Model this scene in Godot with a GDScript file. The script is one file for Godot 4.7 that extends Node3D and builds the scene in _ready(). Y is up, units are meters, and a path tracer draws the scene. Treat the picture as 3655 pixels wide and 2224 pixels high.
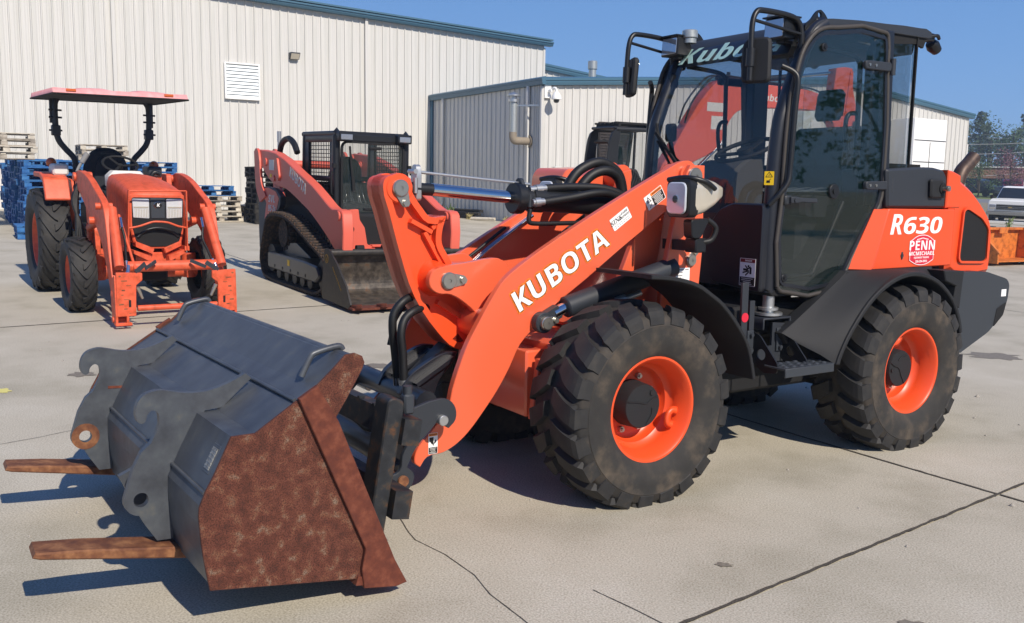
extends Node3D

# ---------------------------------------------------------------- mesh builder
class MB:
	var V := PackedVector3Array()
	var N := PackedVector3Array()
	var U := PackedVector2Array()
	var t := Transform3D()
	func tri(a: Vector3, b: Vector3, c: Vector3, na: Vector3, nb: Vector3, nc: Vector3, ua := Vector2(), ub := Vector2(), uc := Vector2()) -> void:
		a = t * a; b = t * b; c = t * c
		na = (t.basis * na).normalized(); nb = (t.basis * nb).normalized(); nc = (t.basis * nc).normalized()
		var g := (b - a).cross(c - a)
		if g.length_squared() < 1e-16:
			return
		V.append(a); V.append(b); V.append(c)
		N.append(na); N.append(nb); N.append(nc)
		U.append(ua); U.append(ub); U.append(uc)
	func quad(a: Vector3, b: Vector3, c: Vector3, d: Vector3, na: Vector3, nb: Vector3, nc: Vector3, nd: Vector3) -> void:
		tri(a, b, c, na, nb, nc); tri(a, c, d, na, nc, nd)
	func fq(a: Vector3, b: Vector3, c: Vector3, d: Vector3, out: Vector3) -> void:
		var n := (c - a).cross(d - b).normalized()
		if n.dot(out) < 0.0: n = -n
		quad(a, b, c, d, n, n, n, n)
	func uvq(a: Vector3, b: Vector3, c: Vector3, d: Vector3, out: Vector3) -> void:
		# a top-left, b top-right, c bottom-right, d bottom-left
		var n := (c - a).cross(d - b).normalized()
		if n.dot(out) < 0.0: n = -n
		tri(a, b, c, n, n, n, Vector2(0, 0), Vector2(1, 0), Vector2(1, 1))
		tri(a, c, d, n, n, n, Vector2(0, 0), Vector2(1, 1), Vector2(0, 1))
	func prism(pts: Array, z0: float, z1: float, bev := 0.0, smooth := 38.0) -> void:
		var p := PackedVector2Array()
		for q in pts:
			if p.size() == 0 or (p[p.size() - 1] - q).length() > 1e-4: p.append(q)
		if (p[0] - p[p.size() - 1]).length() < 1e-4: p.remove_at(p.size() - 1)
		var area := 0.0
		var m := p.size()
		for i in m: area += p[i].cross(p[(i + 1) % m])
		if area < 0.0: p.reverse()
		var en: Array = []
		for i in m:
			var d := (p[(i + 1) % m] - p[i]).normalized()
			en.append(Vector2(d.y, -d.x))
		var ins := PackedVector2Array()
		var cs := cos(deg_to_rad(smooth))
		var n0: Array = []
		var n1: Array = []
		for i in m:
			var a: Vector2 = en[(i + m - 1) % m]
			var b: Vector2 = en[i]
			var k := maxf(1.0 + a.dot(b), 0.35)
			ins.append(p[i] - (a + b) / k * bev)
			if a.dot(b) > cs:
				var av := (a + b).normalized()
				n0.append(av); n1.append(av)
			else:
				n0.append(a); n1.append(b)
		var idx := Geometry2D.triangulate_polygon(ins)
		if idx.size() == 0:
			ins = p.duplicate()
			idx = Geometry2D.triangulate_polygon(ins)
		var zb := bev if z1 > z0 else -bev
		for i in m:
			var j := (i + 1) % m
			var na := Vector3(n1[i].x, n1[i].y, 0)
			var nb := Vector3(n0[j].x, n0[j].y, 0)
			quad(Vector3(p[i].x, p[i].y, z0 + zb), Vector3(p[j].x, p[j].y, z0 + zb), Vector3(p[j].x, p[j].y, z1 - zb), Vector3(p[i].x, p[i].y, z1 - zb), na, nb, nb, na)
			if bev > 0.0:
				for s in 2:
					var zo: float = z1 - zb if s else z0 + zb
					var zi: float = z1 if s else z0
					var up := Vector3(0, 0, signf(zi - zo))
					quad(Vector3(p[i].x, p[i].y, zo), Vector3(p[j].x, p[j].y, zo), Vector3(ins[j].x, ins[j].y, zi), Vector3(ins[i].x, ins[i].y, zi), na + up, nb + up, nb + up, na + up)
		var top := Vector3(0, 0, signf(z1 - z0))
		for k in range(0, idx.size(), 3):
			for s in 2:
				var z := z1 if s else z0
				var n := top if s else -top
				tri(Vector3(ins[idx[k]].x, ins[idx[k]].y, z), Vector3(ins[idx[k + 1]].x, ins[idx[k + 1]].y, z), Vector3(ins[idx[k + 2]].x, ins[idx[k + 2]].y, z), n, n, n)
	func rim(pts: Array, z0: float, z1: float, wide: float) -> void:
		# upstanding flange that follows a closed outline
		var p := PackedVector2Array(pts)
		var m := p.size()
		var area := 0.0
		for i in m: area += p[i].cross(p[(i + 1) % m])
		if area < 0.0: p.reverse()
		var en: Array = []
		for i in m:
			var d := (p[(i + 1) % m] - p[i]).normalized()
			en.append(Vector2(d.y, -d.x))
		var vn: Array = []
		var ins: Array = []
		for i in m:
			var a: Vector2 = en[(i + m - 1) % m]
			var b: Vector2 = en[i]
			vn.append((a + b).normalized())
			ins.append(p[i] - (a + b) / maxf(1.0 + a.dot(b), 0.5) * wide)
		for i in m:
			var j := (i + 1) % m
			var na := Vector3(vn[i].x, vn[i].y, 0)
			var nb := Vector3(vn[j].x, vn[j].y, 0)
			quad(Vector3(p[i].x, p[i].y, z0), Vector3(p[j].x, p[j].y, z0), Vector3(p[j].x, p[j].y, z1), Vector3(p[i].x, p[i].y, z1), na, nb, nb, na)
			quad(Vector3(ins[i].x, ins[i].y, z0), Vector3(ins[j].x, ins[j].y, z0), Vector3(ins[j].x, ins[j].y, z1), Vector3(ins[i].x, ins[i].y, z1), -na, -nb, -nb, -na)
			for z in [z0, z1]:
				var up := Vector3(0, 0, signf(z - (z0 + z1) / 2.0))
				quad(Vector3(p[i].x, p[i].y, z), Vector3(p[j].x, p[j].y, z), Vector3(ins[j].x, ins[j].y, z), Vector3(ins[i].x, ins[i].y, z), up, up, up, up)
	func holed(pts: Array, holes: Array, z0: float, z1: float) -> void:
		# holes: [Vector2 centre, radius]; split the plate on a line through each hole
		var polys: Array = [PackedVector2Array(pts)]
		for h in holes:
			var c: Vector2 = h[0]
			var ring := PackedVector2Array()
			for i in 18: ring.append(c + Vector2(cos(TAU * i / 18.0), sin(TAU * i / 18.0)) * h[1])
			var next: Array = []
			for q in polys:
				for s in 2:
					var x0: float = c.x - 9.0 if s else c.x
					var half := PackedVector2Array([Vector2(x0, c.y - 9), Vector2(x0 + 9, c.y - 9), Vector2(x0 + 9, c.y + 9), Vector2(x0, c.y + 9)])
					for r in Geometry2D.intersect_polygons(q, half):
						for w in Geometry2D.clip_polygons(r, ring): next.append(w)
			polys = next
		for q in polys: prism(Array(q), z0, z1)
	func box(c: Vector3, s: Vector3, bev := 0.0) -> void:
		var h := s / 2.0
		var b := bev
		var o := t
		t = t * Transform3D(Basis(), c)
		if b <= 0.0:
			prism([Vector2(-h.x, -h.y), Vector2(h.x, -h.y), Vector2(h.x, h.y), Vector2(-h.x, h.y)], -h.z, h.z)
		else:
			prism([Vector2(-h.x + b, -h.y), Vector2(h.x - b, -h.y), Vector2(h.x, -h.y + b), Vector2(h.x, h.y - b), Vector2(h.x - b, h.y), Vector2(-h.x + b, h.y), Vector2(-h.x, h.y - b), Vector2(-h.x, -h.y + b)], -h.z, h.z, b, 50)
		t = o
	func bar(a: Vector3, b: Vector3, w: float, h: float, up := Vector3.UP, bev := 0.0) -> void:
		# a box between two points: w across, h along up
		var z := (b - a).normalized()
		if absf(z.dot(up)) > 0.98: up = Vector3.RIGHT if absf(z.x) < 0.9 else Vector3.BACK
		var x := up.cross(z).normalized()
		var y := z.cross(x)
		var o := t
		t = t * Transform3D(Basis(x, y, z), (a + b) / 2.0)
		box(Vector3(), Vector3(w, h, (b - a).length()), bev)
		t = o
	func cyl(a: Vector3, b: Vector3, r0: float, r1 := -1.0, sides := 18, bev := 0.0) -> void:
		if r1 < 0.0: r1 = r0
		var z := (b - a).normalized()
		var x := (Vector3.UP if absf(z.y) < 0.9 else Vector3.RIGHT).cross(z).normalized()
		var y := z.cross(x)
		var l := (b - a).length()
		var o := t
		t = t * Transform3D(Basis(x, y, z), a)
		if bev > 0.0:
			lathe([Vector2(0, 0), Vector2(r0 - bev, 0), Vector2(r0, bev), Vector2(r1, l - bev), Vector2(r1 - bev, l), Vector2(0, l)], sides, 30)
		else:
			lathe([Vector2(0, 0), Vector2(r0, 0), Vector2(r1, l), Vector2(0, l)], sides, 30)
		t = o
	func lathe(prof: Array, sides := 24, smooth := 40.0) -> void:
		# prof: Vector2(r, z), turned about z; normals point to the right of travel
		var m := prof.size()
		var en: Array = []
		for i in m - 1:
			var d: Vector2 = (prof[i + 1] - prof[i]).normalized()
			en.append(Vector2(d.y, -d.x))
		var cs := cos(deg_to_rad(smooth))
		for i in m - 1:
			var a: Vector2 = en[i]
			var b: Vector2 = en[i]
			if i > 0 and en[i - 1].dot(en[i]) > cs: a = (en[i - 1] + en[i]).normalized()
			if i < m - 2 and en[i + 1].dot(en[i]) > cs: b = (en[i + 1] + en[i]).normalized()
			for k in sides:
				var p := TAU * k / sides
				var q := TAU * (k + 1) / sides
				var cp := Vector2(cos(p), sin(p))
				var cq := Vector2(cos(q), sin(q))
				var P: Vector2 = prof[i]
				var Q: Vector2 = prof[i + 1]
				quad(Vector3(cp.x * P.x, cp.y * P.x, P.y), Vector3(cq.x * P.x, cq.y * P.x, P.y), Vector3(cq.x * Q.x, cq.y * Q.x, Q.y), Vector3(cp.x * Q.x, cp.y * Q.x, Q.y),
					Vector3(cp.x * a.x, cp.y * a.x, a.y), Vector3(cq.x * a.x, cq.y * a.x, a.y), Vector3(cq.x * b.x, cq.y * b.x, b.y), Vector3(cp.x * b.x, cp.y * b.x, b.y))
	func tube(path: Array, r: float, sides := 10, flat_scale := 1.0) -> void:
		var m := path.size()
		var up := Vector3.UP
		var rings: Array = []
		var norms: Array = []
		var x := Vector3()
		for i in m:
			var d: Vector3 = (path[mini(i + 1, m - 1)] - path[maxi(i - 1, 0)]).normalized()
			if i == 0:
				if absf(d.dot(up)) > 0.9: up = Vector3.RIGHT
				x = up.cross(d).normalized()
			else:
				x = (x - d * x.dot(d)).normalized()
			var y := d.cross(x)
			var ring: Array = []
			var nn: Array = []
			for k in sides:
				var a := TAU * k / sides
				var n := x * cos(a) + y * sin(a) * flat_scale
				ring.append(path[i] + n * r); nn.append(n.normalized())
			rings.append(ring); norms.append(nn)
		for i in m - 1:
			for k in sides:
				var j := (k + 1) % sides
				quad(rings[i][k], rings[i][j], rings[i + 1][j], rings[i + 1][k], norms[i][k], norms[i][j], norms[i + 1][j], norms[i + 1][k])
		for e in [0, m - 1]:
			var n: Vector3 = (path[0] - path[1]).normalized() if e == 0 else (path[m - 1] - path[m - 2]).normalized()
			for k in sides: tri(path[e], rings[e][k], rings[e][(k + 1) % sides], n, n, n)
	func grid(rows: Array, flip := false, close_u := false, about := Vector3.INF) -> void:
		# rows of Vector3 joined into a smooth skin
		var m := rows.size()
		var w: int = rows[0].size()
		var nn: Array = []
		var total := 0.0
		for i in m:
			var line: Array = []
			for k in w:
				var du: Vector3
				if close_u: du = rows[i][(k + 1) % w] - rows[i][(k + w - 1) % w]
				else: du = rows[i][mini(k + 1, w - 1)] - rows[i][maxi(k - 1, 0)]
				var dv: Vector3 = rows[mini(i + 1, m - 1)][k] - rows[maxi(i - 1, 0)][k]
				var n := du.cross(dv).normalized()
				if about != Vector3.INF: total += n.dot(rows[i][k] - about)
				line.append(-n if flip else n)
			nn.append(line)
		if total < 0.0:
			for line in nn:
				for k in w: line[k] = -line[k]
		for i in m - 1:
			for k in (w if close_u else w - 1):
				var j := (k + 1) % w
				quad(rows[i][k], rows[i][j], rows[i + 1][j], rows[i + 1][k], nn[i][k], nn[i][j], nn[i + 1][j], nn[i + 1][k])
	func mesh(mat: Material) -> ArrayMesh:
		for i in range(0, V.size(), 3):
			if (V[i + 1] - V[i]).cross(V[i + 2] - V[i]).dot(N[i] + N[i + 1] + N[i + 2]) > 0.0:
				var w := V[i + 1]; V[i + 1] = V[i + 2]; V[i + 2] = w
				w = N[i + 1]; N[i + 1] = N[i + 2]; N[i + 2] = w
				var q := U[i + 1]; U[i + 1] = U[i + 2]; U[i + 2] = q
		var arr := []
		arr.resize(Mesh.ARRAY_MAX)
		arr[Mesh.ARRAY_VERTEX] = V; arr[Mesh.ARRAY_NORMAL] = N; arr[Mesh.ARRAY_TEX_UV] = U
		var me := ArrayMesh.new()
		me.add_surface_from_arrays(Mesh.PRIMITIVE_TRIANGLES, arr)
		me.surface_set_material(0, mat)
		return me

# ---------------------------------------------------------------- outlines
func v2(a: Array) -> Array:                      # flat numbers -> points
	var o: Array = []
	for i in range(0, a.size(), 2): o.append(Vector2(a[i], a[i + 1]))
	return o
func v3(a: Array) -> Array:
	var o: Array = []
	for i in range(0, a.size(), 3): o.append(Vector3(a[i], a[i + 1], a[i + 2]))
	return o
func sp(pts: Array, n := 4, corner := 55.0) -> Array:     # closed spline that keeps sharp corners
	var m := pts.size()
	var o: Array = []
	var tan_: Array = []
	var sharp: Array = []
	for i in m:
		var a: Vector2 = pts[i] - pts[(i + m - 1) % m]
		var b: Vector2 = pts[(i + 1) % m] - pts[i]
		sharp.append(absf(a.angle_to(b)) > deg_to_rad(corner))
		tan_.append((a.normalized() + b.normalized()).normalized())
	for i in m:
		var j := (i + 1) % m
		var p: Vector2 = pts[i]
		var q: Vector2 = pts[j]
		var l := (q - p).length()
		var tp: Vector2 = (q - p) / maxf(l, 1e-6) if sharp[i] else tan_[i]
		var tq: Vector2 = (q - p) / maxf(l, 1e-6) if sharp[j] else tan_[j]
		for k in n:
			var s := float(k) / n
			o.append(p.bezier_interpolate(p + tp * l / 3.0, q - tq * l / 3.0, q, s))
	return o
func cr(pts: Array, n := 5) -> Array:            # open spline in space
	var m := pts.size()
	var o: Array = []
	for i in m - 1:
		for k in n:
			o.append(pts[i].cubic_interpolate(pts[i + 1], pts[maxi(i - 1, 0)], pts[mini(i + 2, m - 1)], float(k) / n))
	o.append(pts[m - 1])
	return o
func fil(pts: Array, r: float, n := 4) -> Array: # round every corner
	var m := pts.size()
	var o: Array = []
	for i in m:
		var p: Vector2 = pts[i]
		var a: Vector2 = pts[(i + m - 1) % m]
		var b: Vector2 = pts[(i + 1) % m]
		var ra := minf(r, (a - p).length() * 0.45)
		var rb := minf(r, (b - p).length() * 0.45)
		var pa := p + (a - p).normalized() * ra
		var pb := p + (b - p).normalized() * rb
		for k in n + 1:
			var s := float(k) / n
			o.append(pa.lerp(p, s).lerp(p.lerp(pb, s), s))
	return o
func circ(c: Vector2, r: float, a0 := 0.0, a1 := 360.0, n := 20) -> Array:
	var o: Array = []
	for i in n + 1:
		var a := deg_to_rad(lerpf(a0, a1, float(i) / n))
		o.append(c + Vector2(cos(a), sin(a)) * r)
	if absf(a1 - a0) > 359.0: o.pop_back()
	return o

# ---------------------------------------------------------------- nodes
var taken := {}
func numbered(called: String) -> String:
	taken[called] = taken.get(called, -1) + 1
	return called if taken[called] == 0 else "%s_%03d" % [called, taken[called]]
func tag(o: Node, label := "", category := "", group := "", kind := "") -> Node:
	if label: o.set_meta("label", label)
	if category: o.set_meta("category", category)
	if group: o.set_meta("group", group)
	if kind: o.set_meta("kind", kind)
	return o
func thing(called: String, label: String, category: String, at := Transform3D(), group := "") -> Node3D:
	var o := Node3D.new()
	o.name = numbered(called)
	add_child(o)
	o.transform = at
	tag(o, label, category, group)
	return o
func kid(parent: Node, called: String) -> String:
	var base := called
	var k := 0
	while parent.has_node(called):
		k += 1
		called = "%s_%03d" % [base, k]
	return called
func hang(called: String, me: Mesh, parent: Node, at := Transform3D()) -> MeshInstance3D:
	var o := MeshInstance3D.new()
	o.mesh = me
	o.name = kid(parent, called) if parent != self else numbered(called)
	o.transform = at
	parent.add_child(o, true)
	return o
func part(called: String, mb: MB, mat: Material, parent: Node, label := "") -> MeshInstance3D:
	var o := hang(called, mb.mesh(mat), parent)
	if label: o.set_meta("label", label)
	return o
func at(x: float, y: float, z: float, yaw := 0.0) -> Transform3D:
	return Transform3D(Basis(Vector3.UP, deg_to_rad(yaw)), Vector3(x, y, z))
func hg(x: float, z: float) -> float:            # height of the yard: flat here, rising gently to the building
	var v := -0.0205 * x + 0.0177 * (-z - 5.0)
	v = 0.5 * (v + sqrt(v * v + 0.0016))
	var d := Vector2(x, z).length()
	return minf(v, 0.7) + 1.25 * smoothstep(56.0, 120.0, d)
func on_yard(x: float, z: float, yaw: float) -> Transform3D:   # stands on the yard, leaning with it
	var e := 0.3
	var n := Vector3(-(hg(x + e, z) - hg(x - e, z)) / (2 * e), 1, -(hg(x, z + e) - hg(x, z - e)) / (2 * e)).normalized()
	var b := Basis(Vector3.UP, deg_to_rad(yaw))
	var zf := (b.z - n * n.dot(b.z)).normalized()
	return Transform3D(Basis(n.cross(zf), n, zf), Vector3(x, hg(x, z), z))
var fonts := {}
func text(called: String, s: String, h: float, mat: Material, parent: Node, xf: Transform3D, bold := true, depth := 0.002, wide := 1.0, slant := 0.0, serif := false) -> MeshInstance3D:
	# lettering h high (capitals), centred on xf, facing its +z
	var key := "%s%s" % [bold, serif]
	if not fonts.has(key):
		var f := SystemFont.new()
		f.font_names = PackedStringArray(["Droid Serif" if serif else "Droid Sans"])
		f.font_weight = 700 if bold else 400
		fonts[key] = f
	var tm := TextMesh.new()
	tm.text = s; tm.font = fonts[key]; tm.font_size = 64; tm.pixel_size = h / 46.0; tm.depth = depth; tm.curve_step = 2.0
	tm.material = mat
	var b := Basis(Vector3(wide, 0, 0), Vector3(slant, 1, 0), Vector3(0, 0, 1))
	var o := hang(called, tm, parent, Transform3D(xf.basis * b, xf.origin))
	return o

# ---------------------------------------------------------------- materials
var M := {}
func std(c: Color, rough := 0.6, metal := 0.0) -> StandardMaterial3D:
	var m := StandardMaterial3D.new()
	m.albedo_color = c; m.roughness = rough; m.metallic = metal
	return m
func noise_tex(ramp: Array, freq: float, seed_: int, oct := 5, size := 512, type := FastNoiseLite.TYPE_SIMPLEX_SMOOTH) -> NoiseTexture2D:
	var n := FastNoiseLite.new()
	n.seed = seed_; n.noise_type = type; n.frequency = freq; n.fractal_octaves = oct; n.fractal_gain = 0.6
	var t := NoiseTexture2D.new()
	t.noise = n; t.width = size; t.height = size; t.seamless = true
	var g := Gradient.new()
	var offs := PackedFloat32Array()
	var cols := PackedColorArray()
	for r in ramp:
		offs.append(r[0]); cols.append(r[1])
	g.offsets = offs; g.colors = cols
	t.color_ramp = g
	return t
func bump_tex(freq: float, seed_: int, strength: float, oct := 4, size := 512) -> NoiseTexture2D:
	var n := FastNoiseLite.new()
	n.seed = seed_; n.frequency = freq; n.fractal_octaves = oct
	var t := NoiseTexture2D.new()
	t.noise = n; t.width = size; t.height = size; t.seamless = true; t.as_normal_map = true; t.bump_strength = strength
	return t
func worn(ramp: Array, freq: float, seed_: int, scale: float, rough: float, metal := 0.0, oct := 5, world := false) -> StandardMaterial3D:
	var m := std(Color.WHITE, rough, metal)
	m.albedo_texture = noise_tex(ramp, freq, seed_, oct)
	m.uv1_triplanar = true
	m.uv1_world_triplanar = world
	m.uv1_scale = Vector3.ONE * scale
	return m
func hx(s: String) -> Color: return Color.html(s)
func make_materials() -> void:
	M.orange = std(hx("e4643f"), 0.38); M.orange.clearcoat_enabled = true; M.orange.clearcoat = 0.5; M.orange.clearcoat_roughness = 0.18
	M.orange_deep = std(hx("e6501f"), 0.4); M.orange_deep.clearcoat_enabled = true; M.orange_deep.clearcoat = 0.3
	M.orange_worn = worn([[0.0, hx("9a4a2c")], [0.3, hx("c9532f")], [0.5, hx("d95a38")], [1.0, hx("e06a48")]], 0.012, 3, 1.3, 0.5)
	M.orange_faded = worn([[0.0, hx("d9888a")], [0.45, hx("e09a9a")], [1.0, hx("e8b4b2")]], 0.01, 5, 1.5, 0.7)
	M.orange_svl = std(hx("dc6450"), 0.42)
	M.grey_dark = std(hx("2c3036"), 0.5)
	M.grey_mid = std(hx("33383e"), 0.5)
	M.black = std(hx("15171a"), 0.42)
	M.navy = std(hx("14171f"), 0.32); M.navy.clearcoat_enabled = true; M.navy.clearcoat = 0.4
	M.plastic = std(hx("17191c"), 0.72)
	M.matt = std(hx("0d0e10"), 0.8)
	M.hose = std(hx("131415"), 0.55)
	M.rubber = worn([[0.0, hx("242322")], [0.45, hx("2c2b29")], [0.62, hx("3b3630")], [1.0, hx("5a5043")]], 0.008, 11, 1.1, 0.8)
	M.tread = worn([[0.0, hx("1c1c1d")], [0.5, hx("262626")], [0.8, hx("302e2b")], [1.0, hx("4a4137")]], 0.01, 12, 1.4, 0.7)
	M.chrome = std(hx("d8dcde"), 0.08, 1.0)
	M.steel = std(hx("b9b6ac"), 0.3, 0.9)
	M.zinc = std(hx("c3c5c4"), 0.38, 0.85)
	M.galv = worn([[0.0, hx("9aa09f")], [1.0, hx("c4c9c8")]], 0.02, 14, 2.0, 0.42, 0.6)
	M.bucket = worn([[0.0, hx("3f4247")], [0.4, hx("4c5056")], [0.7, hx("555a5f")], [1.0, hx("6a6963")]], 0.012, 15, 0.9, 0.42, 0.25)
	M.rust = worn([[0.0, hx("4a2619")], [0.36, hx("5a2f20")], [0.55, hx("663828")], [0.70, hx("704733")], [0.82, hx("7a6050")], [1.0, hx("857464")]], 0.022, 17, 1.1, 0.85, 0.0, 7)
	M.rust.detail_enabled = true; M.rust.detail_blend_mode = BaseMaterial3D.BLEND_MODE_MUL; M.rust.detail_uv_layer = BaseMaterial3D.DETAIL_UV_2
	M.rust.detail_albedo = noise_tex([[0.0, hx("6a5a55")], [0.42, hx("d8cec8")], [0.6, hx("ffffff")], [1.0, hx("ffffff")]], 0.06, 18, 5, 1024)
	M.rust.uv2_triplanar = true; M.rust.uv2_scale = Vector3.ONE * 2.2
	M.rust_even = worn([[0.0, hx("4f2318")], [0.5, hx("63301f")], [1.0, hx("7a4430")]], 0.02, 19, 1.4, 0.85)
	M.rail = worn([[0.0, hx("17191c")], [0.5, hx("23262a")], [0.62, hx("33302d")], [0.75, hx("4a3527")], [1.0, hx("6b4428")]], 0.012, 21, 1.6, 0.55)
	M.tine = worn([[0.0, hx("4a2a1c")], [0.4, hx("6a4028")], [0.6, hx("7d5234")], [1.0, hx("a0714a")]], 0.012, 22, 1.8, 0.75)
	M.scoop = worn([[0.0, hx("2e2621")], [0.4, hx("47413a")], [0.7, hx("625a50")], [1.0, hx("6d4a33")]], 0.01, 23, 1.2, 0.4, 0.35)
	M.scoop_side = worn([[0.0, hx("1e1d1b")], [0.6, hx("2e2a25")], [1.0, hx("4d4438")]], 0.012, 24, 1.4, 0.5)
	M.track = worn([[0.0, hx("1b1a19")], [0.45, hx("2a2724")], [0.65, hx("4d3b2d")], [1.0, hx("6b4f3a")]], 0.016, 25, 2.0, 0.85)
	M.white = std(hx("f2f2ef"), 0.4)
	M.white_print = std(hx("f4f4f2"), 0.5)
	M.off_white = std(hx("d9d8d2"), 0.5)
	M.red_print = std(hx("d3263d"), 0.5)
	M.dark_red = std(hx("7d1a1e"), 0.5)
	M.yellow = std(hx("f1c816"), 0.5)
	M.orange_print = std(hx("f08028"), 0.5)
	M.black_print = std(hx("141414"), 0.5)
	M.grey_print = std(hx("8d8d8d"), 0.6)
	M.amber = std(hx("c8590c"), 0.15); M.amber.clearcoat_enabled = true
	M.lens = std(hx("b9bdc4"), 0.06, 0.75); M.lens.clearcoat_enabled = true
	M.lens_ribbed = std(hx("cfc8b8"), 0.12, 0.35); M.lens_bright = std(hx("dfe3e6"), 0.1, 0.25); M.lens_bright.clearcoat_enabled = true
	M.glass = std(Color(0.04, 0.15, 0.14, 0.22), 0.02); M.glass.transparency = BaseMaterial3D.TRANSPARENCY_ALPHA
	M.glass_clear = std(Color(0.12, 0.2, 0.2, 0.2), 0.02); M.glass_clear.transparency = BaseMaterial3D.TRANSPARENCY_ALPHA
	M.glass_dark = std(hx("10181b"), 0.04); M.glass_dark.clearcoat_enabled = true
	M.cloth = std(hx("1b2028"), 0.8)
	M.film = std(Color(0.75, 0.8, 0.82, 0.14), 0.08); M.film.transparency = BaseMaterial3D.TRANSPARENCY_ALPHA
	M.siding = worn([[0.0, hx("c0c0ba")], [0.5, hx("cbcac5")], [1.0, hx("d3d2ce")]], 0.006, 31, 0.5, 0.5, 0.0, 4)
	M.siding.uv1_scale = Vector3(1.2, 0.06, 1.2)
	M.trim_white = std(hx("c6c5c0"), 0.5)
	M.teal = std(hx("44687c"), 0.4)
	M.blade = std(hx("d5dde0"), 0.3, 0.5)
	M.brown_blade = std(hx("3c3430"), 0.6)
	M.blue_wood = worn([[0.0, hx("15497f")], [0.45, hx("2563a0")], [0.7, hx("3f78a8")], [1.0, hx("7d98a6")]], 0.012, 33, 1.0, 0.75, 0.0, 5, true)
	M.blue_wood2 = worn([[0.0, hx("12417a")], [0.5, hx("225e9c")], [1.0, hx("5d8aa0")]], 0.014, 34, 1.2, 0.8, 0.0, 5, true)
	M.grey_wood = worn([[0.0, hx("6f675c")], [0.5, hx("a39a8c")], [1.0, hx("cfc8ba")]], 0.014, 35, 1.2, 0.85, 0.0, 5, true)
	M.pale_wood = worn([[0.0, hx("9f9686")], [0.5, hx("c7bfae")], [1.0, hx("e2dccd")]], 0.014, 36, 1.2, 0.85, 0.0, 5, true)
	M.dark_wood = worn([[0.0, hx("17150f")], [0.6, hx("2c2924")], [1.0, hx("4a463f")]], 0.014, 37, 1.2, 0.85, 0.0, 5, true)
	M.bark = worn([[0.0, hx("3a3128")], [1.0, hx("5d5144")]], 0.03, 38, 1.5, 0.9)
	M.brick = worn([[0.0, hx("6a4a3a")], [0.5, hx("85604c")], [1.0, hx("967560")]], 0.05, 39, 0.4, 0.85)
	M.exhaust = worn([[0.0, hx("3a3230")], [0.6, hx("54463f")], [1.0, hx("6d5748")]], 0.01, 40, 3.0, 0.5, 0.5)
	M.iron = worn([[0.0, hx("55524c")], [0.5, hx("8c8d8a")], [1.0, hx("aeb0ad")]], 0.03, 41, 3.0, 0.5, 0.3)
	M.cabinet = std(hx("c9cfc9"), 0.5)
	M.car_white = std(hx("eceeee"), 0.25); M.car_white.clearcoat_enabled = true
	M.car_red = std(hx("5d1426"), 0.25)
	M.car_dark = std(hx("1e2430"), 0.25)
	M.old_orange = worn([[0.0, hx("8a4a1a")], [0.5, hx("c8702a")], [1.0, hx("dd8034")]], 0.01, 42, 1.0, 0.6)

# ---------------------------------------------------------------- place
const LOADER := Vector3(0.27234, 0, -5.40031)
const HALL := Vector3(-3.126, 0, -35.458)
const HALL_TURN := 32.25

func _ready() -> void:
	var cam := Camera3D.new()
	cam.name = "camera"
	cam.fov = 37.07; cam.near = 0.05; cam.far = 3000.0
	cam.transform = Transform3D(Basis(Vector3.RIGHT, deg_to_rad(-7.714)) * Basis(Vector3.BACK, deg_to_rad(0.942)), Vector3(0, 1.647, 0))
	add_child(cam)
	cam.current = true
	var pano := Image.create(8, 512, false, Image.FORMAT_RGBF)
	for y in 512:
		var e := 90.0 - (y + 0.5) / 512.0 * 180.0
		var c := Vector3(0.31, 0.31, 0.29)
		if e > 0.0: c = Vector3(0.035, 0.10, 0.33) + Vector3(0.194, 0.393, 0.60) * exp(-e / 18.0) + Vector3(0.021, -0.093, -0.33) * exp(-e / 5.0)
		for x in 8: pano.set_pixel(x, y, Color(c.x, c.y, c.z))
	var sky_m := PanoramaSkyMaterial.new()
	sky_m.panorama = ImageTexture.create_from_image(pano)
	sky_m.energy_multiplier = 1.02
	var sky := Sky.new()
	sky.sky_material = sky_m
	var env := Environment.new()
	env.background_mode = Environment.BG_SKY
	env.sky = sky
	env.tonemap_mode = Environment.TONE_MAPPER_LINEAR
	env.tonemap_exposure = 1.1
	env.sdfgi_enabled = true; env.ssao_enabled = true; env.ssil_enabled = true
	env.fog_enabled = true; env.fog_density = 0.0012; env.fog_light_color = hx("b9cbe0")
	var we := WorldEnvironment.new()
	we.name = "sky_and_air"
	we.environment = env
	add_child(we)
	var sun := DirectionalLight3D.new()
	sun.name = "sun"
	sun.light_color = hx("fff4e6"); sun.light_energy = 1.45; sun.light_angular_distance = 0.53; sun.shadow_enabled = true
	var to_sun := Vector3(0.691, 1.0, 1.042).normalized()
	sun.transform = Transform3D(Basis.looking_at(-to_sun, Vector3.UP), Vector3(10, 20, 10))
	add_child(sun)
	make_materials()
	ground()
	hall()
	far_side()
	wheel_loader()
	loose_bucket()
	tractor()
	track_loader()
	excavator()
	pallets()
	oddments()

func lie(x: float, z: float, up: float) -> Vector3: return Vector3(x, hg(x, z) + up, z)

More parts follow.
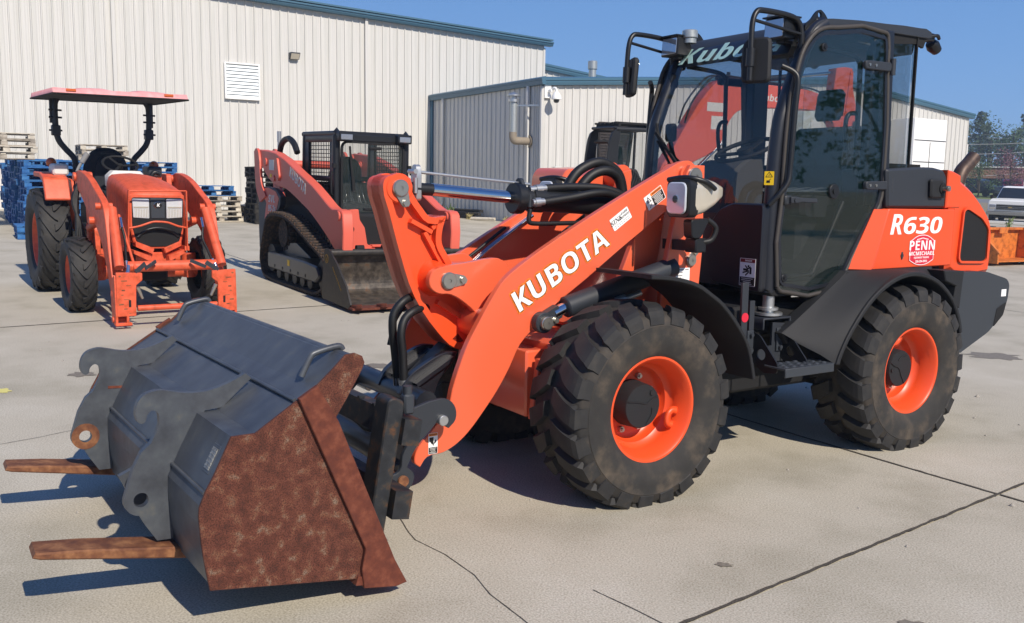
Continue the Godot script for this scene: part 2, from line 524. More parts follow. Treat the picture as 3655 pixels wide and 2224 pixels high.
func ground() -> void:
	# bare earth under everything, out to the horizon
	var earth := MB.new()
	var rings := [0.0, 12.0, 30.0, 55.0, 90.0, 135.0, 200.0, 400.0, 1600.0]
	var rows: Array = []
	for r in rings:
		var line: Array = []
		for k in 49:
			var a := TAU * k / 48.0
			line.append(lie(r * cos(a), r * sin(a), -0.06))
		rows.append(line)
	earth.grid(rows)
	for i in earth.N.size(): if earth.N[i].y < 0: earth.N[i] = -earth.N[i]
	var dirt := worn([[0.0, hx("6d6553")], [0.5, hx("8a806a")], [1.0, hx("a09578")]], 0.02, 51, 0.3, 0.95, 0.0, 5, true)
	tag(part("ground", earth, dirt, self), "", "", "", "structure")
	# the concrete yard: slabs with open joints
	var conc := std(Color.WHITE, 0.88)
	conc.albedo_texture = noise_tex([[0.0, hx("b3af9f")], [0.32, hx("c3bfb0")], [0.5, hx("cdc9bb")], [0.68, hx("d0ccbe")], [1.0, hx("d9d6ca")]], 0.006, 52, 6, 1024)
	conc.uv1_triplanar = true; conc.uv1_world_triplanar = true; conc.uv1_scale = Vector3.ONE * 0.11
	conc.detail_enabled = true; conc.detail_blend_mode = BaseMaterial3D.BLEND_MODE_MUL; conc.detail_uv_layer = BaseMaterial3D.DETAIL_UV_2
	conc.detail_albedo = noise_tex([[0.0, hx("9c978f")], [0.3, hx("cfcac2")], [0.5, hx("e2ded7")], [0.72, hx("f3f0ea")], [1.0, hx("ffffff")]], 0.09, 53, 4, 1024)
	conc.uv2_triplanar = true; conc.uv2_world_triplanar = true; conc.uv2_scale = Vector3.ONE * 0.9
	M.concrete = conc
	var yard := Node3D.new()
	yard.name = numbered("concrete_yard")
	add_child(yard)
	tag(yard, "", "", "", "structure")
	var o := Vector2(2.69, -4.94)
	var u := Vector2(0.785, -0.62)
	var w := Vector2(-0.55, -0.835)
	var rng := RandomNumberGenerator.new()
	rng.seed = 7
	var cells := 10
	var size := 8.05
	for iu in range(-4, 9):
		for iw in range(-3, 6):
			var c := o + u * size * (iu + 0.5) + w * size * (iw + 0.5)
			if c.y > 9.0 or c.length() > 62.0: continue
			if c.x > 40.0: continue
			var mb := MB.new()
			var g := 0.011
			var grid_rows: Array = []
			for a in cells + 1:
				var line: Array = []
				for b in cells + 1:
					var s := float(a) / cells * size
					var t := float(b) / cells * size
					if a == 0: s += g
					if a == cells: s -= g
					if b == 0: t += g
					if b == cells: t -= g
					var q := o + u * (size * iu + s) + w * (size * iw + t)
					line.append(lie(q.x, q.y, 0.0))
				grid_rows.append(line)
			# ragged edges: finer border strips
			mb.grid(grid_rows)
			for i in mb.N.size(): if mb.N[i].y < 0: mb.N[i] = -mb.N[i]
			# sides of the slab
			var rim: Array = []
			for b in cells + 1: rim.append(grid_rows[0][b])
			for a in range(1, cells + 1): rim.append(grid_rows[a][cells])
			for b in range(cells - 1, -1, -1): rim.append(grid_rows[cells][b])
			for a in range(cells - 1, 0, -1): rim.append(grid_rows[a][0])
			for i in rim.size():
				var p: Vector3 = rim[i]
				var q2: Vector3 = rim[(i + 1) % rim.size()]
				var out := (p + q2) / 2.0 - Vector3(c.x, p.y, c.y)
				mb.fq(p, q2, q2 + Vector3.DOWN * 0.05, p + Vector3.DOWN * 0.05, Vector3(out.x, 0, out.z))
			part("concrete_slab", mb, conc, yard)
	# crumbling edges and filler in the joints that show
	var fill := worn([[0.0, hx("2c2a26")], [0.5, hx("4a453d")], [1.0, hx("6f6858")]], 0.05, 55, 4.0, 0.95, 0.0, 5, true)
	var joint := MB.new()
	for seg in [[o - u * 8.0, o + u * 4.0], [o - u * 24.0 + w * size, o + u * 2.0 + w * size], [o - w * 6.0, o + w * 7.0]]:
		ribbon(joint, seg[0], seg[1], 0.007, 0.005, rng, 0.0035)
	part("joint_filler", joint, fill, yard)
	var crack := MB.new()
	for path in [v2([-0.53, -4.37, -0.47, -4.2, -0.43, -4.11, -0.28, -3.95, -0.14, -3.74, -0.07, -3.56, 0.06, -3.35, 0.2, -3.1]), v2([-3.4, -5.0, -3.03, -5.35, -2.87, -5.53, -2.75, -5.7, -2.6, -5.8]), v2([0.62, -3.3, 0.5, -3.45, 0.35, -3.62])]:
		for i in path.size() - 1: ribbon(crack, path[i], path[i + 1], 0.0014, 0.0015, rng, 0.003)
	part("crack", crack, fill, yard)
	# pebbles and crumbs lying about
	var peb := MB.new()
	for i in 150:
		var p := Vector2(rng.randf_range(-4.5, 5.5), rng.randf_range(-11, -2.4))
		var r := rng.randf_range(0.003, 0.011) * (1.0 if i > 9 else 1.7)
		peb.t = Transform3D(Basis(Vector3.UP, rng.randf() * TAU), lie(p.x, p.y, r * 0.4))
		var top := Vector3(rng.randf_range(-0.3, 0.3) * r, r, 0)
		var hex: Array = []
		for k in 6: hex.append(Vector3(cos(TAU * k / 6) * r * rng.randf_range(0.8, 1.5), -r * 0.3, sin(TAU * k / 6) * r * rng.randf_range(0.8, 1.3)))
		for k in 6: peb.tri(top, hex[k], hex[(k + 1) % 6], (hex[k] + top).normalized(), (hex[k] + top).normalized(), (hex[(k + 1) % 6] + top).normalized())
	peb.t = Transform3D()
	tag(part("pebbles", peb, worn([[0.0, hx("5d584f")], [0.5, hx("9a948a")], [1.0, hx("d9d6d0")]], 0.05, 56, 9.0, 0.9, 0.0, 3, true), self), "small stones and crumbs scattered over the concrete", "gravel", "", "stuff")
	# stains: oil spots, a dab of yellow paint
	var oil := worn([[0.0, hx("6f685c")], [1.0, hx("8b8476")]], 0.03, 57, 2.0, 0.7, 0.0, 4, true)
	for s in [[1.55, -3.36, 0.045], [-1.1, -7.9, 0.12], [0.95, -3.9, 0.03], [-3.4, -7.2, 0.09], [4.3, -9.6, 0.3], [4.9, -9.3, 0.22]]:
		blot("oil_stain", s[0], s[1], s[2], oil, yard, rng)
	blot("paint_dab", -3.72, -6.6, 0.08, std(hx("d8cf7a"), 0.8), yard, rng)

func blot(called: String, x: float, z: float, r: float, mat: Material, parent: Node, rng: RandomNumberGenerator) -> void:
	var mb := MB.new()
	var ring: Array = []
	for k in 22: ring.append(r * rng.randf_range(0.6, 1.15))
	for k in 22:
		var a := TAU * k / 22
		var b := TAU * (k + 1) / 22
		mb.tri(lie(x, z, 0.003), lie(x + cos(a) * ring[k] * 1.3, z + sin(a) * ring[k], 0.003), lie(x + cos(b) * ring[(k + 1) % 22] * 1.3, z + sin(b) * ring[(k + 1) % 22], 0.003), Vector3.UP, Vector3.UP, Vector3.UP)
	part(called, mb, mat, parent)

func ribbon(mb: MB, a: Vector2, b: Vector2, half: float, wobble: float, rng: RandomNumberGenerator, up: float) -> void:
	var d := (b - a).normalized()
	var n := Vector2(-d.y, d.x)
	var steps := maxi(2, int((b - a).length() / 0.05))
	var prev: Array = []
	for i in steps + 1:
		var c := a.lerp(b, float(i) / steps) + n * (rng.randf_range(-1, 1) * wobble * 0.6 if i > 0 and i < steps else 0.0)
		var l := c + n * (half + rng.randf() * wobble)
		var r := c - n * (half + rng.randf() * wobble)
		if prev.size():
			mb.quad(lie(prev[0].x, prev[0].y, up), lie(prev[1].x, prev[1].y, up), lie(r.x, r.y, up), lie(l.x, l.y, up), Vector3.UP, Vector3.UP, Vector3.UP, Vector3.UP)
		prev = [l, r]

# ---------------------------------------------------------------- metal buildings
func rib_panel(w: float, y0: float, ya: float, yb: float, ribs: int) -> MB:
	# ribbed wall sheet in the xy plane, ribs towards +z; top edge from ya to yb
	var mb := MB.new()
	var pitch := w / ribs
	var prof: Array = []
	for r in ribs:
		var x := r * pitch
		prof.append_array([Vector2(x, 0), Vector2(x + pitch * 0.36, 0), Vector2(x + pitch * 0.39, 0.006), Vector2(x + pitch * 0.41, 0.006), Vector2(x + pitch * 0.44, 0), Vector2(x + pitch * 0.60, 0), Vector2(x + pitch * 0.63, 0.006), Vector2(x + pitch * 0.65, 0.006), Vector2(x + pitch * 0.68, 0), Vector2(x + pitch * 0.0 + pitch * 0.80, 0), Vector2(x + pitch * 0.855, 0.036), Vector2(x + pitch * 0.945, 0.036)])
	prof.append(Vector2(w - 0.002, 0))
	for i in prof.size() - 1:
		var a: Vector2 = prof[i]
		var b: Vector2 = prof[i + 1]
		var ta := lerpf(ya, yb, a.x / w)
		var tb := lerpf(ya, yb, b.x / w)
		mb.fq(Vector3(a.x, y0, a.y), Vector3(b.x, y0, b.y), Vector3(b.x, tb, b.y), Vector3(a.x, ta, a.y), Vector3(0, 0, 1))
	return mb

func eave(mb: MB, a: Vector3, b: Vector3, out: Vector3, h: float, d: float) -> void:
	# gutter: stepped trim running from a to b at its top edge
	var prof := [Vector2(0.0, -h), Vector2(d * 0.72, -h), Vector2(d * 0.86, -h * 0.62), Vector2(d * 0.86, -h * 0.4), Vector2(d, -h * 0.34), Vector2(d, -0.01), Vector2(d - 0.02, 0.0), Vector2(0.0, 0.05)]
	for i in prof.size():
		var p: Vector2 = prof[i]
		var q: Vector2 = prof[(i + 1) % prof.size()]
		var e := q - p
		var n := out * e.y - Vector3.UP * e.x
		mb.fq(a + out * p.x + Vector3.UP * p.y, b + out * p.x + Vector3.UP * p.y, b + out * q.x + Vector3.UP * q.y, a + out * q.x + Vector3.UP * q.y, n if n.length() > 0.0 else out)
	for k in 2:
		var e: Vector3 = b if k else a
		var fan: Array = []
		for p in prof: fan.append(e + out * p.x + Vector3.UP * p.y)
		for i in range(1, fan.size() - 1): mb.fq(fan[0], fan[i], fan[i + 1], fan[i + 1], (b - a) if k else (a - b))

func louvre(called: String, label: String, w: float, h: float, n: int, frame: Material, blade: Material, parent: Node, xf: Transform3D) -> void:
	var o := Node3D.new()
	o.name = kid(parent, called)
	parent.add_child(o, true)
	o.transform = xf
	if label: o.set_meta("label", label)
	var f := MB.new()
	for s in [-1, 1]:
		f.box(Vector3(s * (w / 2 + 0.02), 0, 0.03), Vector3(0.05, h + 0.09, 0.1), 0.006)
		f.box(Vector3(0, s * (h / 2 + 0.022), 0.03), Vector3(w - 0.012, 0.05, 0.1), 0.006)
	part("frame", f, frame, o)
	var b := MB.new()
	b.box(Vector3(0, 0, -0.02), Vector3(w, h, 0.02))
	part("backing", b, M.matt, o)
	var bl := MB.new()
	var ph := h / n
	bl.bar(Vector3(-w / 2, 0, 0), Vector3(w / 2, 0, 0), 0.012, ph * 1.02, Vector3(0, 1, -0.42).normalized())
	var me := bl.mesh(blade)
	for i in n: hang("blade", me, o, Transform3D(Basis(), Vector3(0, -h / 2 + ph * (i + 0.5), 0.03)))

func hall() -> void:
	var xf := at(HALL.x, 0, HALL.z, HALL_TURN)
	var b := thing("metal_warehouse", "tall cream ribbed metal warehouse with blue grey gutter along its top", "building", xf)
	var pw := 0.87
	var x := 5.0
	var k := 0
	var wall := Node3D.new()
	wall.name = "wall"
	b.add_child(wall)
	while x > -20.0:
		var top := func(q: float) -> float: return 7.46 - 0.033 * q
		var o := part("wall_panel", rib_panel(pw, -0.2, top.call(x - pw), top.call(x), 3), M.siding, wall)
		o.transform = Transform3D(Basis(), Vector3(x - pw, 0, 0))
		x -= pw
		k += 1
	var core := MB.new()
	core.prism(v2([-20, -0.2, 4.99, -0.2, 4.99, 7.2, -20, 8.0]), -24.0, -0.02)
	part("wall_core", core, M.trim_white, b)
	var g := MB.new()
	eave(g, Vector3(-20.0, 8.16, 0), Vector3(5.28, 7.33, 0), Vector3.BACK, 0.17, 0.3)
	part("gutter", g, M.teal, b)
	var roof := MB.new()
	roof.prism(v2([0.3, 0, -24.2, 1.6, -24.2, 1.75, 0.3, 0.06]), 0.0, 25.3)
	var rf := part("roof", roof, M.teal, b)
	rf.transform = Transform3D(Basis(Vector3(0, 0, 1), Vector3(0, 1, 0), Vector3(-1, 0.033, 0)), Vector3(5.25, 7.36, 0))
	for dx in [-11.04, -2.65]:
		var d := MB.new()
		d.box(Vector3(dx, 3.9, 0.075), Vector3(0.11, 7.6, 0.075), 0.01)
		part("downspout", d, M.siding, b)
	var c := MB.new()
	c.box(Vector3(5.0, 3.5, 0.0), Vector3(0.09, 7.2, 0.1), 0.006)
	part("corner_trim", c, M.siding, b)
	louvre("wall_louvre", "white metal louvre high in the cream wall", 1.08, 1.09, 10, M.white, M.blade, b, Transform3D(Basis(), Vector3(-7.1, 4.93, 0.05)))
	# wall lamp
	var lamp := Node3D.new()
	lamp.name = "wall_lamp"
	b.add_child(lamp)
	lamp.position = Vector3(-5.32, 5.9, 0.04)
	var hs := MB.new()
	hs.prism(v2([0, 0.11, 0.22, 0.11, 0.22, 0.07, 0.1, -0.11, 0, -0.11]), -0.17, 0.17, 0.008)
	var hp := part("housing", hs, M.grey_dark, lamp)
	hp.transform = Transform3D(Basis(Vector3(0, 0, 1), Vector3.UP, Vector3(-1, 0, 0)), Vector3())
	var ls := MB.new()
	ls.bar(Vector3(0, 0.065, 0.226), Vector3(0, -0.105, 0.112), 0.29, 0.012, Vector3(0, 0.55, 0.83))
	part("lens", ls, M.lens_ribbed, lamp)
	# lower wing carrying on past the corner
	var wing := thing("low_roofed_wing", "lower cream wing with sloping blue grey roof edge beyond the tall warehouse corner", "building", xf)
	x = 5.05
	while x < 21.0:
		var o := part("wall_panel", rib_panel(0.87, 0.0, 6.28 - 0.095 * (x - 5.05), 6.28 - 0.095 * (x - 5.05 + 0.87), 3), M.siding, wing)
		o.transform = Transform3D(Basis(), Vector3(x, 0, -0.2))
		x += 0.87
	var g2 := MB.new()
	eave(g2, Vector3(5.06, 6.52, -0.2), Vector3(21.0, 5.0, -0.2), Vector3.BACK, 0.24, 0.22)
	part("roof_edge", g2, M.teal, wing)
	var wr := MB.new()
	wr.prism(v2([5.06, 0, 21.0, 0, 21.0, 4.95, 5.06, 6.44]), -18.0, -0.23)
	part("wall_core", wr, M.trim_white, wing)
	annex(xf)

func annex(xf: Transform3D) -> void:
	var b := thing("metal_annex", "low cream metal annex with gable front and a grey shaded side wall", "building", xf)
	var zf := 7.39
	var x1 := 22.3
	var ridge := 13.6
	var top := func(q: float) -> float: return (4.70 + 0.073 * q) if q < ridge else (4.70 + 0.073 * ridge - 0.097 * (q - ridge))
	var x := 0.02
	var i := 0
	while x < x1 - 0.2:
		var w := minf(0.87, x1 - x)
		if x < ridge and x + w > ridge: w = ridge - x
		var o := part("wall_panel", rib_panel(w, -0.2, top.call(x), top.call(x + w), 3), M.siding, b)
		o.transform = Transform3D(Basis(), Vector3(x, 0, zf))
		x += w
	var z := 0.04
	while z < zf - 0.1:
		var w := minf(0.87, zf - z)
		var o := part("wall_panel", rib_panel(w, -0.2, 4.72, 4.72, 3), M.siding, b)
		o.transform = Transform3D(Basis(Vector3(0, 0, 1), Vector3.UP, Vector3(-1, 0, 0)), Vector3(0, 0, z))
		z += w
	var core := MB.new()
	core.prism(v2([0.02, -0.2, x1 - 0.02, -0.2, x1 - 0.02, top.call(x1) + 0.03, ridge, top.call(ridge) + 0.03, 0.02, 4.73]), 0.05, zf - 0.02)
	part("wall_core", core, M.trim_white, b)
	var g := MB.new()
	eave(g, Vector3(0, 4.93, 0.02), Vector3(0, 4.93, zf + 0.2), Vector3.LEFT, 0.2, 0.16)
	part("gutter", g, M.teal, b)
	for s in [[0.0, ridge], [ridge, x1 + 0.2]]:
		var e := MB.new()
		eave(e, Vector3(s[0], top.call(s[0]) + 0.225, zf), Vector3(s[1], top.call(s[1]) + 0.225, zf), Vector3.BACK, 0.215, 0.2)
		part("roof_edge", e, M.teal, b)
	var roof := MB.new()
	roof.prism(v2([-0.12, 4.87, ridge, top.call(ridge) + 0.2, x1 + 0.2, top.call(x1) + 0.2, x1 + 0.2, top.call(x1) + 0.16, ridge, top.call(ridge) + 0.12, -0.12, 4.8]), 0.0, zf + 0.01)
	part("roof", roof, M.teal, b)
	var c := MB.new()
	c.box(Vector3(0.0, 2.25, zf), Vector3(0.1, 4.9, 0.1), 0.008)
	c.box(Vector3(x1, 1.8, zf), Vector3(0.1, 3.9, 0.1), 0.008)
	part("corner_trim", c, M.siding, b)
	# inner corner flashing and two downspouts on the shaded side
	var cf := MB.new()
	cf.box(Vector3(-0.05, 2.4, 0.1), Vector3(0.06, 4.7, 0.16), 0.006)
	part("corner_flashing", cf, M.teal, b)
	for d in [[1.05, 0.6], [6.72, 0.5]]:
		var t := MB.new()
		t.box(Vector3(-0.08, (4.75 + d[1] + 0.45) / 2, d[0]), Vector3(0.08, 4.75 - d[1] - 0.45, 0.12), 0.012)
		t.tube(cr(v3([-0.08, d[1] + 0.5, d[0], -0.09, d[1] + 0.28, d[0], -0.2, d[1] + 0.14, d[0] + 0.02, -0.36, d[1] + 0.08, d[0] + 0.05])), 0.055, 8)
		part("downspout", t, M.siding, b)
	# flue on the side wall: elbow out of the wall, pipe up to a rain cap, one stay
	var f := Node3D.new()
	f.name = "flue"
	b.add_child(f)
	var p := MB.new()
	p.cyl(Vector3(0.02, 3.04, 6.75), Vector3(-0.44, 3.04, 6.72), 0.12)
	p.tube(cr(v3([-0.4, 3.04, 6.72, -0.54, 3.05, 6.71, -0.6, 3.15, 6.7, -0.6, 3.3, 6.7])), 0.125, 14)
	p.cyl(Vector3(-0.02, 3.04, 6.75), Vector3(-0.08, 3.04, 6.75), 0.19)
	part("elbow", p, worn([[0.0, hx("5d4a38")], [0.5, hx("8d8271")], [1.0, hx("b0aca2")]], 0.03, 61, 3.0, 0.7), f)
	p = MB.new()
	p.cyl(Vector3(-0.6, 3.22, 6.7), Vector3(-0.6, 4.26, 6.7), 0.115)
	part("pipe", p, M.galv, f)
	p = MB.new()
	p.cyl(Vector3(-0.6, 4.22, 6.7), Vector3(-0.6, 4.30, 6.7), 0.17)
	p.cyl(Vector3(-0.6, 4.30, 6.7), Vector3(-0.6, 4.40, 6.7), 0.10)
	p.cyl(Vector3(-0.6, 4.40, 6.7), Vector3(-0.6, 4.44, 6.7), 0.215)
	p.cyl(Vector3(-0.6, 4.44, 6.7), Vector3(-0.6, 4.52, 6.7), 0.215, 0.04)
	part("rain_cap", p, M.zinc, f)
	p = MB.new()
	p.bar(Vector3(-0.5, 4.12, 6.72), Vector3(-0.03, 4.12, 7.3), 0.03, 0.05)
	part("stay", p, M.zinc, f)
	# dark louvre, camera, switch box on the sunlit front
	louvre("wall_louvre", "brown louvre in the annex front behind the excavator cab", 1.2, 1.15, 13, M.brown_blade, M.brown_blade, b, Transform3D(Basis(), Vector3(2.8, 3.1, zf + 0.06)))
	var cm := thing("security_camera", "white dome security camera on a bracket at the annex corner", "camera", xf)
	var q := MB.new()
	q.box(Vector3(0.16, 4.53, zf + 0.07), Vector3(0.24, 0.4, 0.05), 0.01)
	q.box(Vector3(0.18, 4.55, zf + 0.17), Vector3(0.09, 0.09, 0.2), 0.01)
	q.tube(cr(v3([0.2, 4.56, zf + 0.22, 0.22, 4.62, zf + 0.3, 0.25, 4.6, zf + 0.38, 0.26, 4.5, zf + 0.4])), 0.04, 8)
	part("bracket", q, M.white, cm)
	q = MB.new()
	q.t = Transform3D(Basis(Vector3.RIGHT, deg_to_rad(-90)), Vector3(0.26, 4.28, zf + 0.4))
	q.lathe([Vector2(0, 0), Vector2(0.15, 0.0), Vector2(0.155, 0.03), Vector2(0.13, 0.12), Vector2(0.07, 0.22), Vector2(0, 0.24)], 20)
	part("housing", q, M.white, cm)
	q = MB.new()
	q.t = Transform3D(Basis(Vector3.RIGHT, deg_to_rad(90)), Vector3(0.26, 4.28, zf + 0.4))
	q.lathe([Vector2(0.09, 0.0), Vector2(0.09, 0.05), Vector2(0.06, 0.1), Vector2(0, 0.115)], 18)
	part("dome", q, M.glass_dark, cm)
	var sb := thing("switch_box", "small pale grey electrical switch box on the annex front wall", "electrical box", xf)
	q = MB.new()
	q.box(Vector3(0.53, 2.05, zf + 0.13), Vector3(0.27, 0.42, 0.16), 0.012)
	part("case", q, M.cabinet, sb)
	q = MB.new()
	q.box(Vector3(0.71, 1.95, zf + 0.16), Vector3(0.05, 0.12, 0.05), 0.01)
	part("lever", q, M.grey_mid, sb)
	q = MB.new()
	q.cyl(Vector3(0.53, 0.5, zf + 0.1), Vector3(0.53, 1.86, zf + 0.1), 0.025)
	part("conduit", q, M.zinc, sb)
	var cb := thing("white_cabinet", "tall white panelled cabinet against the annex front seen behind the cab", "cabinet", xf)
	q = MB.new()
	q.box(Vector3(17.95, 2.4, zf + 0.62), Vector3(2.1, 4.3, 1.1), 0.02)
	part("case", q, M.white, cb)
	for yy in [1.6, 2.85, 3.7]:
		q = MB.new()
		q.box(Vector3(17.95, yy, zf + 1.175), Vector3(2.04, 0.035, 0.012))
		q.box(Vector3(17.95, yy - 0.62, zf + 1.175), Vector3(0.03, 1.1, 0.01))
		part("seam", q, M.grey_mid, cb)
	cb = thing("grey_cabinet", "pale grey electrical cabinet on the annex front seen through the cab door", "cabinet", xf)
	q = MB.new()
	q.box(Vector3(11.45, 2.4, zf + 0.4), Vector3(0.95, 4.4, 0.66), 0.02)
	part("case", q, M.cabinet, cb)
	q = MB.new()
	q.box(Vector3(11.62, 3.0, zf + 0.745), Vector3(0.55, 2.4, 0.03), 0.01)
	part("door", q, M.off_white, cb)
	# vents standing on the roof
	for s in [[4.07, 4.5, 5.0, 6.07, 0.165]]:
		var v := thing("roof_vent", "galvanised round vent pipe with a wider collar on the annex roof", "vent", xf)
		q = MB.new()
		q.cyl(Vector3(s[0], s[2] - 0.2, s[1]), Vector3(s[0], s[3] - 0.28, s[1]), s[4] * 0.8)
		part("pipe", q, M.galv, v)
		q = MB.new()
		q.cyl(Vector3(s[0], s[3] - 0.3, s[1]), Vector3(s[0], s[3], s[1]), s[4], -1, 20, 0.02)
		part("collar", q, M.galv, v)

# ---------------------------------------------------------------- wheels
func make_tyre(R: float, W: float, rim_r: float, lugs: int, lug_h: float, chevron: float, block := true) -> Array:
	# returns [carcass, lugs]; axle along z, centred on z = 0
	var w := W / 2.0
	var c := MB.new()
	var rc := R - lug_h
	var side := func(s: float) -> Array: return [Vector2(rim_r - 0.012, s * w * 0.70), Vector2(rim_r + 0.012, s * w * 0.86), Vector2(rim_r + 0.03, s * w * 0.9), Vector2(lerpf(rim_r, rc, 0.30), s * w * 0.985), Vector2(lerpf(rim_r, rc, 0.5), s * w), Vector2(lerpf(rim_r, rc, 0.66), s * w * 0.985), Vector2(lerpf(rim_r, rc, 0.70), s * w * 0.99), Vector2(lerpf(rim_r, rc, 0.72), s * w * 0.965), Vector2(lerpf(rim_r, rc, 0.86), s * w * 0.93), Vector2(rc - 0.022, s * w * 0.86), Vector2(rc - 0.006, s * w * 0.72), Vector2(rc, s * w * 0.4)]
	var prof: Array = side.call(1.0)
	prof.reverse()
	prof.reverse()
	var back: Array = side.call(-1.0)
	back.reverse()
	var full: Array = []
	full.append_array(back)
	# travel so that normals (right of travel) point outwards: from +z bead over the tread to -z bead
	full.reverse()
	full = []
	var f: Array = side.call(-1.0)
	full.append_array(f)
	var g: Array = side.call(1.0)
	g.reverse()
	full.append_array(g)
	c.lathe(full, 56, 50.0)
	var L := MB.new()
	for k in lugs:
		for s in [-1.0, 1.0]:
			var a0 := TAU * (k + (0.5 if s > 0 else 0.0)) / lugs
			var pts: Array = []
			var n := 9
			for i in n:
				var q := float(i) / (n - 1)
				var z: float
				var r: float
				if q < 0.7:
					z = lerpf(-0.02 if not block else 0.03, w * 0.9, q / 0.7)
					r = lerpf(R, R - 0.02, pow(q / 0.7, 3.0))
				else:
					var e := (q - 0.7) / 0.3
					z = lerpf(w * 0.9, w * 0.985, pow(e, 0.6))
					r = lerpf(R - 0.02, lerpf(rim_r, rc, 0.74), pow(e, 1.3))
				var bend := chevron * pow(minf(q / 0.75, 1.0), 1.5)
				if block: bend += 0.035 * sin(q * 5.2)
				pts.append([a0 + bend, z * s, r])
			var half0 := (0.30 if block else 0.16) * TAU / lugs
			var prev: Array = []
			for i in n:
				var q := float(i) / (n - 1)
				var hw := half0 * (1.0 if q < 0.55 else 1.0 + 0.10 * (q - 0.55) / 0.45)
				if block and q < 0.3: hw *= 0.78 + 0.22 * q / 0.3
				var p = pts[i]
				var base: float = (p[2] - lug_h - 0.012) if q < 0.7 else lerpf(p[2] - lug_h - 0.012, p[2] - 0.03, (q - 0.7) / 0.3)
				var zi: float = p[1] if q < 0.72 else p[1] - s * 0.03
				var ring: Array = []
				for e in [[-1.25, base, zi], [-1.0, p[2], p[1]], [1.0, p[2], p[1]], [1.25, base, zi]]:
					var a: float = p[0] + hw * e[0]
					ring.append(Vector3(cos(a) * e[1], sin(a) * e[1], e[2]))
				if prev.size():
					var mid := Vector3(cos(p[0]), sin(p[0]), 0.0)
					var tang := Vector3(-sin(p[0]), cos(p[0]), 0.0)
					L.fq(prev[0], prev[1], ring[1], ring[0], -tang)
					L.fq(prev[1], prev[2], ring[2], ring[1], mid + Vector3(0, 0, s * (0.2 if q < 0.7 else 1.2)))
					L.fq(prev[2], prev[3], ring[3], ring[2], tang)
				else:
					L.fq(ring[0], ring[1], ring[2], ring[3], Vector3(0, 0, -s))
				prev = ring
			L.fq(prev[0], prev[1], prev[2], prev[3], Vector3(0, 0, s))
	return [c, L]

func loader_wheel(meshes: Dictionary, parent: Node, xf: Transform3D, spin: float) -> void:
	var w := Node3D.new()
	w.name = kid(parent, "wheel")
	parent.add_child(w, true)
	w.transform = xf * Transform3D(Basis(Vector3.BACK, spin), Vector3())
	for k in ["tyre", "tread", "rim", "hub_cap"]: hang(k, meshes[k], w)
	for k in 8:
		var a := TAU * (k + 0.4) / 8
		hang("nut", meshes.nut, w, Transform3D(Basis(), Vector3(cos(a) * 0.15, sin(a) * 0.15, -0.025)))

func loader_wheel_meshes() -> Dictionary:
	var d := {}
	var t := make_tyre(0.548, 0.425, 0.272, 21, 0.034, 0.20)
	d.tyre = t[0].mesh(M.rubber)
	d.tread = t[1].mesh(M.tread)
	var r := MB.new()
	# deep dish: flange, bead seat, drop centre, disc
	r.lathe([Vector2(0.0, -0.025), Vector2(0.165, -0.025), Vector2(0.185, -0.02), Vector2(0.2, 0.0), Vector2(0.205, 0.035), Vector2(0.225, 0.05), Vector2(0.234, 0.075), Vector2(0.236, 0.115), Vector2(0.250, 0.135), Vector2(0.256, 0.165), Vector2(0.268, 0.176), Vector2(0.279, 0.176), Vector2(0.281, 0.168), Vector2(0.272, 0.158)].map(func(q): return q), 56, 42)
	for i in r.N.size():
		if r.N[i].dot(Vector3(-r.V[i].x, -r.V[i].y, 0.35)) < 0: r.N[i] = -r.N[i]
	r.lathe([Vector2(0.262, 0.15), Vector2(0.25, 0.0), Vector2(0.262, -0.16), Vector2(0.281, -0.176)], 40, 40)
	# valve guard loop
	r.t = Transform3D(Basis(Vector3.BACK, deg_to_rad(-28)), Vector3())
	r.tube(cr(v3([0.238, 0.04, 0.10, 0.205, 0.036, 0.10, 0.19, 0.018, 0.10, 0.188, 0.0, 0.10, 0.192, -0.018, 0.10, 0.205, -0.036, 0.10, 0.238, -0.04, 0.10])), 0.007, 6, 4.0)
	r.t = Transform3D()
	d.rim = r.mesh(M.orange_deep)
	var h := MB.new()
	h.lathe([Vector2(0.125, -0.02), Vector2(0.118, 0.085), Vector2(0.113, 0.094), Vector2(0.0, 0.097)], 36, 30)
	h.tube(cr(v3([-0.10, 0.045, 0.098, -0.03, 0.028, 0.099, 0.02, 0.012, 0.099, 0.07, 0.03, 0.099, 0.105, 0.035, 0.098])), 0.003, 5)
	h.tube(cr(v3([0.06, -0.02, 0.098, 0.05, -0.06, 0.098, 0.015, -0.1, 0.098])), 0.003, 5)
	h.cyl(Vector3(0.062, 0.062, 0.09), Vector3(0.062, 0.062, 0.102), 0.013)
	for i in h.N.size(): if h.N[i].dot(Vector3(h.V[i].x, h.V[i].y, 0.2)) < 0 and absf(h.N[i].z) < 0.9: h.N[i] = -h.N[i]
	d.hub_cap = h.mesh(M.plastic)
	var n := MB.new()
	n.cyl(Vector3(), Vector3(0, 0, 0.022), 0.017, 0.017, 6)
	n.cyl(Vector3(0, 0, 0.01), Vector3(0, 0, 0.034), 0.009, 0.009, 8)
	d.nut = n.mesh(M.steel)
	return d

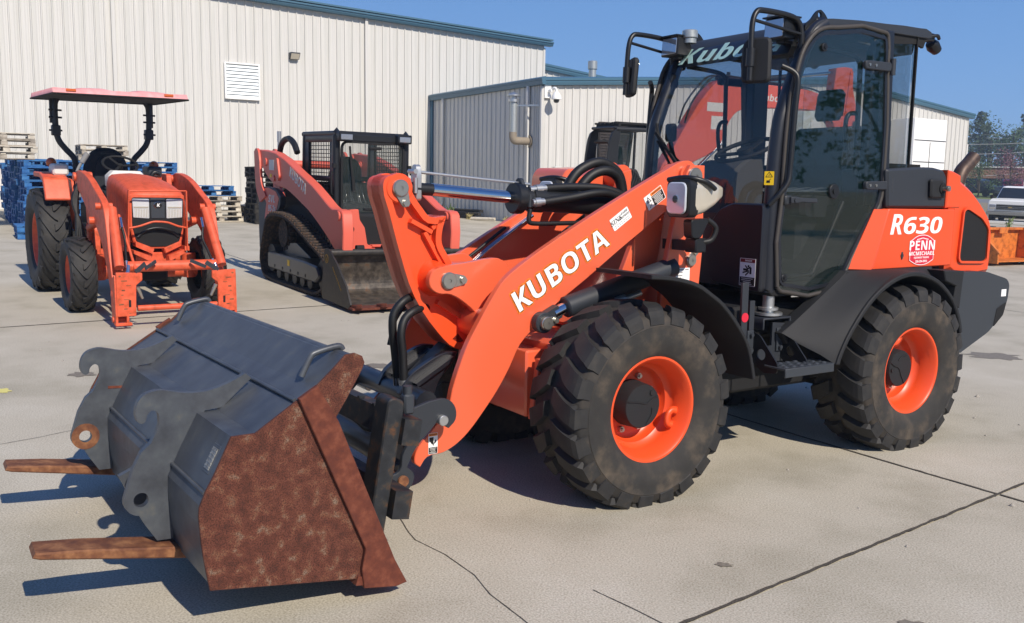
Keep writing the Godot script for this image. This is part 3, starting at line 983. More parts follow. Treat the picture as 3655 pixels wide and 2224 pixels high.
func pin(mb: MB, x: float, y: float, z: float, r: float, keeper := Vector2()) -> void:
	# pin head with a keeper plate and bolt, facing +z
	mb.cyl(Vector3(x, y, z - 0.02), Vector3(x, y, z + 0.016), r, r, 24, 0.004)
	mb.t = Transform3D(Basis(), Vector3(x, y, z + 0.016))
	mb.lathe([Vector2(r * 0.22, 0.0), Vector2(r * 0.8, 0.001), Vector2(r * 0.85, 0.004), Vector2(r * 0.22, 0.004)], 20, 20)
	mb.t = Transform3D()
	if keeper.length() > 0.0:
		var b := Vector2(x, y) + keeper
		var side := keeper.normalized().orthogonal()
		mb.prism(fil([Vector2(x, y) + side * r * 0.95, Vector2(x, y) - side * r * 0.95, b - side * r * 0.5 + keeper * 0.25, b + side * r * 0.5 + keeper * 0.25], r * 0.5), z - 0.004, z + 0.006, 0.002)
		mb.cyl(Vector3(b.x, b.y, z), Vector3(b.x, b.y, z + 0.02), r * 0.42, r * 0.42, 6)

# ---------------------------------------------------------------- wheel loader
func wheel_loader() -> void:
	var L := thing("wheel_loader", "large orange articulated wheel loader with black cab carrying a steel bucket on its forks", "wheel loader", Transform3D(Basis(Vector3.UP, deg_to_rad(32.625)), LOADER))
	var mb: MB
	# --- wheels
	var wm := loader_wheel_meshes()
	for q in [[0.0, 0.684, 0.1], [2.17, 0.684, 2.4]]:
		loader_wheel(wm, L, Transform3D(Basis(), Vector3(q[0], 0.515, q[1])), q[2])
		loader_wheel(wm, L, Transform3D(Basis(Vector3.UP, PI), Vector3(q[0], 0.515, -q[1])), q[2] + 0.7)
	mb = MB.new()
	for x in [0.0, 2.17]:
		mb.cyl(Vector3(x, 0.5, -0.66), Vector3(x, 0.5, 0.66), 0.10)
		mb.cyl(Vector3(x, 0.5, -0.2), Vector3(x, 0.5, 0.2), 0.21)
	part("axle", mb, M.matt, L)
	# --- front frame
	mb = MB.new()
	for s in [-1, 1]:
		mb.prism(v2([0.71, 1.78, 0.60, 1.78, 0.575, 1.74, 0.50, 1.50, 0.415, 1.1, 0.40, 0.80, -0.42, 0.74, -0.46, 0.42, 0.56, 0.36, 0.70, 0.50, 0.70, 1.05, 0.72, 1.3]), s * 0.385, s * 0.425, 0.004)
		mb.prism(v2([0.66, 1.76, 0.58, 1.74, 0.47, 1.45, 0.38, 1.1, 0.34, 0.8, 0.66, 0.7]), s * 0.17, s * 0.21, 0.004)
		mb.prism(v2([0.56, 1.62, 0.34, 1.40, 0.20, 1.08, 0.18, 0.86, 0.42, 0.86, 0.52, 1.3]), s * 0.24, s * 0.28, 0.004)
	part("front_frame", mb, M.orange, L)
	mb = MB.new()
	mb.box(Vector3(0.12, 0.78, 0), Vector3(0.9, 0.07, 0.76), 0.01)
	mb.box(Vector3(-0.4, 0.6, 0), Vector3(0.12, 0.36, 0.72), 0.01)
	mb.bar(Vector3(0.06, 0.84, 0), Vector3(0.42, 1.14, 0), 0.72, 0.03, Vector3(-0.6, 0.8, 0))
	part("frame_deck", mb, M.orange, L)
	mb = MB.new()
	mb.box(Vector3(0.95, 0.6, 0), Vector3(0.7, 0.4, 0.5), 0.02)
	mb.cyl(Vector3(0.86, 0.35, 0), Vector3(0.86, 0.95, 0), 0.12)
	part("hinge_block", mb, M.matt, L)
	# --- boom: two arms and a cross tube
	var arm := sp(v2([0.66, 1.80, 0.58, 1.80, 0.50, 1.765, 0.17, 1.605, -0.19, 1.42, -0.49, 1.25, -0.61, 1.165, -0.69, 1.06, -0.76, 0.95, -0.82, 0.85, -0.86, 0.76, -0.91, 0.62, -0.935, 0.52, -1.0, 0.45, -1.06, 0.39, -1.11, 0.33, -1.12, 0.27, -1.09, 0.243, -1.05, 0.29, -0.96, 0.30, -0.88, 0.335, -0.81, 0.39, -0.72, 0.49, -0.64, 0.59, -0.57, 0.70, -0.505, 0.82, -0.41, 0.91, -0.33, 0.985, -0.08, 1.15, 0.14, 1.30, 0.31, 1.41, 0.50, 1.53, 0.62, 1.60, 0.70, 1.67, 0.705, 1.74]), 3, 60)
	for s in [-1, 1]:
		mb = MB.new()
		mb.prism(arm, s * 0.325, s * 0.37, 0.004)
		var o := part("boom_arm", mb, M.orange, L)
		var pe := MB.new()
		if s > 0:
			pin(pe, 0.63, 1.715, 0.425, 0.052, Vector2(-0.015, -0.06))
			pin(pe, 0.625, 1.235, 0.425, 0.035, Vector2(0.03, 0.045))
			pin(pe, -0.39, 0.935, 0.44, 0.036, Vector2(0.055, 0.012))
			part("pin", pe, M.steel, o)
			var fm := Transform3D(Basis(), Vector3(0, 0, 0.3715))
			# big maker's name along the arm
			var ang := atan2(0.325, 0.555)
			var tx := Transform3D(Basis(Vector3.BACK, ang), Vector3(-0.255, 1.206, 0.3712))
			var halo: Material = M.orange_print
			for q in [[0.011, 0.0], [-0.011, 0.0], [0.0, 0.011], [0.0, -0.011], [0.008, 0.008], [-0.008, 0.008], [0.008, -0.008], [-0.008, -0.008]]:
				text("lettering_edge", "KUBOTA", 0.112, halo, o, tx * at(q[0], q[1], 0), true, 0.0012, 1.13)
			text("lettering_edge", "KUBOTA", 0.112, M.black_print, o, tx * at(0.003, -0.003, 0.0012), true, 0.0012, 1.13)
			text("lettering", "KUBOTA", 0.112, M.white_print, o, tx * at(0, 0, 0.0024), true, 0.0012, 1.13)
			sticker_sink(o, Transform3D(Basis(Vector3.BACK, deg_to_rad(33)), Vector3(0.143, 1.475, 0.3712)))
			sticker_warning(o, Transform3D(Basis(Vector3.BACK, deg_to_rad(32)), Vector3(0.385, 1.592, 0.3712)), 0.145, 0.083)
			sticker_tall(o, Transform3D(Basis(), Vector3(-1.02, 0.357, 0.3712)), 0.052, 0.108)
	for s in [-1, 1]:
		mb = MB.new()
		mb.cyl(Vector3(0.63, 1.715, s * 0.22), Vector3(0.63, 1.715, s * 0.39), 0.075)
		part("pivot_boss", mb, M.orange, L)
	for q in [[-0.62, 0.92, 0.09], [-1.02, 0.35, 0.06]]:
		mb = MB.new()
		mb.cyl(Vector3(q[0], q[1], -0.33), Vector3(q[0], q[1], 0.33), q[2])
		part("cross_tube", mb, M.orange, L)
	mb = MB.new()
	mb.t = Transform3D(Basis(), Vector3(-0.39, 0.935, 0.37))
	mb.lathe([Vector2(0.055, 0.0), Vector2(0.05, 0.02), Vector2(0, 0.02)], 20)
	mb.t = Transform3D()
	part("pivot_boss", mb, M.orange, L)
	# plates on the cross tube that carry the bell crank
	for s in [-1, 1]:
		mb = MB.new()
		mb.prism(sp(v2([-0.955, 1.16, -0.935, 1.205, -0.89, 1.225, -0.74, 1.243, -0.60, 1.262, -0.54, 1.262, -0.48, 1.215, -0.46, 1.16, -0.5, 1.05, -0.52, 0.9, -0.64, 0.88, -0.66, 0.95, -0.74, 1.03, -0.83, 1.082, -0.9, 1.09, -0.945, 1.12]), 3, 70), s * 0.155, s * 0.2, 0.004)
		var o := part("crank_bracket", mb, M.orange, L)
		if s > 0:
			mb = MB.new()
			pin(mb, -0.845, 1.155, 0.2, 0.045, Vector2(0.085, 0.0))
			part("pin", mb, M.steel, o)
	mb = MB.new()
	mb.box(Vector3(-0.66, 1.20, 0), Vector3(0.16, 0.05, 0.31), 0.008)
	part("crank_bracket", mb, M.orange, L)
	# --- bell crank: a ribbed casting, one broad web between two flanged sides
	var crank := sp(v2([-1.09, 1.69, -1.15, 1.675, -1.165, 1.63, -1.13, 1.50, -1.07, 1.29, -0.99, 1.07, -0.85, 0.87, -0.74, 0.775, -0.66, 0.77, -0.60, 0.83, -0.62, 0.93, -0.70, 1.08, -0.74, 1.18, -0.79, 1.27, -0.83, 1.34, -0.83, 1.40, -0.805, 1.485, -0.90, 1.48, -0.945, 1.525, -1.0, 1.60, -1.03, 1.67]), 3, 60)
	mb = MB.new()
	mb.prism(crank, -0.05, 0.05)
	mb.rim(crank, -0.1, 0.1, 0.034)
	for s in [-1, 1]:
		mb.cyl(Vector3(-1.075, 1.625, s * 0.04), Vector3(-1.075, 1.625, s * 0.105), 0.075, 0.075, 28, 0.006)
		mb.cyl(Vector3(-0.85, 1.155, s * 0.04), Vector3(-0.85, 1.155, s * 0.15), 0.10, 0.075, 28)
		mb.bar(Vector3(-1.0, 1.46, s * 0.06), Vector3(-0.88, 1.40, s * 0.06), 0.06, 0.022)
		mb.bar(Vector3(-0.88, 1.42, s * 0.06), Vector3(-0.83, 1.46, s * 0.06), 0.06, 0.022)
		mb.bar(Vector3(-0.92, 1.40, s * 0.06), Vector3(-0.80, 1.2, s * 0.06), 0.05, 0.022)
		mb.bar(Vector3(-0.84, 1.03, s * 0.06), Vector3(-0.68, 0.93, s * 0.06), 0.05, 0.025)
	var cr_ := part("bell_crank", mb, M.orange_deep, L)
	mb = MB.new()
	pin(mb, -1.075, 1.625, 0.107, 0.044, Vector2(0.03, -0.075))
	part("pin", mb, M.steel, cr_)
	# lever end joined to the hitch by a dark link
	mb = MB.new()
	mb.bar(Vector3(-0.68, 0.82, 0), Vector3(-1.0, 0.56, 0), 0.1, 0.07)
	part("hitch_link", mb, M.black, L)
	# --- tilt cylinder on top
	mb = MB.new()
	mb.cyl(Vector3(-0.335, 1.58, 0), Vector3(-0.275, 1.577, 0), 0.088, 0.088, 24, 0.006)
	mb.cyl(Vector3(-0.275, 1.577, 0), Vector3(0.5, 1.535, 0), 0.066, 0.066, 24)
	mb.cyl(Vector3(-0.22, 1.574, 0), Vector3(-0.14, 1.57, 0), 0.074)
	var tc := part("tilt_cylinder", mb, M.black, L)
	mb = MB.new()
	mb.cyl(Vector3(-0.84, 1.619, 0), Vector3(-0.32, 1.58, 0), 0.034, 0.034, 24)
	part("rod", mb, M.chrome, tc)
	mb = MB.new()
	mb.cyl(Vector3(-1.07, 1.63, 0), Vector3(-0.83, 1.618, 0), 0.033)
	part("rod_end", mb, M.black, tc)
	# position rod that runs beside it
	mb = MB.new()
	mb.cyl(Vector3(-0.95, 1.712, 0.0), Vector3(-0.22, 1.656, 0.0), 0.008)
	mb.cyl(Vector3(-0.955, 1.712, -0.03), Vector3(-0.955, 1.712, 0.045), 0.014, 0.014, 6)
	for y in [0.0]:
		mb.t = Transform3D(Basis(Vector3.UP, PI / 2), Vector3(-0.93, 1.62, 0))
		mb.prism(fil(v2([-0.032, -0.06, 0.032, -0.06, 0.032, 0.08, 0.022, 0.128, -0.022, 0.128, -0.032, 0.08]), 0.02), -0.016, 0.016, 0.003)
		mb.t = Transform3D()
	mb.cyl(Vector3(-0.95, 1.6, 0.03), Vector3(-0.95, 1.68, 0.03), 0.013)
	part("position_rod", mb, M.zinc, tc)
	mb = MB.new()
	mb.t = Transform3D(Basis(Vector3.UP, PI / 2), Vector3(-0.285, 1.58, 0))
	mb.prism(fil(v2([-0.055, -0.02, 0.055, -0.02, 0.05, 0.06, 0.02, 0.11, -0.02, 0.11, -0.05, 0.06]), 0.02), -0.012, 0.012, 0.003)
	mb.t = Transform3D()
	mb.cyl(Vector3(-0.262, 1.53, 0.07), Vector3(-0.262, 1.60, 0.07), 0.014)
	part("clamp", mb, M.grey_dark, tc)
	# --- hoses over the boom
	for h in [
		[v3([-0.13, 1.635, 0.03, 0.05, 1.645, 0.035, 0.26, 1.64, 0.05, 0.40, 1.60, 0.06, 0.55, 1.5, 0.05]), 0.023],
		[v3([-0.18, 1.56, 0.09, 0.0, 1.585, 0.10, 0.17, 1.612, 0.11, 0.31, 1.60, 0.10, 0.5, 1.52, 0.08]), 0.023],
		[v3([0.10, 1.55, -0.12, 0.13, 1.645, -0.12, 0.21, 1.745, -0.11, 0.35, 1.795, -0.1, 0.48, 1.745, -0.1, 0.53, 1.65, -0.1, 0.54, 1.5, -0.1]), 0.03],
		[v3([0.14, 1.53, -0.07, 0.18, 1.63, -0.07, 0.26, 1.715, -0.06, 0.36, 1.745, -0.05, 0.45, 1.71, -0.05, 0.49, 1.62, -0.05, 0.5, 1.5, -0.05]), 0.03],
		[v3([-0.27, 1.52, 0.09, -0.28, 1.46, 0.09, -0.24, 1.44, 0.09, 0.0, 1.44, 0.08, 0.2, 1.44, 0.05]), 0.013],
		[v3([-1.06, 0.60, 0.05, -1.075, 0.76, 0.05, -1.095, 0.9, 0.06, -1.085, 0.985, 0.06, -1.03, 1.045, 0.06, -0.95, 1.06, 0.02, -0.86, 1.03, -0.1]), 0.022],
		[v3([-1.06, 0.62, 0.12, -1.065, 0.77, 0.12, -1.075, 0.88, 0.12, -1.05, 0.955, 0.11, -0.99, 0.995, 0.1, -0.9, 1.0, 0.05, -0.8, 0.95, -0.1]), 0.022]]:
		mb = MB.new()
		mb.tube(cr(h[0], 6), h[1], 12)
		part("hose", mb, M.hose, L)
	mb = MB.new()
	mb.cyl(Vector3(-0.24, 1.625, 0.03), Vector3(-0.12, 1.636, 0.03), 0.02)
	mb.cyl(Vector3(-0.2, 1.628, 0.03), Vector3(-0.16, 1.632, 0.03), 0.029, 0.029, 6)
	mb.cyl(Vector3(-0.26, 1.555, 0.09), Vector3(-0.17, 1.562, 0.09), 0.02)
	mb.cyl(Vector3(-0.245, 1.556, 0.09), Vector3(-0.21, 1.559, 0.09), 0.029, 0.029, 6)
	for z in [0.05, 0.12]: mb.cyl(Vector3(-1.055, 0.56, z), Vector3(-1.06, 0.64, z), 0.026, 0.026, 6)
	part("hose_fitting", mb, M.zinc, L)
	mb = MB.new()
	for z in [-0.31, -0.29]:
		mb.tube(cr(v3([-0.55, 1.12, z + 0.03, -0.47, 1.16, z + 0.03, -0.3, 1.28, z, 0.0, 1.47, z]), 5), 0.011, 8)
	part("steel_pipe", mb, M.chrome, L)
	mb = MB.new()
	mb.tube(cr(v3([-0.95, 0.75, -0.3, -0.9, 0.9, -0.3, -0.75, 1.05, -0.3, -0.5, 1.2, -0.28, -0.2, 1.4, -0.28]), 5), 0.010, 8)
	part("hose", mb, M.hose, L)
	# --- lift cylinders
	for s in [-1, 1]:
		mb = MB.new()
		mb.cyl(Vector3(-0.245, 1.005, s * 0.40), Vector3(0.52, 1.20, s * 0.40), 0.058, 0.058, 26, 0.006)
		mb.cyl(Vector3(-0.39, 0.935, s * 0.375), Vector3(-0.39, 0.935, s * 0.43), 0.056, 0.056, 24, 0.005)
		mb.bar(Vector3(-0.385, 0.945, s * 0.40), Vector3(-0.29, 0.99, s * 0.40), 0.05, 0.07)
		var o := part("lift_cylinder", mb, M.grey_dark, L)
		mb = MB.new()
		mb.cyl(Vector3(-0.32, 0.975, s * 0.40), Vector3(-0.235, 1.008, s * 0.40), 0.032)
		part("rod", mb, M.chrome, o)
		mb = MB.new()
		mb.cyl(Vector3(0.1, 1.035, s * 0.46), Vector3(0.22, 1.07, s * 0.47), 0.016)
		mb.cyl(Vector3(0.06, 1.03, s * 0.44), Vector3(0.12, 1.045, s * 0.46), 0.024, 0.024, 6)
		part("hose_fitting", mb, M.zinc, o)
	# --- head lamps on brackets
	for s in [-1, 1]: head_lamp(L, s)
	# serial plate
	mb = MB.new()
	mb.box(Vector3(0.57, 1.155, 0.4265), Vector3(0.105, 0.075, 0.002))
	var plate := part("serial_label", mb, M.white_print, L)
	mb = MB.new()
	for r in [[-0.02, 0.028, 0.05], [-0.025, 0.012, 0.045], [-0.025, -0.006, 0.042], [-0.03, -0.02, 0.035], [0.03, 0.028, 0.025]]:
		mb.box(Vector3(0.57 + r[0], 1.155 + r[1], 0.4279), Vector3(r[2], 0.006, 0.001))
	part("print", mb, M.grey_print, plate)
	# --- front mudguard
	for s in [-1, 1]:
		mb = MB.new()
		var outer := cr([Vector3(-0.06, 1.215, 0), Vector3(0.1, 1.20, 0), Vector3(0.26, 1.16, 0), Vector3(0.37, 1.10, 0), Vector3(0.46, 1.04, 0), Vector3(0.58, 0.92, 0), Vector3(0.67, 0.79, 0), Vector3(0.725, 0.61, 0)], 3)
		var pl: Array = []
		for q in outer: pl.append(Vector2(q.x, q.y))
		for i in range(outer.size() - 1, -1, -1):
			var q: Vector3 = outer[i]
			var away := (Vector2(q.x, q.y) - Vector2(0, 0.5)).normalized() * -0.022
			pl.append(Vector2(q.x, q.y) + away)
		mb.prism(pl, s * 0.42, s * 0.88, 0.004)
		part("front_mudguard", mb, M.plastic, L)
	# --- quick hitch
	var hitch := sp(v2([-1.23, 0.575, -1.05, 0.615, -1.0, 0.605, -0.962, 0.56, -0.962, 0.50, -1.0, 0.462, -1.022, 0.475, -1.015, 0.51, -1.045, 0.525, -1.09, 0.475, -1.18, 0.385, -1.225, 0.30, -1.19, 0.262, -1.198, 0.21, -1.255, 0.168, -1.32, 0.185, -1.32, 0.265, -1.265, 0.285, -1.25, 0.36, -1.205, 0.44, -1.195, 0.50]), 3, 60)
	for s in [-1, 1]:
		mb = MB.new()
		mb.prism(hitch, s * 0.475, s * 0.5, 0.003)
		var o := part("hitch_plate", mb, M.grey_dark, L)
		mb = MB.new()
		mb.cyl(Vector3(-1.04, 0.51, s * 0.36), Vector3(-1.04, 0.51, s * 0.525), 0.026, 0.026, 20, 0.003)
		part("pin", mb, M.zinc, o)
		mb = MB.new()
		mb.cyl(Vector3(-1.25, 0.235, s * 0.36), Vector3(-1.25, 0.235, s * 0.515), 0.028, 0.028, 20, 0.003)
		part("pin", mb, M.tine, o)
	mb = MB.new()
	mb.cyl(Vector3(-1.035, 0.56, -0.45), Vector3(-1.035, 0.56, 0.33), 0.058, 0.058, 22)
	mb.cyl(Vector3(-1.2, 0.30, -0.38), Vector3(-1.2, 0.30, 0.3), 0.075, 0.075, 22, 0.01)
	mb.box(Vector3(-1.22, 0.22, 0.32), Vector3(0.1, 0.12, 0.1), 0.008)
	mb.box(Vector3(-1.22, 0.30, -0.42), Vector3(0.1, 0.14, 0.1), 0.008)
	part("hitch_tube", mb, M.navy, L)
	for s in [0.13, -0.13]:
		mb = MB.new()
		mb.prism(sp(v2([-1.1, 0.575, -1.05, 0.655, -0.94, 0.725, -0.83, 0.77, -0.76, 0.765, -0.79, 0.71, -0.87, 0.62, -0.91, 0.53, -1.0, 0.50]), 3, 60), s - 0.02, s + 0.02, 0.004)
		mb.bar(Vector3(-1.02, 0.62, s), Vector3(-0.8, 0.745, s), 0.13, 0.02)
		part("hitch_fin", mb, M.navy, L)
	mb = MB.new()
	mb.tube(cr(v3([-1.3, 0.45, -0.1, -1.27, 0.42, 0.0, -1.26, 0.4, 0.1, -1.24, 0.42, 0.22]), 5), 0.013, 8)
	mb.tube(cr(v3([-1.3, 0.5, -0.12, -1.22, 0.44, 0.02, -1.2, 0.38, 0.2]), 5), 0.013, 8)
	part("hose", mb, M.hose, L)
	mb = MB.new()
	mb.cyl(Vector3(-1.24, 0.47, -0.16), Vector3(-1.24, 0.47, 0.02), 0.028, 0.028, 6)
	mb.cyl(Vector3(-1.24, 0.52, -0.16), Vector3(-1.24, 0.44, -0.16), 0.02)
	mb.cyl(Vector3(-1.235, 0.42, 0.1), Vector3(-1.235, 0.42, 0.18), 0.022, 0.022, 6)
	part("hose_fitting", mb, M.steel, L)
	# --- fork frame with two tines
	var F := Node3D.new()
	F.name = "fork_frame"
	L.add_child(F)
	mb = MB.new()
	mb.bar(Vector3(-1.38, 0.575, 0.86), Vector3(-1.42, 0.575, -0.55), 0.085, 0.115, Vector3(0.17, 0.98, 0))
	part("rail", mb, M.rail, F)
	for i in 6:
		mb = MB.new()
		mb.box(Vector3(-1.41, 0.642, 0.55 - i * 0.17), Vector3(0.03, 0.012, 0.02))
		part("notch_block", mb, M.rail, F)
	mb = MB.new()
	mb.bar(Vector3(-1.425, 0.255, 0.86), Vector3(-1.465, 0.255, -0.55), 0.085, 0.125, Vector3(0.17, 0.98, 0))
	part("rail", mb, M.rail, F)
	for s in [[0.765, 1], [-0.42, 0]]:
		var z: float = s[0]
		mb = MB.new()
		# upright, heel and tapered blade drawn in side view
		mb.prism(fil(v2([-1.475, 0.735, -1.395, 0.715, -1.505, 0.10, -1.53, 0.055, -1.60, 0.045, -1.62, 0.095, -1.57, 0.16]), 0.035), z - 0.065, z + 0.065, 0.006)
		var o := part("fork_upright", mb, M.rail, F)
		mb = MB.new()
		mb.prism(v2([-1.58, 0.105, -1.585, 0.05, -2.1, 0.15, -2.84, 0.292, -2.865, 0.302, -2.855, 0.32, -2.7, 0.302, -2.1, 0.202]), z - 0.07, z + 0.07, 0.006)
		part("fork_tine", mb, M.tine, F)
		mb = MB.new()
		mb.box(Vector3(-1.37, 0.69, z + 0.03), Vector3(0.05, 0.09, 0.05), 0.008)
		mb.cyl(Vector3(-1.37, 0.70, z + 0.03), Vector3(-1.37, 0.77, z + 0.03), 0.02)
		part("latch", mb, M.grey_mid, o)
	rear_half(L)
	cab(L)

func sticker_sink(o: Node, xf: Transform3D) -> void:
	var mb := MB.new()
	mb.t = xf
	mb.prism(fil(v2([-0.072, -0.036, 0.072, -0.036, 0.072, 0.036, -0.072, 0.036]), 0.006), 0.0, 0.0014)
	var s := part("dealer_sticker", mb, M.white_print, o, "white dealer sticker with black lettering")
	text("lettering", "SINK", 0.026, M.black_print, s, xf * at(-0.03, 0.008, 0.0014), true, 0.0006, 1.0, 0.2, true)
	text("lettering", "FARM", 0.013, M.black_print, s, xf * at(0.04, 0.02, 0.0014), true, 0.0006, 1.0, 0.2)
	text("lettering", "EQUIPMENT", 0.012, M.black_print, s, xf * at(0.028, 0.001, 0.0014), true, 0.0006, 0.9, 0.2)
	for i in 2:
		mb = MB.new()
		mb.t = xf
		for k in 7: mb.box(Vector3(-0.052 + k * 0.017, -0.016 - i * 0.011, 0.0016), Vector3(0.012, 0.003, 0.0006))
		part("print", mb, M.grey_print, s)

func sticker_warning(o: Node, xf: Transform3D, w: float, h: float) -> void:
	var mb := MB.new()
	mb.t = xf
	mb.prism(fil(v2([-w / 2, -h / 2, w / 2, -h / 2, w / 2, h / 2, -w / 2, h / 2]), 0.004), 0.0, 0.0014)
	var s := part("warning_sticker", mb, M.white_print, o)
	mb = MB.new()
	mb.t = xf
	mb.box(Vector3(w * 0.16, h * 0.36, 0.0016), Vector3(w * 0.62, h * 0.22, 0.0008))
	part("print", mb, M.orange_print, s)
	mb = MB.new()
	mb.t = xf
	mb.box(Vector3(w * 0.16, -h * 0.12, 0.0016), Vector3(w * 0.62, h * 0.68, 0.0008))
	mb.prism([Vector2(-w * 0.44, -h * 0.02), Vector2(-w * 0.2, -h * 0.02), Vector2(-w * 0.32, h * 0.4)], 0.0012, 0.0018)
	mb.bar(Vector3(-w * 0.38, -h * 0.4, 0.0016), Vector3(-w * 0.26, -h * 0.15, 0.0016), 0.004, 0.001, Vector3.BACK)
	part("print", mb, M.black_print, s)
	mb = MB.new()
	mb.t = xf
	for k in 6: mb.box(Vector3(w * (0.14 + 0.02 * (k % 2)), h * (0.13 - k * 0.1), 0.0021), Vector3(w * (0.5 - 0.06 * (k % 3)), h * 0.035, 0.0004))
	mb.prism([Vector2(-w * 0.385, h * 0.02), Vector2(-w * 0.255, h * 0.02), Vector2(-w * 0.32, h * 0.28)], 0.0018, 0.0022)
	part("print", mb, M.white_print, s)
	text("lettering", "WARNING", h * 0.13, M.black_print, s, xf * at(w * 0.19, h * 0.36, 0.002), true, 0.0005)

func sticker_tall(o: Node, xf: Transform3D, w: float, h: float, danger := false) -> void:
	# upright label: coloured head, pictogram on white, dark block of small print
	var mb := MB.new()
	mb.t = xf
	mb.prism(fil(v2([-w / 2, -h / 2, w / 2, -h / 2, w / 2, h / 2, -w / 2, h / 2]), 0.004), 0.0, 0.0014)
	var s := part("danger_sticker" if danger else "warning_sticker", mb, M.white_print, o)
	mb = MB.new()
	mb.t = xf
	mb.box(Vector3(0, h * 0.42, 0.0016), Vector3(w * 0.94, h * 0.13, 0.0008))
	part("print", mb, M.dark_red if danger else M.orange_print, s)
	mb = MB.new()
	mb.t = xf
	mb.box(Vector3(0, -h * 0.33, 0.0016), Vector3(w * 0.94, h * 0.3, 0.0008))
	if danger:
		mb.box(Vector3(-w * 0.12, h * 0.09, 0.0016), Vector3(w * 0.3, h * 0.08, 0.0008))
		mb.box(Vector3(w * 0.2, h * 0.06, 0.0016), Vector3(w * 0.12, h * 0.24, 0.0008))
		for q in [[-0.3, -0.03, 0.1, 0.06], [-0.15, 0.24, 0.05, 0.1], [-0.12, -0.12, 0.1, 0.02], [0.02, 0.12, 0.2, 0.2]]:
			mb.bar(Vector3(w * q[0], h * q[1], 0.0016), Vector3(w * q[2], h * q[3], 0.0016), w * 0.07, 0.0008, Vector3.BACK)
		mb.cyl(Vector3(w * 0.06, h * 0.22, 0.0012), Vector3(w * 0.06, h * 0.22, 0.002), w * 0.06)
	else:
		mb.prism(v2([-w * 0.4, h * 0.3, w * 0.05, h * 0.3, w * 0.05, 0.0, -w * 0.1, -h * 0.06, -w * 0.4, h * 0.16]), 0.0012, 0.002)
		mb.cyl(Vector3(w * 0.22, h * 0.06, 0.0012), Vector3(w * 0.22, h * 0.06, 0.002), w * 0.1)
		mb.bar(Vector3(0, -h * 0.1, 0.0016), Vector3(w * 0.3, h * 0.16, 0.0016), w * 0.1, 0.0008, Vector3.BACK)
	part("print", mb, M.black_print, s)
	mb = MB.new()
	mb.t = xf
	for k in 4: mb.box(Vector3(-w * 0.06 * (k % 2), -h * (0.23 + k * 0.065), 0.0021), Vector3(w * (0.72 - 0.12 * (k % 3)), h * 0.022, 0.0004))
	part("print", mb, M.off_white, s)
	text("lettering", "DANGER" if danger else "WARNING", h * 0.06, M.white_print if danger else M.black_print, s, xf * at(w * 0.05, h * 0.42, 0.0021), true, 0.0005)

func head_lamp(L: Node, s: int) -> void:
	var o := Node3D.new()
	o.name = kid(L, "head_lamp")
	L.add_child(o, true)
	o.transform = Transform3D(Basis().scaled(Vector3(1.15, 1.15, 1.15)), Vector3(0.37, 1.595, 0.62 * s))
	var mb := MB.new()
	# housing looks forward (-x): rounded square that tapers back
	var rows: Array = []
	var cs := [[0.0, 0.084], [0.035, 0.092], [0.10, 0.085], [0.18, 0.06], [0.25, 0.028], [0.265, 0.008]]
	for c in cs:
		var line: Array = []
		for q in fil(v2([-c[1] * 0.92, -c[1], c[1] * 0.92, -c[1], c[1] * 0.92, c[1], -c[1] * 0.92, c[1]]), c[1] * 0.6, 5):
			line.append(Vector3(c[0] - 0.02, q.y + c[0] * 0.12, q.x))
		rows.append(line)
	mb.grid(rows, false, true)
	for i in mb.N.size():
		if mb.N[i].dot(mb.V[i] - Vector3(0.08, 0, 0)) < 0: mb.N[i] = -mb.N[i]
	part("housing", mb, M.lens_ribbed, o)
	mb = MB.new()
	mb.t = Transform3D(Basis(Vector3(0, 0, 1), Vector3(0, 1, 0), Vector3(-1, 0, 0)), Vector3(-0.02, 0, 0))
	var ro := fil(v2([-0.082, -0.09, 0.082, -0.09, 0.082, 0.09, -0.082, 0.09]), 0.04, 5)
	mb.prism(ro, -0.045, 0.012, 0.004)
	part("bezel", mb, M.black, o)
	mb = MB.new()
	mb.t = Transform3D(Basis(Vector3(0, 0, 1), Vector3(0, 1, 0), Vector3(-1, 0, 0)), Vector3(-0.035, 0, 0))
	mb.prism(fil(v2([-0.066, -0.074, 0.066, -0.074, 0.066, 0.074, -0.066, 0.074]), 0.034, 5), 0.0, 0.012, 0.005)
	part("lens", mb, M.lens_bright, o)
	mb = MB.new()
	mb.cyl(Vector3(-0.052, -0.005, 0), Vector3(-0.04, -0.005, 0), 0.018)
	part("reflector", mb, M.chrome, o)
	# eyebrow and clear turn lens on the outer side
	mb = MB.new()
	mb.tube(cr(v3([-0.03, 0.085, -0.075, -0.02, 0.095, 0.0, 0.0, 0.093, 0.06, 0.06, 0.075, 0.09, 0.12, 0.045, 0.085]), 5), 0.012, 8)
	part("trim", mb, M.black, o)
	mb = MB.new()
	mb.prism(fil(v2([0.03, -0.10, 0.16, -0.095, 0.13, -0.13, 0.10, -0.19, 0.04, -0.19]), 0.02), -0.03, 0.03, 0.004)
	mb.box(Vector3(0.11, -0.225, -0.02 * s), Vector3(0.07, 0.07, 0.08), 0.006)
	mb.bar(Vector3(0.12, -0.23, 0), Vector3(0.12, -0.23, -0.24 * s), 0.05, 0.05)
	part("bracket", mb, M.black, o)
	mb = MB.new()
	mb.tube(cr(v3([0.14, -0.1, 0.02, 0.19, -0.14, 0.03, 0.17, -0.2, 0.02, 0.1, -0.21, 0.0]), 5), 0.014, 8)
	part("cable", mb, M.hose, o)

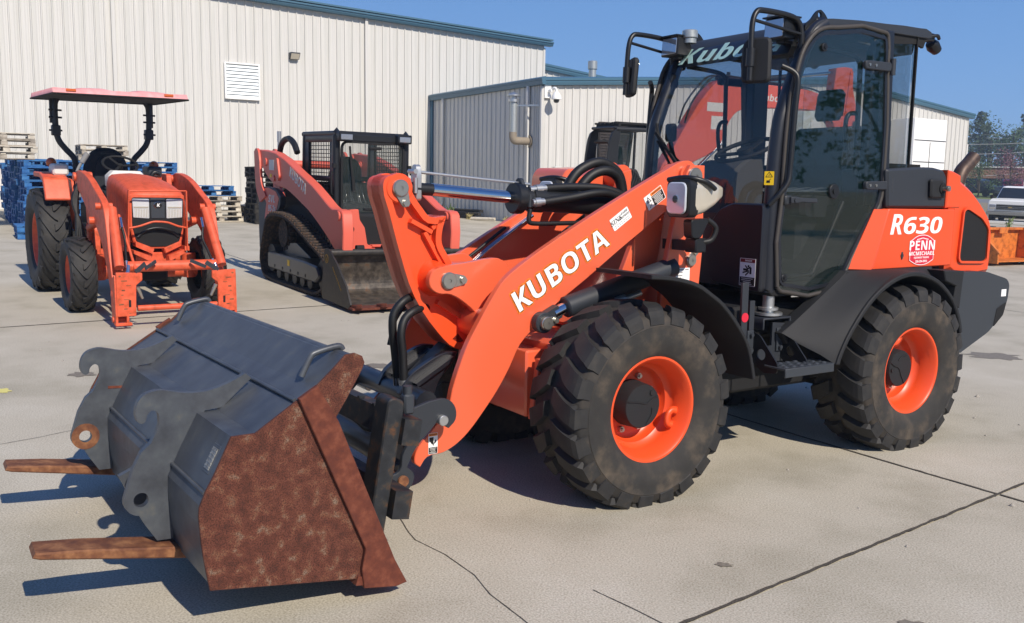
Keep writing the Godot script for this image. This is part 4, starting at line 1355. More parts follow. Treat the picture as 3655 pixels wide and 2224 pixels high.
func rear_half(L: Node) -> void:
	var mb := MB.new()
	# chassis under the cab
	mb.box(Vector3(1.9, 0.62, 0), Vector3(2.2, 0.42, 0.9), 0.02)
	mb.box(Vector3(1.2, 0.85, 0), Vector3(0.8, 0.2, 1.0), 0.02)
	part("rear_frame", mb, M.matt, L)
	mb = MB.new()
	mb.prism(v2([0.9, 0.82, 0.95, 0.82, 0.95, 1.0, 0.99, 1.0, 0.99, 0.7, 1.15, 0.72, 1.15, 0.86, 1.36, 0.84, 1.28, 0.62, 0.9, 0.62]), 0.585, 0.60)
	part("side_plate", mb, M.grey_dark, L)
	mb = MB.new()
	mb.box(Vector3(0.905, 0.93, 0.595), Vector3(0.05, 0.36, 0.02), 0.003)
	part("side_plate", mb, M.grey_dark, L)
	mb = MB.new()
	mb.cyl(Vector3(0.905, 0.905, 0.606), Vector3(0.905, 0.905, 0.608), 0.028, 0.028, 20)
	part("round_sticker", mb, M.red_print, L)
	# cab mount
	mb = MB.new()
	mb.box(Vector3(1.17, 0.885, 0.52), Vector3(0.24, 0.012, 0.2), 0.004)
	mb.box(Vector3(1.285, 0.855, 0.52), Vector3(0.012, 0.07, 0.2), 0.004)
	mb.box(Vector3(1.055, 0.855, 0.52), Vector3(0.012, 0.07, 0.2), 0.004)
	part("cab_mount", mb, M.grey_dark, L)
	mb = MB.new()
	mb.cyl(Vector3(1.17, 0.90, 0.54), Vector3(1.17, 0.915, 0.54), 0.085)
	mb.cyl(Vector3(1.17, 0.93, 0.54), Vector3(1.17, 0.945, 0.54), 0.06)
	mb.cyl(Vector3(1.17, 0.9, 0.54), Vector3(1.17, 1.03, 0.54), 0.035)
	part("cab_mount", mb, M.zinc, L)
	# step: two cheek plates and a chequered tread
	var st := Node3D.new()
	st.name = "step"
	L.add_child(st)
	for x in [0.985, 1.235]:
		mb = MB.new()
		mb.t = Transform3D(Basis(Vector3(0, 0, 1), Vector3(0, 1, 0), Vector3(-1, 0, 0)), Vector3(x, 0, 0))
		mb.holed(fil(v2([0.60, 0.82, 0.66, 0.80, 0.80, 0.655, 0.80, 0.60, 0.70, 0.585, 0.60, 0.64]), 0.015), [[Vector2(0.675, 0.69), 0.033]], -0.005, 0.005)
		part("cheek_plate", mb, M.black, st)
		mb = MB.new()
		mb.box(Vector3(x - 0.03, 0.755, 0.607), Vector3(0.05, 0.14, 0.012), 0.002)
		for y in [0.8, 0.71]: mb.cyl(Vector3(x - 0.03, y, 0.61), Vector3(x - 0.03, y, 0.63), 0.012, 0.012, 6)
		part("bracket", mb, M.grey_mid, st)
	mb = MB.new()
	mb.box(Vector3(1.18, 0.632, 0.79), Vector3(0.42, 0.012, 0.16), 0.003)
	mb.box(Vector3(1.18, 0.612, 0.868), Vector3(0.42, 0.052, 0.012), 0.003)
	mb.box(Vector3(1.386, 0.612, 0.79), Vector3(0.012, 0.052, 0.16), 0.003)
	part("tread", mb, M.grey_mid, st)
	mb = MB.new()
	for i in 6:
		for k in 3:
			mb.t = Transform3D(Basis(Vector3.RIGHT, deg_to_rad(-90)), Vector3(1.01 + i * 0.066 + (0.03 if k % 2 else 0.0), 0.638, 0.735 + k * 0.05))
			mb.lathe([Vector2(0.0, 0.010), Vector2(0.012, 0.008), Vector2(0.019, 0.0)], 10, 80)
	mb.t = Transform3D()
	for i in mb.N.size(): if mb.N[i].y < 0: mb.N[i] = -mb.N[i]
	part("tread_studs", mb, M.grey_mid, st)
	# --- rear mudguards: broad arch with a lip
	for s in [-1, 1]:
		var arch: Array = [Vector2(1.44, 0.62), Vector2(1.47, 0.69), Vector2(1.55, 0.81), Vector2(1.69, 0.96), Vector2(1.84, 1.06), Vector2(2.0, 1.115), Vector2(2.17, 1.12), Vector2(2.36, 1.065), Vector2(2.52, 0.955), Vector2(2.61, 0.83), Vector2(2.65, 0.72)]
		var a3: Array = []
		for q in arch: a3.append(Vector3(q.x, q.y, 0))
		a3 = cr(a3, 3)
		mb = MB.new()
		var lip: Array = []
		for q in a3: lip.append(Vector2(q.x, q.y))
		for i in range(a3.size() - 1, -1, -1):
			var q := Vector2(a3[i].x, a3[i].y)
			lip.append(q + (q - Vector2(2.1, 0.5)).normalized() * 0.028)
		mb.prism(lip, s * 0.56, s * 0.875, 0.006)
		# body of the guard above the arch, sloping from the cab side out to the lip
		var rows: Array = []
		for i in a3.size():
			var q := Vector2(a3[i].x, a3[i].y) + (Vector2(a3[i].x, a3[i].y) - Vector2(2.1, 0.5)).normalized() * 0.024
			var up: Vector2
			var f := float(i) / (a3.size() - 1)
			if q.x < 1.75: up = Vector2(lerpf(1.17, 1.74, clampf((q.x - 1.44) / 0.31, 0, 1)), lerpf(0.80, 1.155, clampf((q.x - 1.44) / 0.31, 0, 1)))
			else: up = Vector2(clampf(q.x, 1.74, 2.60), 1.155)
			var line: Array = []
			for k in 4:
				var e := float(k) / 3.0
				var p := q.lerp(up, e)
				line.append(Vector3(p.x, p.y, s * lerpf(0.86, 0.66, smoothstep(0.0, 1.0, e))))
			rows.append(line)
		mb.grid(rows, false, false, Vector3(2.1, 0.2, 0.0))
		mb.prism(v2([1.17, 0.80, 1.30, 0.65, 1.44, 0.62, 1.50, 0.74, 1.70, 1.0, 1.85, 1.09, 2.0, 1.14, 2.58, 1.13, 2.62, 1.152, 1.74, 1.152, 1.44, 0.95]), s * 0.56, s * 0.655, 0.004)
		part("rear_mudguard", mb, M.plastic, L)
		# rear filler between guard and counterweight
		mb = MB.new()
		mb.prism(v2([2.53, 1.14, 2.56, 1.07, 2.68, 1.03, 2.655, 0.9, 2.74, 0.88, 2.76, 1.13]), s * 0.55, s * 0.8, 0.006)
		part("filler_panel", mb, M.plastic, L)
		# --- engine side panel
		mb = MB.new()
		mb.prism(fil(v2([2.105, 1.54, 2.82, 1.535, 2.82, 1.155, 1.972, 1.152]), 0.012), s * 0.60, s * 0.66, 0.006)
		var sp_ := part("side_panel", mb, M.orange_deep, L)
		mb = MB.new()
		# front of the panel folds in towards the door
		mb.fq(Vector3(2.103, 1.536, s * 0.655), Vector3(1.972, 1.153, s * 0.655), Vector3(1.79, 1.16, s * 0.615), Vector3(2.015, 1.536, s * 0.615), Vector3(-0.3, 0, s))
		mb.fq(Vector3(2.015, 1.536, s * 0.615), Vector3(1.79, 1.16, s * 0.615), Vector3(1.80, 1.16, s * 0.56), Vector3(2.02, 1.536, s * 0.56), Vector3(-1, 0.5, 0))
		mb.fq(Vector3(1.972, 1.153, s * 0.655), Vector3(1.79, 1.16, s * 0.615), Vector3(1.80, 1.16, s * 0.56), Vector3(1.98, 1.155, s * 0.56), Vector3(0, -1, 0))
		mb.fq(Vector3(2.103, 1.537, s * 0.655), Vector3(2.015, 1.537, s * 0.615), Vector3(2.02, 1.537, s * 0.56), Vector3(2.11, 1.537, s * 0.56), Vector3(0, 1, 0))
		part("panel_fold", mb, M.orange_deep, sp_)
		if s > 0:
			var tx := Transform3D(Basis(), Vector3(2.19, 1.437, 0.6615))
			text("lettering", "R", 0.13, M.white_print, sp_, tx, true, 0.002, 1.2, 0.22)
			text("lettering", "630", 0.108, M.white_print, sp_, Transform3D(Basis(), Vector3(2.475, 1.428, 0.6615)), true, 0.002, 1.75, 0.22)
			mb = MB.new()
			mb.cyl(Vector3(2.27, 1.235, 0.655), Vector3(2.27, 1.235, 0.664), 0.014)
			mb.box(Vector3(2.27, 1.235, 0.662), Vector3(0.016, 0.05, 0.006), 0.004)
			part("panel_latch", mb, M.grey_dark, sp_)
			dealer_shield(sp_, Transform3D(Basis(), Vector3(2.478, 1.268, 0.6612)))
		# --- black shoulder panel and orange band
		mb = MB.new()
		mb.prism(fil(v2([2.085, 1.79, 2.3, 1.803, 2.47, 1.812, 2.58, 1.812, 2.70, 1.795, 2.735, 1.75, 2.735, 1.545, 2.115, 1.545]), 0.02), s * 0.28, s * 0.64, 0.014)
		var sh := part("shoulder_panel", mb, M.grey_dark, L)
		mb = MB.new()
		mb.prism(fil(v2([2.52, 1.735, 2.65, 1.735, 2.69, 1.70, 2.69, 1.61, 2.53, 1.61]), 0.02), s * 0.64, s * 0.668, 0.01)
		part("mount_boss", mb, M.plastic, sh)
		mb = MB.new()
		mb.cyl(Vector3(2.645, 1.675, s * 0.66), Vector3(2.645, 1.675, s * 0.675), 0.035)
		part("bolt_recess", mb, M.matt, sh)
		mb = MB.new()
		mb.cyl(Vector3(2.645, 1.672, s * 0.67), Vector3(2.65, 1.674, s * 0.72), 0.013)
		mb.cyl(Vector3(2.65, 1.674, s * 0.70), Vector3(2.65, 1.674, s * 0.715), 0.021, 0.021, 6)
		part("bolt", mb, M.steel, sh)
	mb = MB.new()
	mb.prism(v2([2.738, 1.80, 2.80, 1.79, 2.885, 1.765, 2.90, 1.545, 2.738, 1.545]), -0.645, 0.645, 0.008)
	part("hood_band", mb, M.orange_deep, L)
	mb = MB.new()
	mb.prism(v2([2.0, 1.55, 2.8, 1.545, 2.8, 1.0, 1.9, 1.0]), -0.59, 0.59, 0.004)
	part("engine_bay", mb, M.matt, L)
	# --- rear hood with mesh windows
	var hood := sp(v2([2.91, 1.765, 3.03, 1.725, 3.18, 1.65, 3.31, 1.555, 3.40, 1.465, 3.435, 1.38, 3.445, 1.25, 3.435, 1.075, 3.04, 1.06, 2.915, 1.115, 2.915, 1.5]), 3, 40)
	mb = MB.new()
	mb.prism(hood, -0.58, 0.58, 0.03)
	var rh := part("rear_hood", mb, M.orange_deep, L)
	for s in [-1, 1]:
		mb = MB.new()
		var win := fil(v2([3.035, 1.53, 3.085, 1.545, 3.27, 1.475, 3.36, 1.40, 3.365, 1.17, 3.32, 1.155, 3.035, 1.165, 3.015, 1.2]), 0.03)
		mb.prism(win, s * 0.575, s * 0.586, 0.003)
		part("mesh_window", mb, M.matt, rh)
		mb = MB.new()
		for i in win.size():
			var a: Vector2 = win[i]
			var b: Vector2 = win[(i + 1) % win.size()]
			mb.bar(Vector3(a.x, a.y, s * 0.588), Vector3(b.x, b.y, s * 0.588), 0.02, 0.016)
		part("window_rim", mb, M.orange_deep, rh)
	# --- counterweight
	mb = MB.new()
	var cw := fil(v2([2.75, 1.105, 3.2, 1.10, 3.46, 1.04, 3.50, 1.0, 3.49, 0.88, 3.43, 0.775, 3.28, 0.665, 2.94, 0.535, 2.88, 0.72, 2.82, 1.0]), 0.03)
	mb.prism(cw, -0.66, 0.70, 0.035)
	var cwo := part("counterweight", mb, M.grey_mid, L)
	mb = MB.new()
	mb.box(Vector3(3.43, 0.94, 0.701), Vector3(0.06, 0.05, 0.003))
	part("small_label", mb, M.white_print, cwo)
	mb = MB.new()
	mb.prism(fil(v2([3.36, 0.83, 3.47, 0.87, 3.44, 0.78, 3.33, 0.70]), 0.01), 0.69, 0.706, 0.004)
	part("lamp_recess", mb, M.matt, cwo)
	mb = MB.new()
	for q in [[3.18, 1.085, 3.34, 1.06], [3.22, 1.078, 3.3, 1.065]]:
		mb.bar(Vector3(q[0], q[1], 0.692), Vector3(q[2], q[3], 0.692), 0.012, 0.006, Vector3(0, 0.7, 0.7))
	part("scrape", mb, M.tine, cwo)
	# --- exhaust
	mb = MB.new()
	mb.tube(cr(v3([3.15, 1.55, 0.25, 3.17, 1.72, 0.25, 3.21, 1.83, 0.25, 3.30, 1.90, 0.25, 3.36, 1.95, 0.25].map(func(q): return q)), 6), 0.052, 16)
	var ex := part("exhaust_pipe", mb, M.exhaust, L)
	ex.position = Vector3(0.3, -0.03, 0)

func dealer_shield(o: Node, xf: Transform3D) -> void:
	var mb := MB.new()
	mb.t = xf
	var shp := func(k: float) -> Array: return sp(v2([-0.133 * k, 0.062 * k, -0.06 * k, 0.096 * k, 0.0, 0.103 * k, 0.06 * k, 0.096 * k, 0.133 * k, 0.062 * k, 0.133 * k, -0.068 * k, 0.065 * k, -0.095 * k, 0.0, -0.103 * k, -0.065 * k, -0.095 * k, -0.133 * k, -0.068 * k]), 3, 40)
	mb.prism(shp.call(1.0), 0.0, 0.002)
	var s := part("dealer_sign", mb, M.red_print, o, "red shield shaped dealer sign with white lettering")
	mb = MB.new()
	mb.t = xf
	var a: Array = shp.call(0.96)
	for i in a.size():
		var p: Vector2 = a[i]
		var q: Vector2 = a[(i + 1) % a.size()]
		mb.bar(Vector3(p.x, p.y, 0.0023), Vector3(q.x, q.y, 0.0023), 0.004, 0.001, Vector3.BACK)
	for k in 9: mb.box(Vector3(-0.056 + k * 0.014, 0.079 - absf(k - 4.0) * 0.0022, 0.0024), Vector3(0.010, 0.007, 0.0008))
	part("border", mb, M.white_print, s)
	text("lettering", "PENN", 0.062, M.white_print, s, xf * at(0, 0.03, 0.002), true, 0.001, 1.25)
	text("lettering", "MCMICHAEL", 0.025, M.white_print, s, xf * at(0, -0.023, 0.002), true, 0.001, 1.35)
	text("lettering", "EQUIPMENT TRADING", 0.012, M.white_print, s, xf * at(0, -0.05, 0.002), true, 0.001, 0.95)
	text("lettering", "336-294-0955", 0.015, M.white_print, s, xf * at(0, -0.075, 0.002), true, 0.001, 1.0)

func cab(L: Node) -> void:
	var C := Node3D.new()
	C.name = "cab"
	L.add_child(C)
	var mb := MB.new()
	var front := v2([1.10, 1.04, 1.10, 1.56, 1.125, 1.98, 1.175, 2.16, 1.25, 2.34, 1.31, 2.48, 1.38, 2.58, 1.47, 2.635])
	# roof and header
	mb.prism(sp(v2([1.36, 2.57, 1.40, 2.615, 1.46, 2.652, 1.55, 2.668, 2.06, 2.69, 2.40, 2.698, 2.52, 2.685, 2.53, 2.65, 2.45, 2.645, 2.08, 2.645, 1.56, 2.63, 1.46, 2.61]), 2, 70), -0.585, 0.585, 0.022)
	part("roof", mb, M.grey_dark, C)
	mb = MB.new()
	mb.prism(v2([1.5, 2.625, 2.5, 2.635, 2.48, 2.55, 2.3, 2.52, 1.62, 2.555]), -0.5, 0.5, 0.02)
	part("headlining", mb, std(hx("4a4d50"), 0.9), C)
	for s in [-1, 1]:
		mb = MB.new()
		var pa: Array = []
		for q in front: pa.append(Vector3(q.x + 0.036, q.y, s * 0.55))
		mb.tube(cr(pa, 4), 0.045, 14)
		part("front_pillar", mb, M.navy, C)
		mb = MB.new()
		mb.prism(v2([2.055, 2.65, 2.125, 2.65, 2.165, 1.78, 2.15, 1.5, 1.86, 1.14, 1.80, 1.14, 2.10, 1.56, 2.115, 1.66]), s * 0.54, s * 0.60, 0.008)
		part("door_pillar", mb, M.navy, C)
		mb = MB.new()
		mb.box(Vector3(2.10, 2.1, s * 0.5), Vector3(0.16, 1.1, 0.07), 0.01)
		part("pillar_lining", mb, M.navy, C)
		mb = MB.new()
		mb.prism(v2([1.09, 1.06, 1.70, 1.03, 1.70, 1.0, 1.14, 1.015]), s * 0.3, s * 0.592, 0.006)
		part("sill", mb, M.matt, C)
		# door: glass, rubber edge, hinges, handle
		var door := sp(v2([1.165, 1.075, 1.165, 1.61, 1.17, 1.95, 1.195, 2.2, 1.235, 2.34, 1.265, 2.43, 1.31, 2.505, 1.385, 2.575, 1.47, 2.605, 1.56, 2.615, 2.03, 2.63, 2.05, 2.61, 2.065, 2.46, 2.10, 1.67, 2.075, 1.56, 1.99, 1.45, 1.89, 1.31, 1.775, 1.13, 1.725, 1.05, 1.69, 1.035, 1.2, 1.045]), 2, 60)
		var D := Node3D.new()
		D.name = kid(C, "door")
		C.add_child(D, true)
		mb = MB.new()
		mb.prism(door, s * 0.598, s * 0.603)
		part("door_glass", mb, M.glass, D)
		mb = MB.new()
		for i in door.size():
			var a: Vector2 = door[i]
			var b: Vector2 = door[(i + 1) % door.size()]
			mb.cyl(Vector3(a.x, a.y, s * 0.603), Vector3(b.x, b.y, s * 0.603), 0.014, 0.014, 8)
		part("door_seal", mb, std(hx("3d3935"), 0.6), D)
		mb = MB.new()
		var inner: Array = []
		for q in door: inner.append((q - Vector2(1.62, 1.95)) * 0.955 + Vector2(1.62, 1.95))
		for i in inner.size():
			var a: Vector2 = inner[i]
			var b: Vector2 = inner[(i + 1) % inner.size()]
			mb.bar(Vector3(a.x, a.y, s * 0.588), Vector3(b.x, b.y, s * 0.588), 0.045, 0.02)
		part("door_frame", mb, M.navy, D)
		for h in [[1.815, 2.42, 2.07], [1.895, 1.685, 2.135]]:
			mb = MB.new()
			mb.prism(fil(v2([h[0], h[1] - 0.025, h[2], h[1] - 0.025, h[2], h[1] + 0.03, h[0], h[1] + 0.025]), 0.022), s * 0.606, s * 0.634, 0.004)
			mb.cyl(Vector3(h[2] + 0.02, h[1] - 0.045, s * 0.625), Vector3(h[2] + 0.02, h[1] + 0.055, s * 0.625), 0.018)
			var hi := part("hinge", mb, M.grey_dark, D)
			mb = MB.new()
			for k in 2: mb.cyl(Vector3(h[0] + 0.035 + k * 0.06, h[1], s * 0.634), Vector3(h[0] + 0.035 + k * 0.06, h[1], s * 0.64), 0.009, 0.009, 10)
			part("screw", mb, M.steel, hi)
		mb = MB.new()
		mb.box(Vector3(1.20, 1.588, s * 0.615), Vector3(0.06, 0.055, 0.03), 0.008)
		mb.prism(fil(v2([1.2, 1.61, 1.25, 1.61, 1.29, 1.602, 1.43, 1.60, 1.432, 1.572, 1.29, 1.578, 1.25, 1.57, 1.2, 1.57]), 0.01), s * 0.63, s * 0.648, 0.004)
		mb.cyl(Vector3(1.235, 1.588, s * 0.648), Vector3(1.235, 1.588, s * 0.655), 0.013)
		part("door_handle", mb, M.grey_dark, D)
		mb = MB.new()
		for q in [[1.62, 1.645, 0.045], [1.455, 2.49, 0.025], [1.215, 1.125, 0.025]]:
			mb.cyl(Vector3(q[0], q[1], s * 0.600), Vector3(q[0], q[1], s * 0.616), q[2], q[2], 20, 0.003)
			mb.cyl(Vector3(q[0], q[1], s * 0.61), Vector3(q[0], q[1], s * 0.622), q[2] * 0.4)
		mb.tube(cr(v3([1.47, 2.49, s * 0.57, 1.6, 2.485, s * 0.57, 1.78, 2.47, s * 0.57, 1.83, 2.44, s * 0.57, 1.845, 2.38, s * 0.57, 1.86, 1.75, s * 0.57]), 4), 0.016, 8)
		mb.tube(cr(v3([1.22, 1.125, s * 0.57, 1.42, 1.13, s * 0.57, 1.5, 1.14, s * 0.57, 1.54, 1.19, s * 0.57, 1.76, 1.58, s * 0.57]), 4), 0.015, 8)
		mb.tube(cr(v3([1.79, 1.9, s * 0.55, 1.765, 2.05, s * 0.55, 1.79, 2.12, s * 0.55, 1.85, 2.13, s * 0.55]), 4), 0.014, 8)
		part("grab_rail", mb, M.black, D)
		# outside handrail on the front pillar
		mb = MB.new()
		mb.tube(cr(v3([1.135, 2.36, s * 0.575, 1.19, 2.325, s * 0.62, 1.205, 2.27, s * 0.64, 1.195, 2.1, s * 0.64, 1.18, 1.78, s * 0.64, 1.165, 1.69, s * 0.64, 1.12, 1.62, s * 0.62, 1.08, 1.56, s * 0.585]), 5), 0.017, 10)
		part("handrail", mb, M.black, C)
		# rear quarter glass
		mb = MB.new()
		var rows: Array = []
		for i in 9:
			var f := float(i) / 8.0
			var p := Vector3(lerpf(2.14, 2.50, f), 0, 0.575) if f < 0.6 else Vector3(lerpf(2.356, 2.535, (f - 0.6) / 0.4), 0, lerpf(0.575, 0.45, pow((f - 0.6) / 0.4, 1.8)))
			rows.append([Vector3(p.x + 0.01, 1.80, s * p.z), Vector3(p.x, 2.64, s * (p.z - 0.01))])
		mb.grid(rows, s < 0)
		part("quarter_glass", mb, M.glass, C)
		mb = MB.new()
		mb.box(Vector3(2.40, 2.22, s * 0.566), Vector3(0.012, 0.84, 0.02))
		mb.box(Vector3(2.33, 1.815, s * 0.55), Vector3(0.40, 0.03, 0.04))
		mb.prism(v2([2.14, 2.64, 2.5, 2.645, 2.47, 2.58, 2.40, 2.60, 2.16, 2.58]), s * 0.55, s * 0.568)
		part("quarter_frame", mb, M.matt, C)
		# mirror on its bent arm
		var mi := Node3D.new()
		mi.name = kid(C, "mirror")
		C.add_child(mi, true)
		mb = MB.new()
		mb.tube(cr(v3([1.315, 2.38, s * 0.56, 1.31, 2.54, s * 0.56, 1.285, 2.62, s * 0.555, 1.21, 2.652, s * 0.55, 1.0, 2.66, s * 0.545, 0.94, 2.645, s * 0.545, 0.912, 2.58, s * 0.545, 0.905, 2.45, s * 0.55, 0.90, 2.26, s * 0.555]), 5), 0.0165, 10)
		mb.tube(v3([0.925, 2.60, s * 0.545, 1.30, 2.555, s * 0.56]), 0.010, 8)
		mb.cyl(Vector3(1.312, 2.36, s * 0.56), Vector3(1.312, 2.45, s * 0.56), 0.026)
		mb.cyl(Vector3(0.904, 2.34, s * 0.55), Vector3(0.906, 2.44, s * 0.55), 0.026)
		mb.box(Vector3(1.3, 2.38, s * 0.53), Vector3(0.07, 0.10, 0.05), 0.01)
		part("arm", mb, M.black, mi)
		mb = MB.new()
		mb.t = Transform3D(Basis(Vector3.UP, deg_to_rad(90.0 + s * 24.0)) * Basis(Vector3.RIGHT, deg_to_rad(4)), Vector3(0.955, 2.375, s * 0.555))
		mb.prism(fil(v2([-0.085, -0.125, 0.085, -0.125, 0.092, 0.09, 0.06, 0.13, -0.075, 0.13]), 0.035), -0.02, 0.022, 0.012)
		part("housing", mb, M.plastic, mi)
		mb = MB.new()
		mb.t = Transform3D(Basis(Vector3.UP, deg_to_rad(90.0 + s * 24.0)) * Basis(Vector3.RIGHT, deg_to_rad(4)), Vector3(0.955, 2.375, s * 0.555))
		mb.prism(fil(v2([-0.07, -0.11, 0.07, -0.11, 0.075, 0.08, 0.05, 0.11, -0.062, 0.11]), 0.03), 0.0222, 0.0235)
		part("mirror_glass", mb, M.chrome, mi)
		# work lamp, silver can behind it, lifting ear
		var wl := Node3D.new()
		wl.name = kid(C, "work_lamp")
		C.add_child(wl, true)
		wl.transform = Transform3D(Basis(Vector3.BACK, deg_to_rad(-4)), Vector3(1.20, 2.585, s * 0.455))
		mb = MB.new()
		mb.prism(fil(v2([-0.01, -0.06, 0.09, -0.05, 0.12, 0.0, 0.09, 0.055, -0.01, 0.065]), 0.012), -0.082, 0.082, 0.006)
		mb.prism(v2([-0.03, 0.066, 0.12, 0.075, 0.12, 0.085, -0.03, 0.075]), -0.085, 0.085, 0.002)
		mb.bar(Vector3(0.05, -0.06, 0), Vector3(0.16, -0.06, 0), 0.06, 0.02)
		part("housing", mb, M.black, wl)
		mb = MB.new()
		mb.t = Transform3D(Basis(Vector3(0, 0, 1), Vector3(0, 1, 0), Vector3(-1, 0, 0)), Vector3(-0.010, 0.002, 0))
		mb.prism(fil(v2([-0.07, -0.05, 0.07, -0.05, 0.07, 0.055, -0.07, 0.055]), 0.008), 0.0, 0.006, 0.002)
		part("lens", mb, M.lens, wl)
		mb = MB.new()
		mb.cyl(Vector3(1.29, 2.61, s * 0.37), Vector3(1.29, 2.64, s * 0.37), 0.044)
		mb.cyl(Vector3(1.29, 2.64, s * 0.37), Vector3(1.29, 2.695, s * 0.37), 0.052, 0.052, 22, 0.006)
		part("silver_canister", mb, M.galv, C)
		mb = MB.new()
		mb.holed(fil(v2([1.37, 2.56, 1.58, 2.65, 1.535, 2.70, 1.49, 2.725, 1.45, 2.70, 1.42, 2.66, 1.36, 2.62]), 0.02), [[Vector2(1.487, 2.69), 0.017]], s * 0.52, s * 0.535)
		var ear := part("lifting_ear", mb, M.black, C)
		if s > 0:
			mb = MB.new()
			mb.box(Vector3(1.475, 2.635, 0.5365), Vector3(0.03, 0.055, 0.003))
			part("small_label", mb, M.white_print, ear)
		mb = MB.new()
		mb.box(Vector3(2.57, 2.665, s * 0.49), Vector3(0.10, 0.05, 0.12), 0.006)
		mb.tube(cr(v3([2.54, 2.66, s * 0.54, 2.62, 2.675, s * 0.56, 2.66, 2.66, s * 0.55]), 4), 0.012, 6)
		part("bracket", mb, M.black, C)
		mb = MB.new()
		mb.t = Transform3D(Basis(Vector3.BACK, deg_to_rad(-30)) * Basis(Vector3.UP, PI / 2), Vector3(2.64, 2.64, s * 0.50))
		mb.lathe([Vector2(0, 0), Vector2(0.035, 0.006), Vector2(0.045, 0.04), Vector2(0.035, 0.09), Vector2(0, 0.1)], 16)
		for i in mb.N.size():
			pass
		part("rear_work_lamp", mb, M.black, C)
	# windscreen, printed band, maker's name
	mb = MB.new()
	var rows: Array = []
	for q in front:
		var line: Array = []
		for k in 7:
			var z := lerpf(-0.53, 0.53, k / 6.0)
			line.append(Vector3(q.x - 0.02 * (1.0 - pow(absf(z) / 0.53, 2.0)) + 0.01, maxf(q.y, 1.5), z))
		rows.append(line)
	rows.pop_front()
	mb.grid(rows, true)
	var ws := part("windscreen", mb, M.glass, C)
	mb = MB.new()
	mb.grid([[Vector3(1.291, 2.455, -0.48), Vector3(1.276, 2.455, 0), Vector3(1.291, 2.455, 0.48)], [Vector3(1.36, 2.57, -0.47), Vector3(1.345, 2.57, 0), Vector3(1.36, 2.57, 0.47)], [Vector3(1.45, 2.635, -0.46), Vector3(1.44, 2.635, 0), Vector3(1.45, 2.635, 0.46)]], true)
	part("sun_band", mb, M.navy, ws)
	var up := Vector3(0.5, 0.86, 0).normalized()
	text("lettering", "Kubota", 0.118, std(hx("a9cfc9"), 0.5), ws, Transform3D(Basis(Vector3(0, 0, 1), up, Vector3(0, 0, 1).cross(up)), Vector3(1.293, 2.522, 0.0)), true, 0.002, 1.6, 0.35)
	mb = MB.new()
	mb.tube(cr(v3([1.14, 1.52, -0.35, 1.11, 1.75, -0.3, 1.11, 1.95, -0.42, 1.14, 2.08, -0.5]), 3), 0.009, 6)
	mb.tube(cr(v3([1.11, 1.58, -0.12, 1.1, 1.75, -0.26, 1.10, 1.96, -0.44]), 3), 0.008, 6)
	mb.bar(Vector3(1.095, 1.62, -0.05), Vector3(1.10, 2.02, -0.46), 0.02, 0.014, Vector3.LEFT)
	part("wiper", mb, M.matt, ws)
	# black lower front either side, with a gap in the middle for the dash cowl
	mb = MB.new()
	mb.t = Transform3D(Basis(Vector3(0, 0, 1), Vector3(0, 1, 0), Vector3(-1, 0, 0)), Vector3(1.06, 0, 0))
	mb.prism(fil(v2([0.575, 1.04, 0.17, 1.07, 0.11, 1.22, 0.13, 1.43, 0.22, 1.53, 0.32, 1.565, 0.575, 1.565]), 0.03), -0.1, 0.012, 0.008)
	mb.prism(fil(v2([-0.575, 1.04, -0.17, 1.07, -0.11, 1.22, -0.13, 1.43, -0.22, 1.53, -0.32, 1.565, -0.575, 1.565]), 0.03), -0.1, 0.012, 0.008)
	mb.prism(v2([-0.2, 1.05, 0.2, 1.05, 0.2, 1.5, -0.2, 1.5]), -0.12, -0.03)
	part("front_panel", mb, M.navy, C)
	sticker_tall(C, Transform3D(Basis(Vector3(0, 0, 1), Vector3.UP, Vector3(-1, 0, 0)), Vector3(1.047, 1.155, 0.475)), 0.125, 0.165, true)
	mb = MB.new()
	mb.t = Transform3D(Basis(Vector3(0, 0, 1), Vector3.UP, Vector3(-1, 0, 0)).rotated(Vector3.UP, deg_to_rad(28)), Vector3(1.092, 1.715, 0.565))
	mb.prism(fil(v2([-0.028, -0.04, 0.028, -0.04, 0.028, 0.04, -0.028, 0.04]), 0.004), 0.0, 0.002)
	var ys := part("hand_warning_sticker", mb, M.yellow, C)
	var tt := mb.t
	mb = MB.new()
	mb.t = tt
	for q in [[[-0.02, 0.007], [0.02, 0.007]], [[-0.02, 0.007], [0.0, 0.036]], [[0.02, 0.007], [0.0, 0.036]], [[-0.004, 0.012], [0.006, 0.024]]]:
		mb.bar(Vector3(q[0][0], q[0][1], 0.0024), Vector3(q[1][0], q[1][1], 0.0024), 0.003, 0.001, Vector3.BACK)
	mb.box(Vector3(-0.004, -0.02, 0.0024), Vector3(0.02, 0.014, 0.001))
	mb.bar(Vector3(0.0, -0.012, 0.0024), Vector3(0.012, -0.004, 0.0024), 0.003, 0.001, Vector3.BACK)
	part("print", mb, M.black_print, ys)
	# inside: dark floor and rear wall, dash cowl, wheel, seat under a plastic cover, joystick
	mb = MB.new()
	mb.box(Vector3(1.62, 1.07, 0), Vector3(1.0, 0.04, 1.1))
	mb.prism(v2([1.72, 1.08, 2.12, 1.62, 2.14, 1.82, 2.5, 1.82, 2.5, 1.5, 2.1, 1.0]), -0.54, 0.54)
	mb.box(Vector3(1.16, 1.3, 0), Vector3(0.04, 0.5, 1.0))
	part("cab_floor", mb, M.matt, C)
	mb = MB.new()
	mb.box(Vector3(2.53, 2.22, 0), Vector3(0.01, 0.82, 0.88))
	part("rear_glass", mb, M.glass_clear, C)
	mb = MB.new()
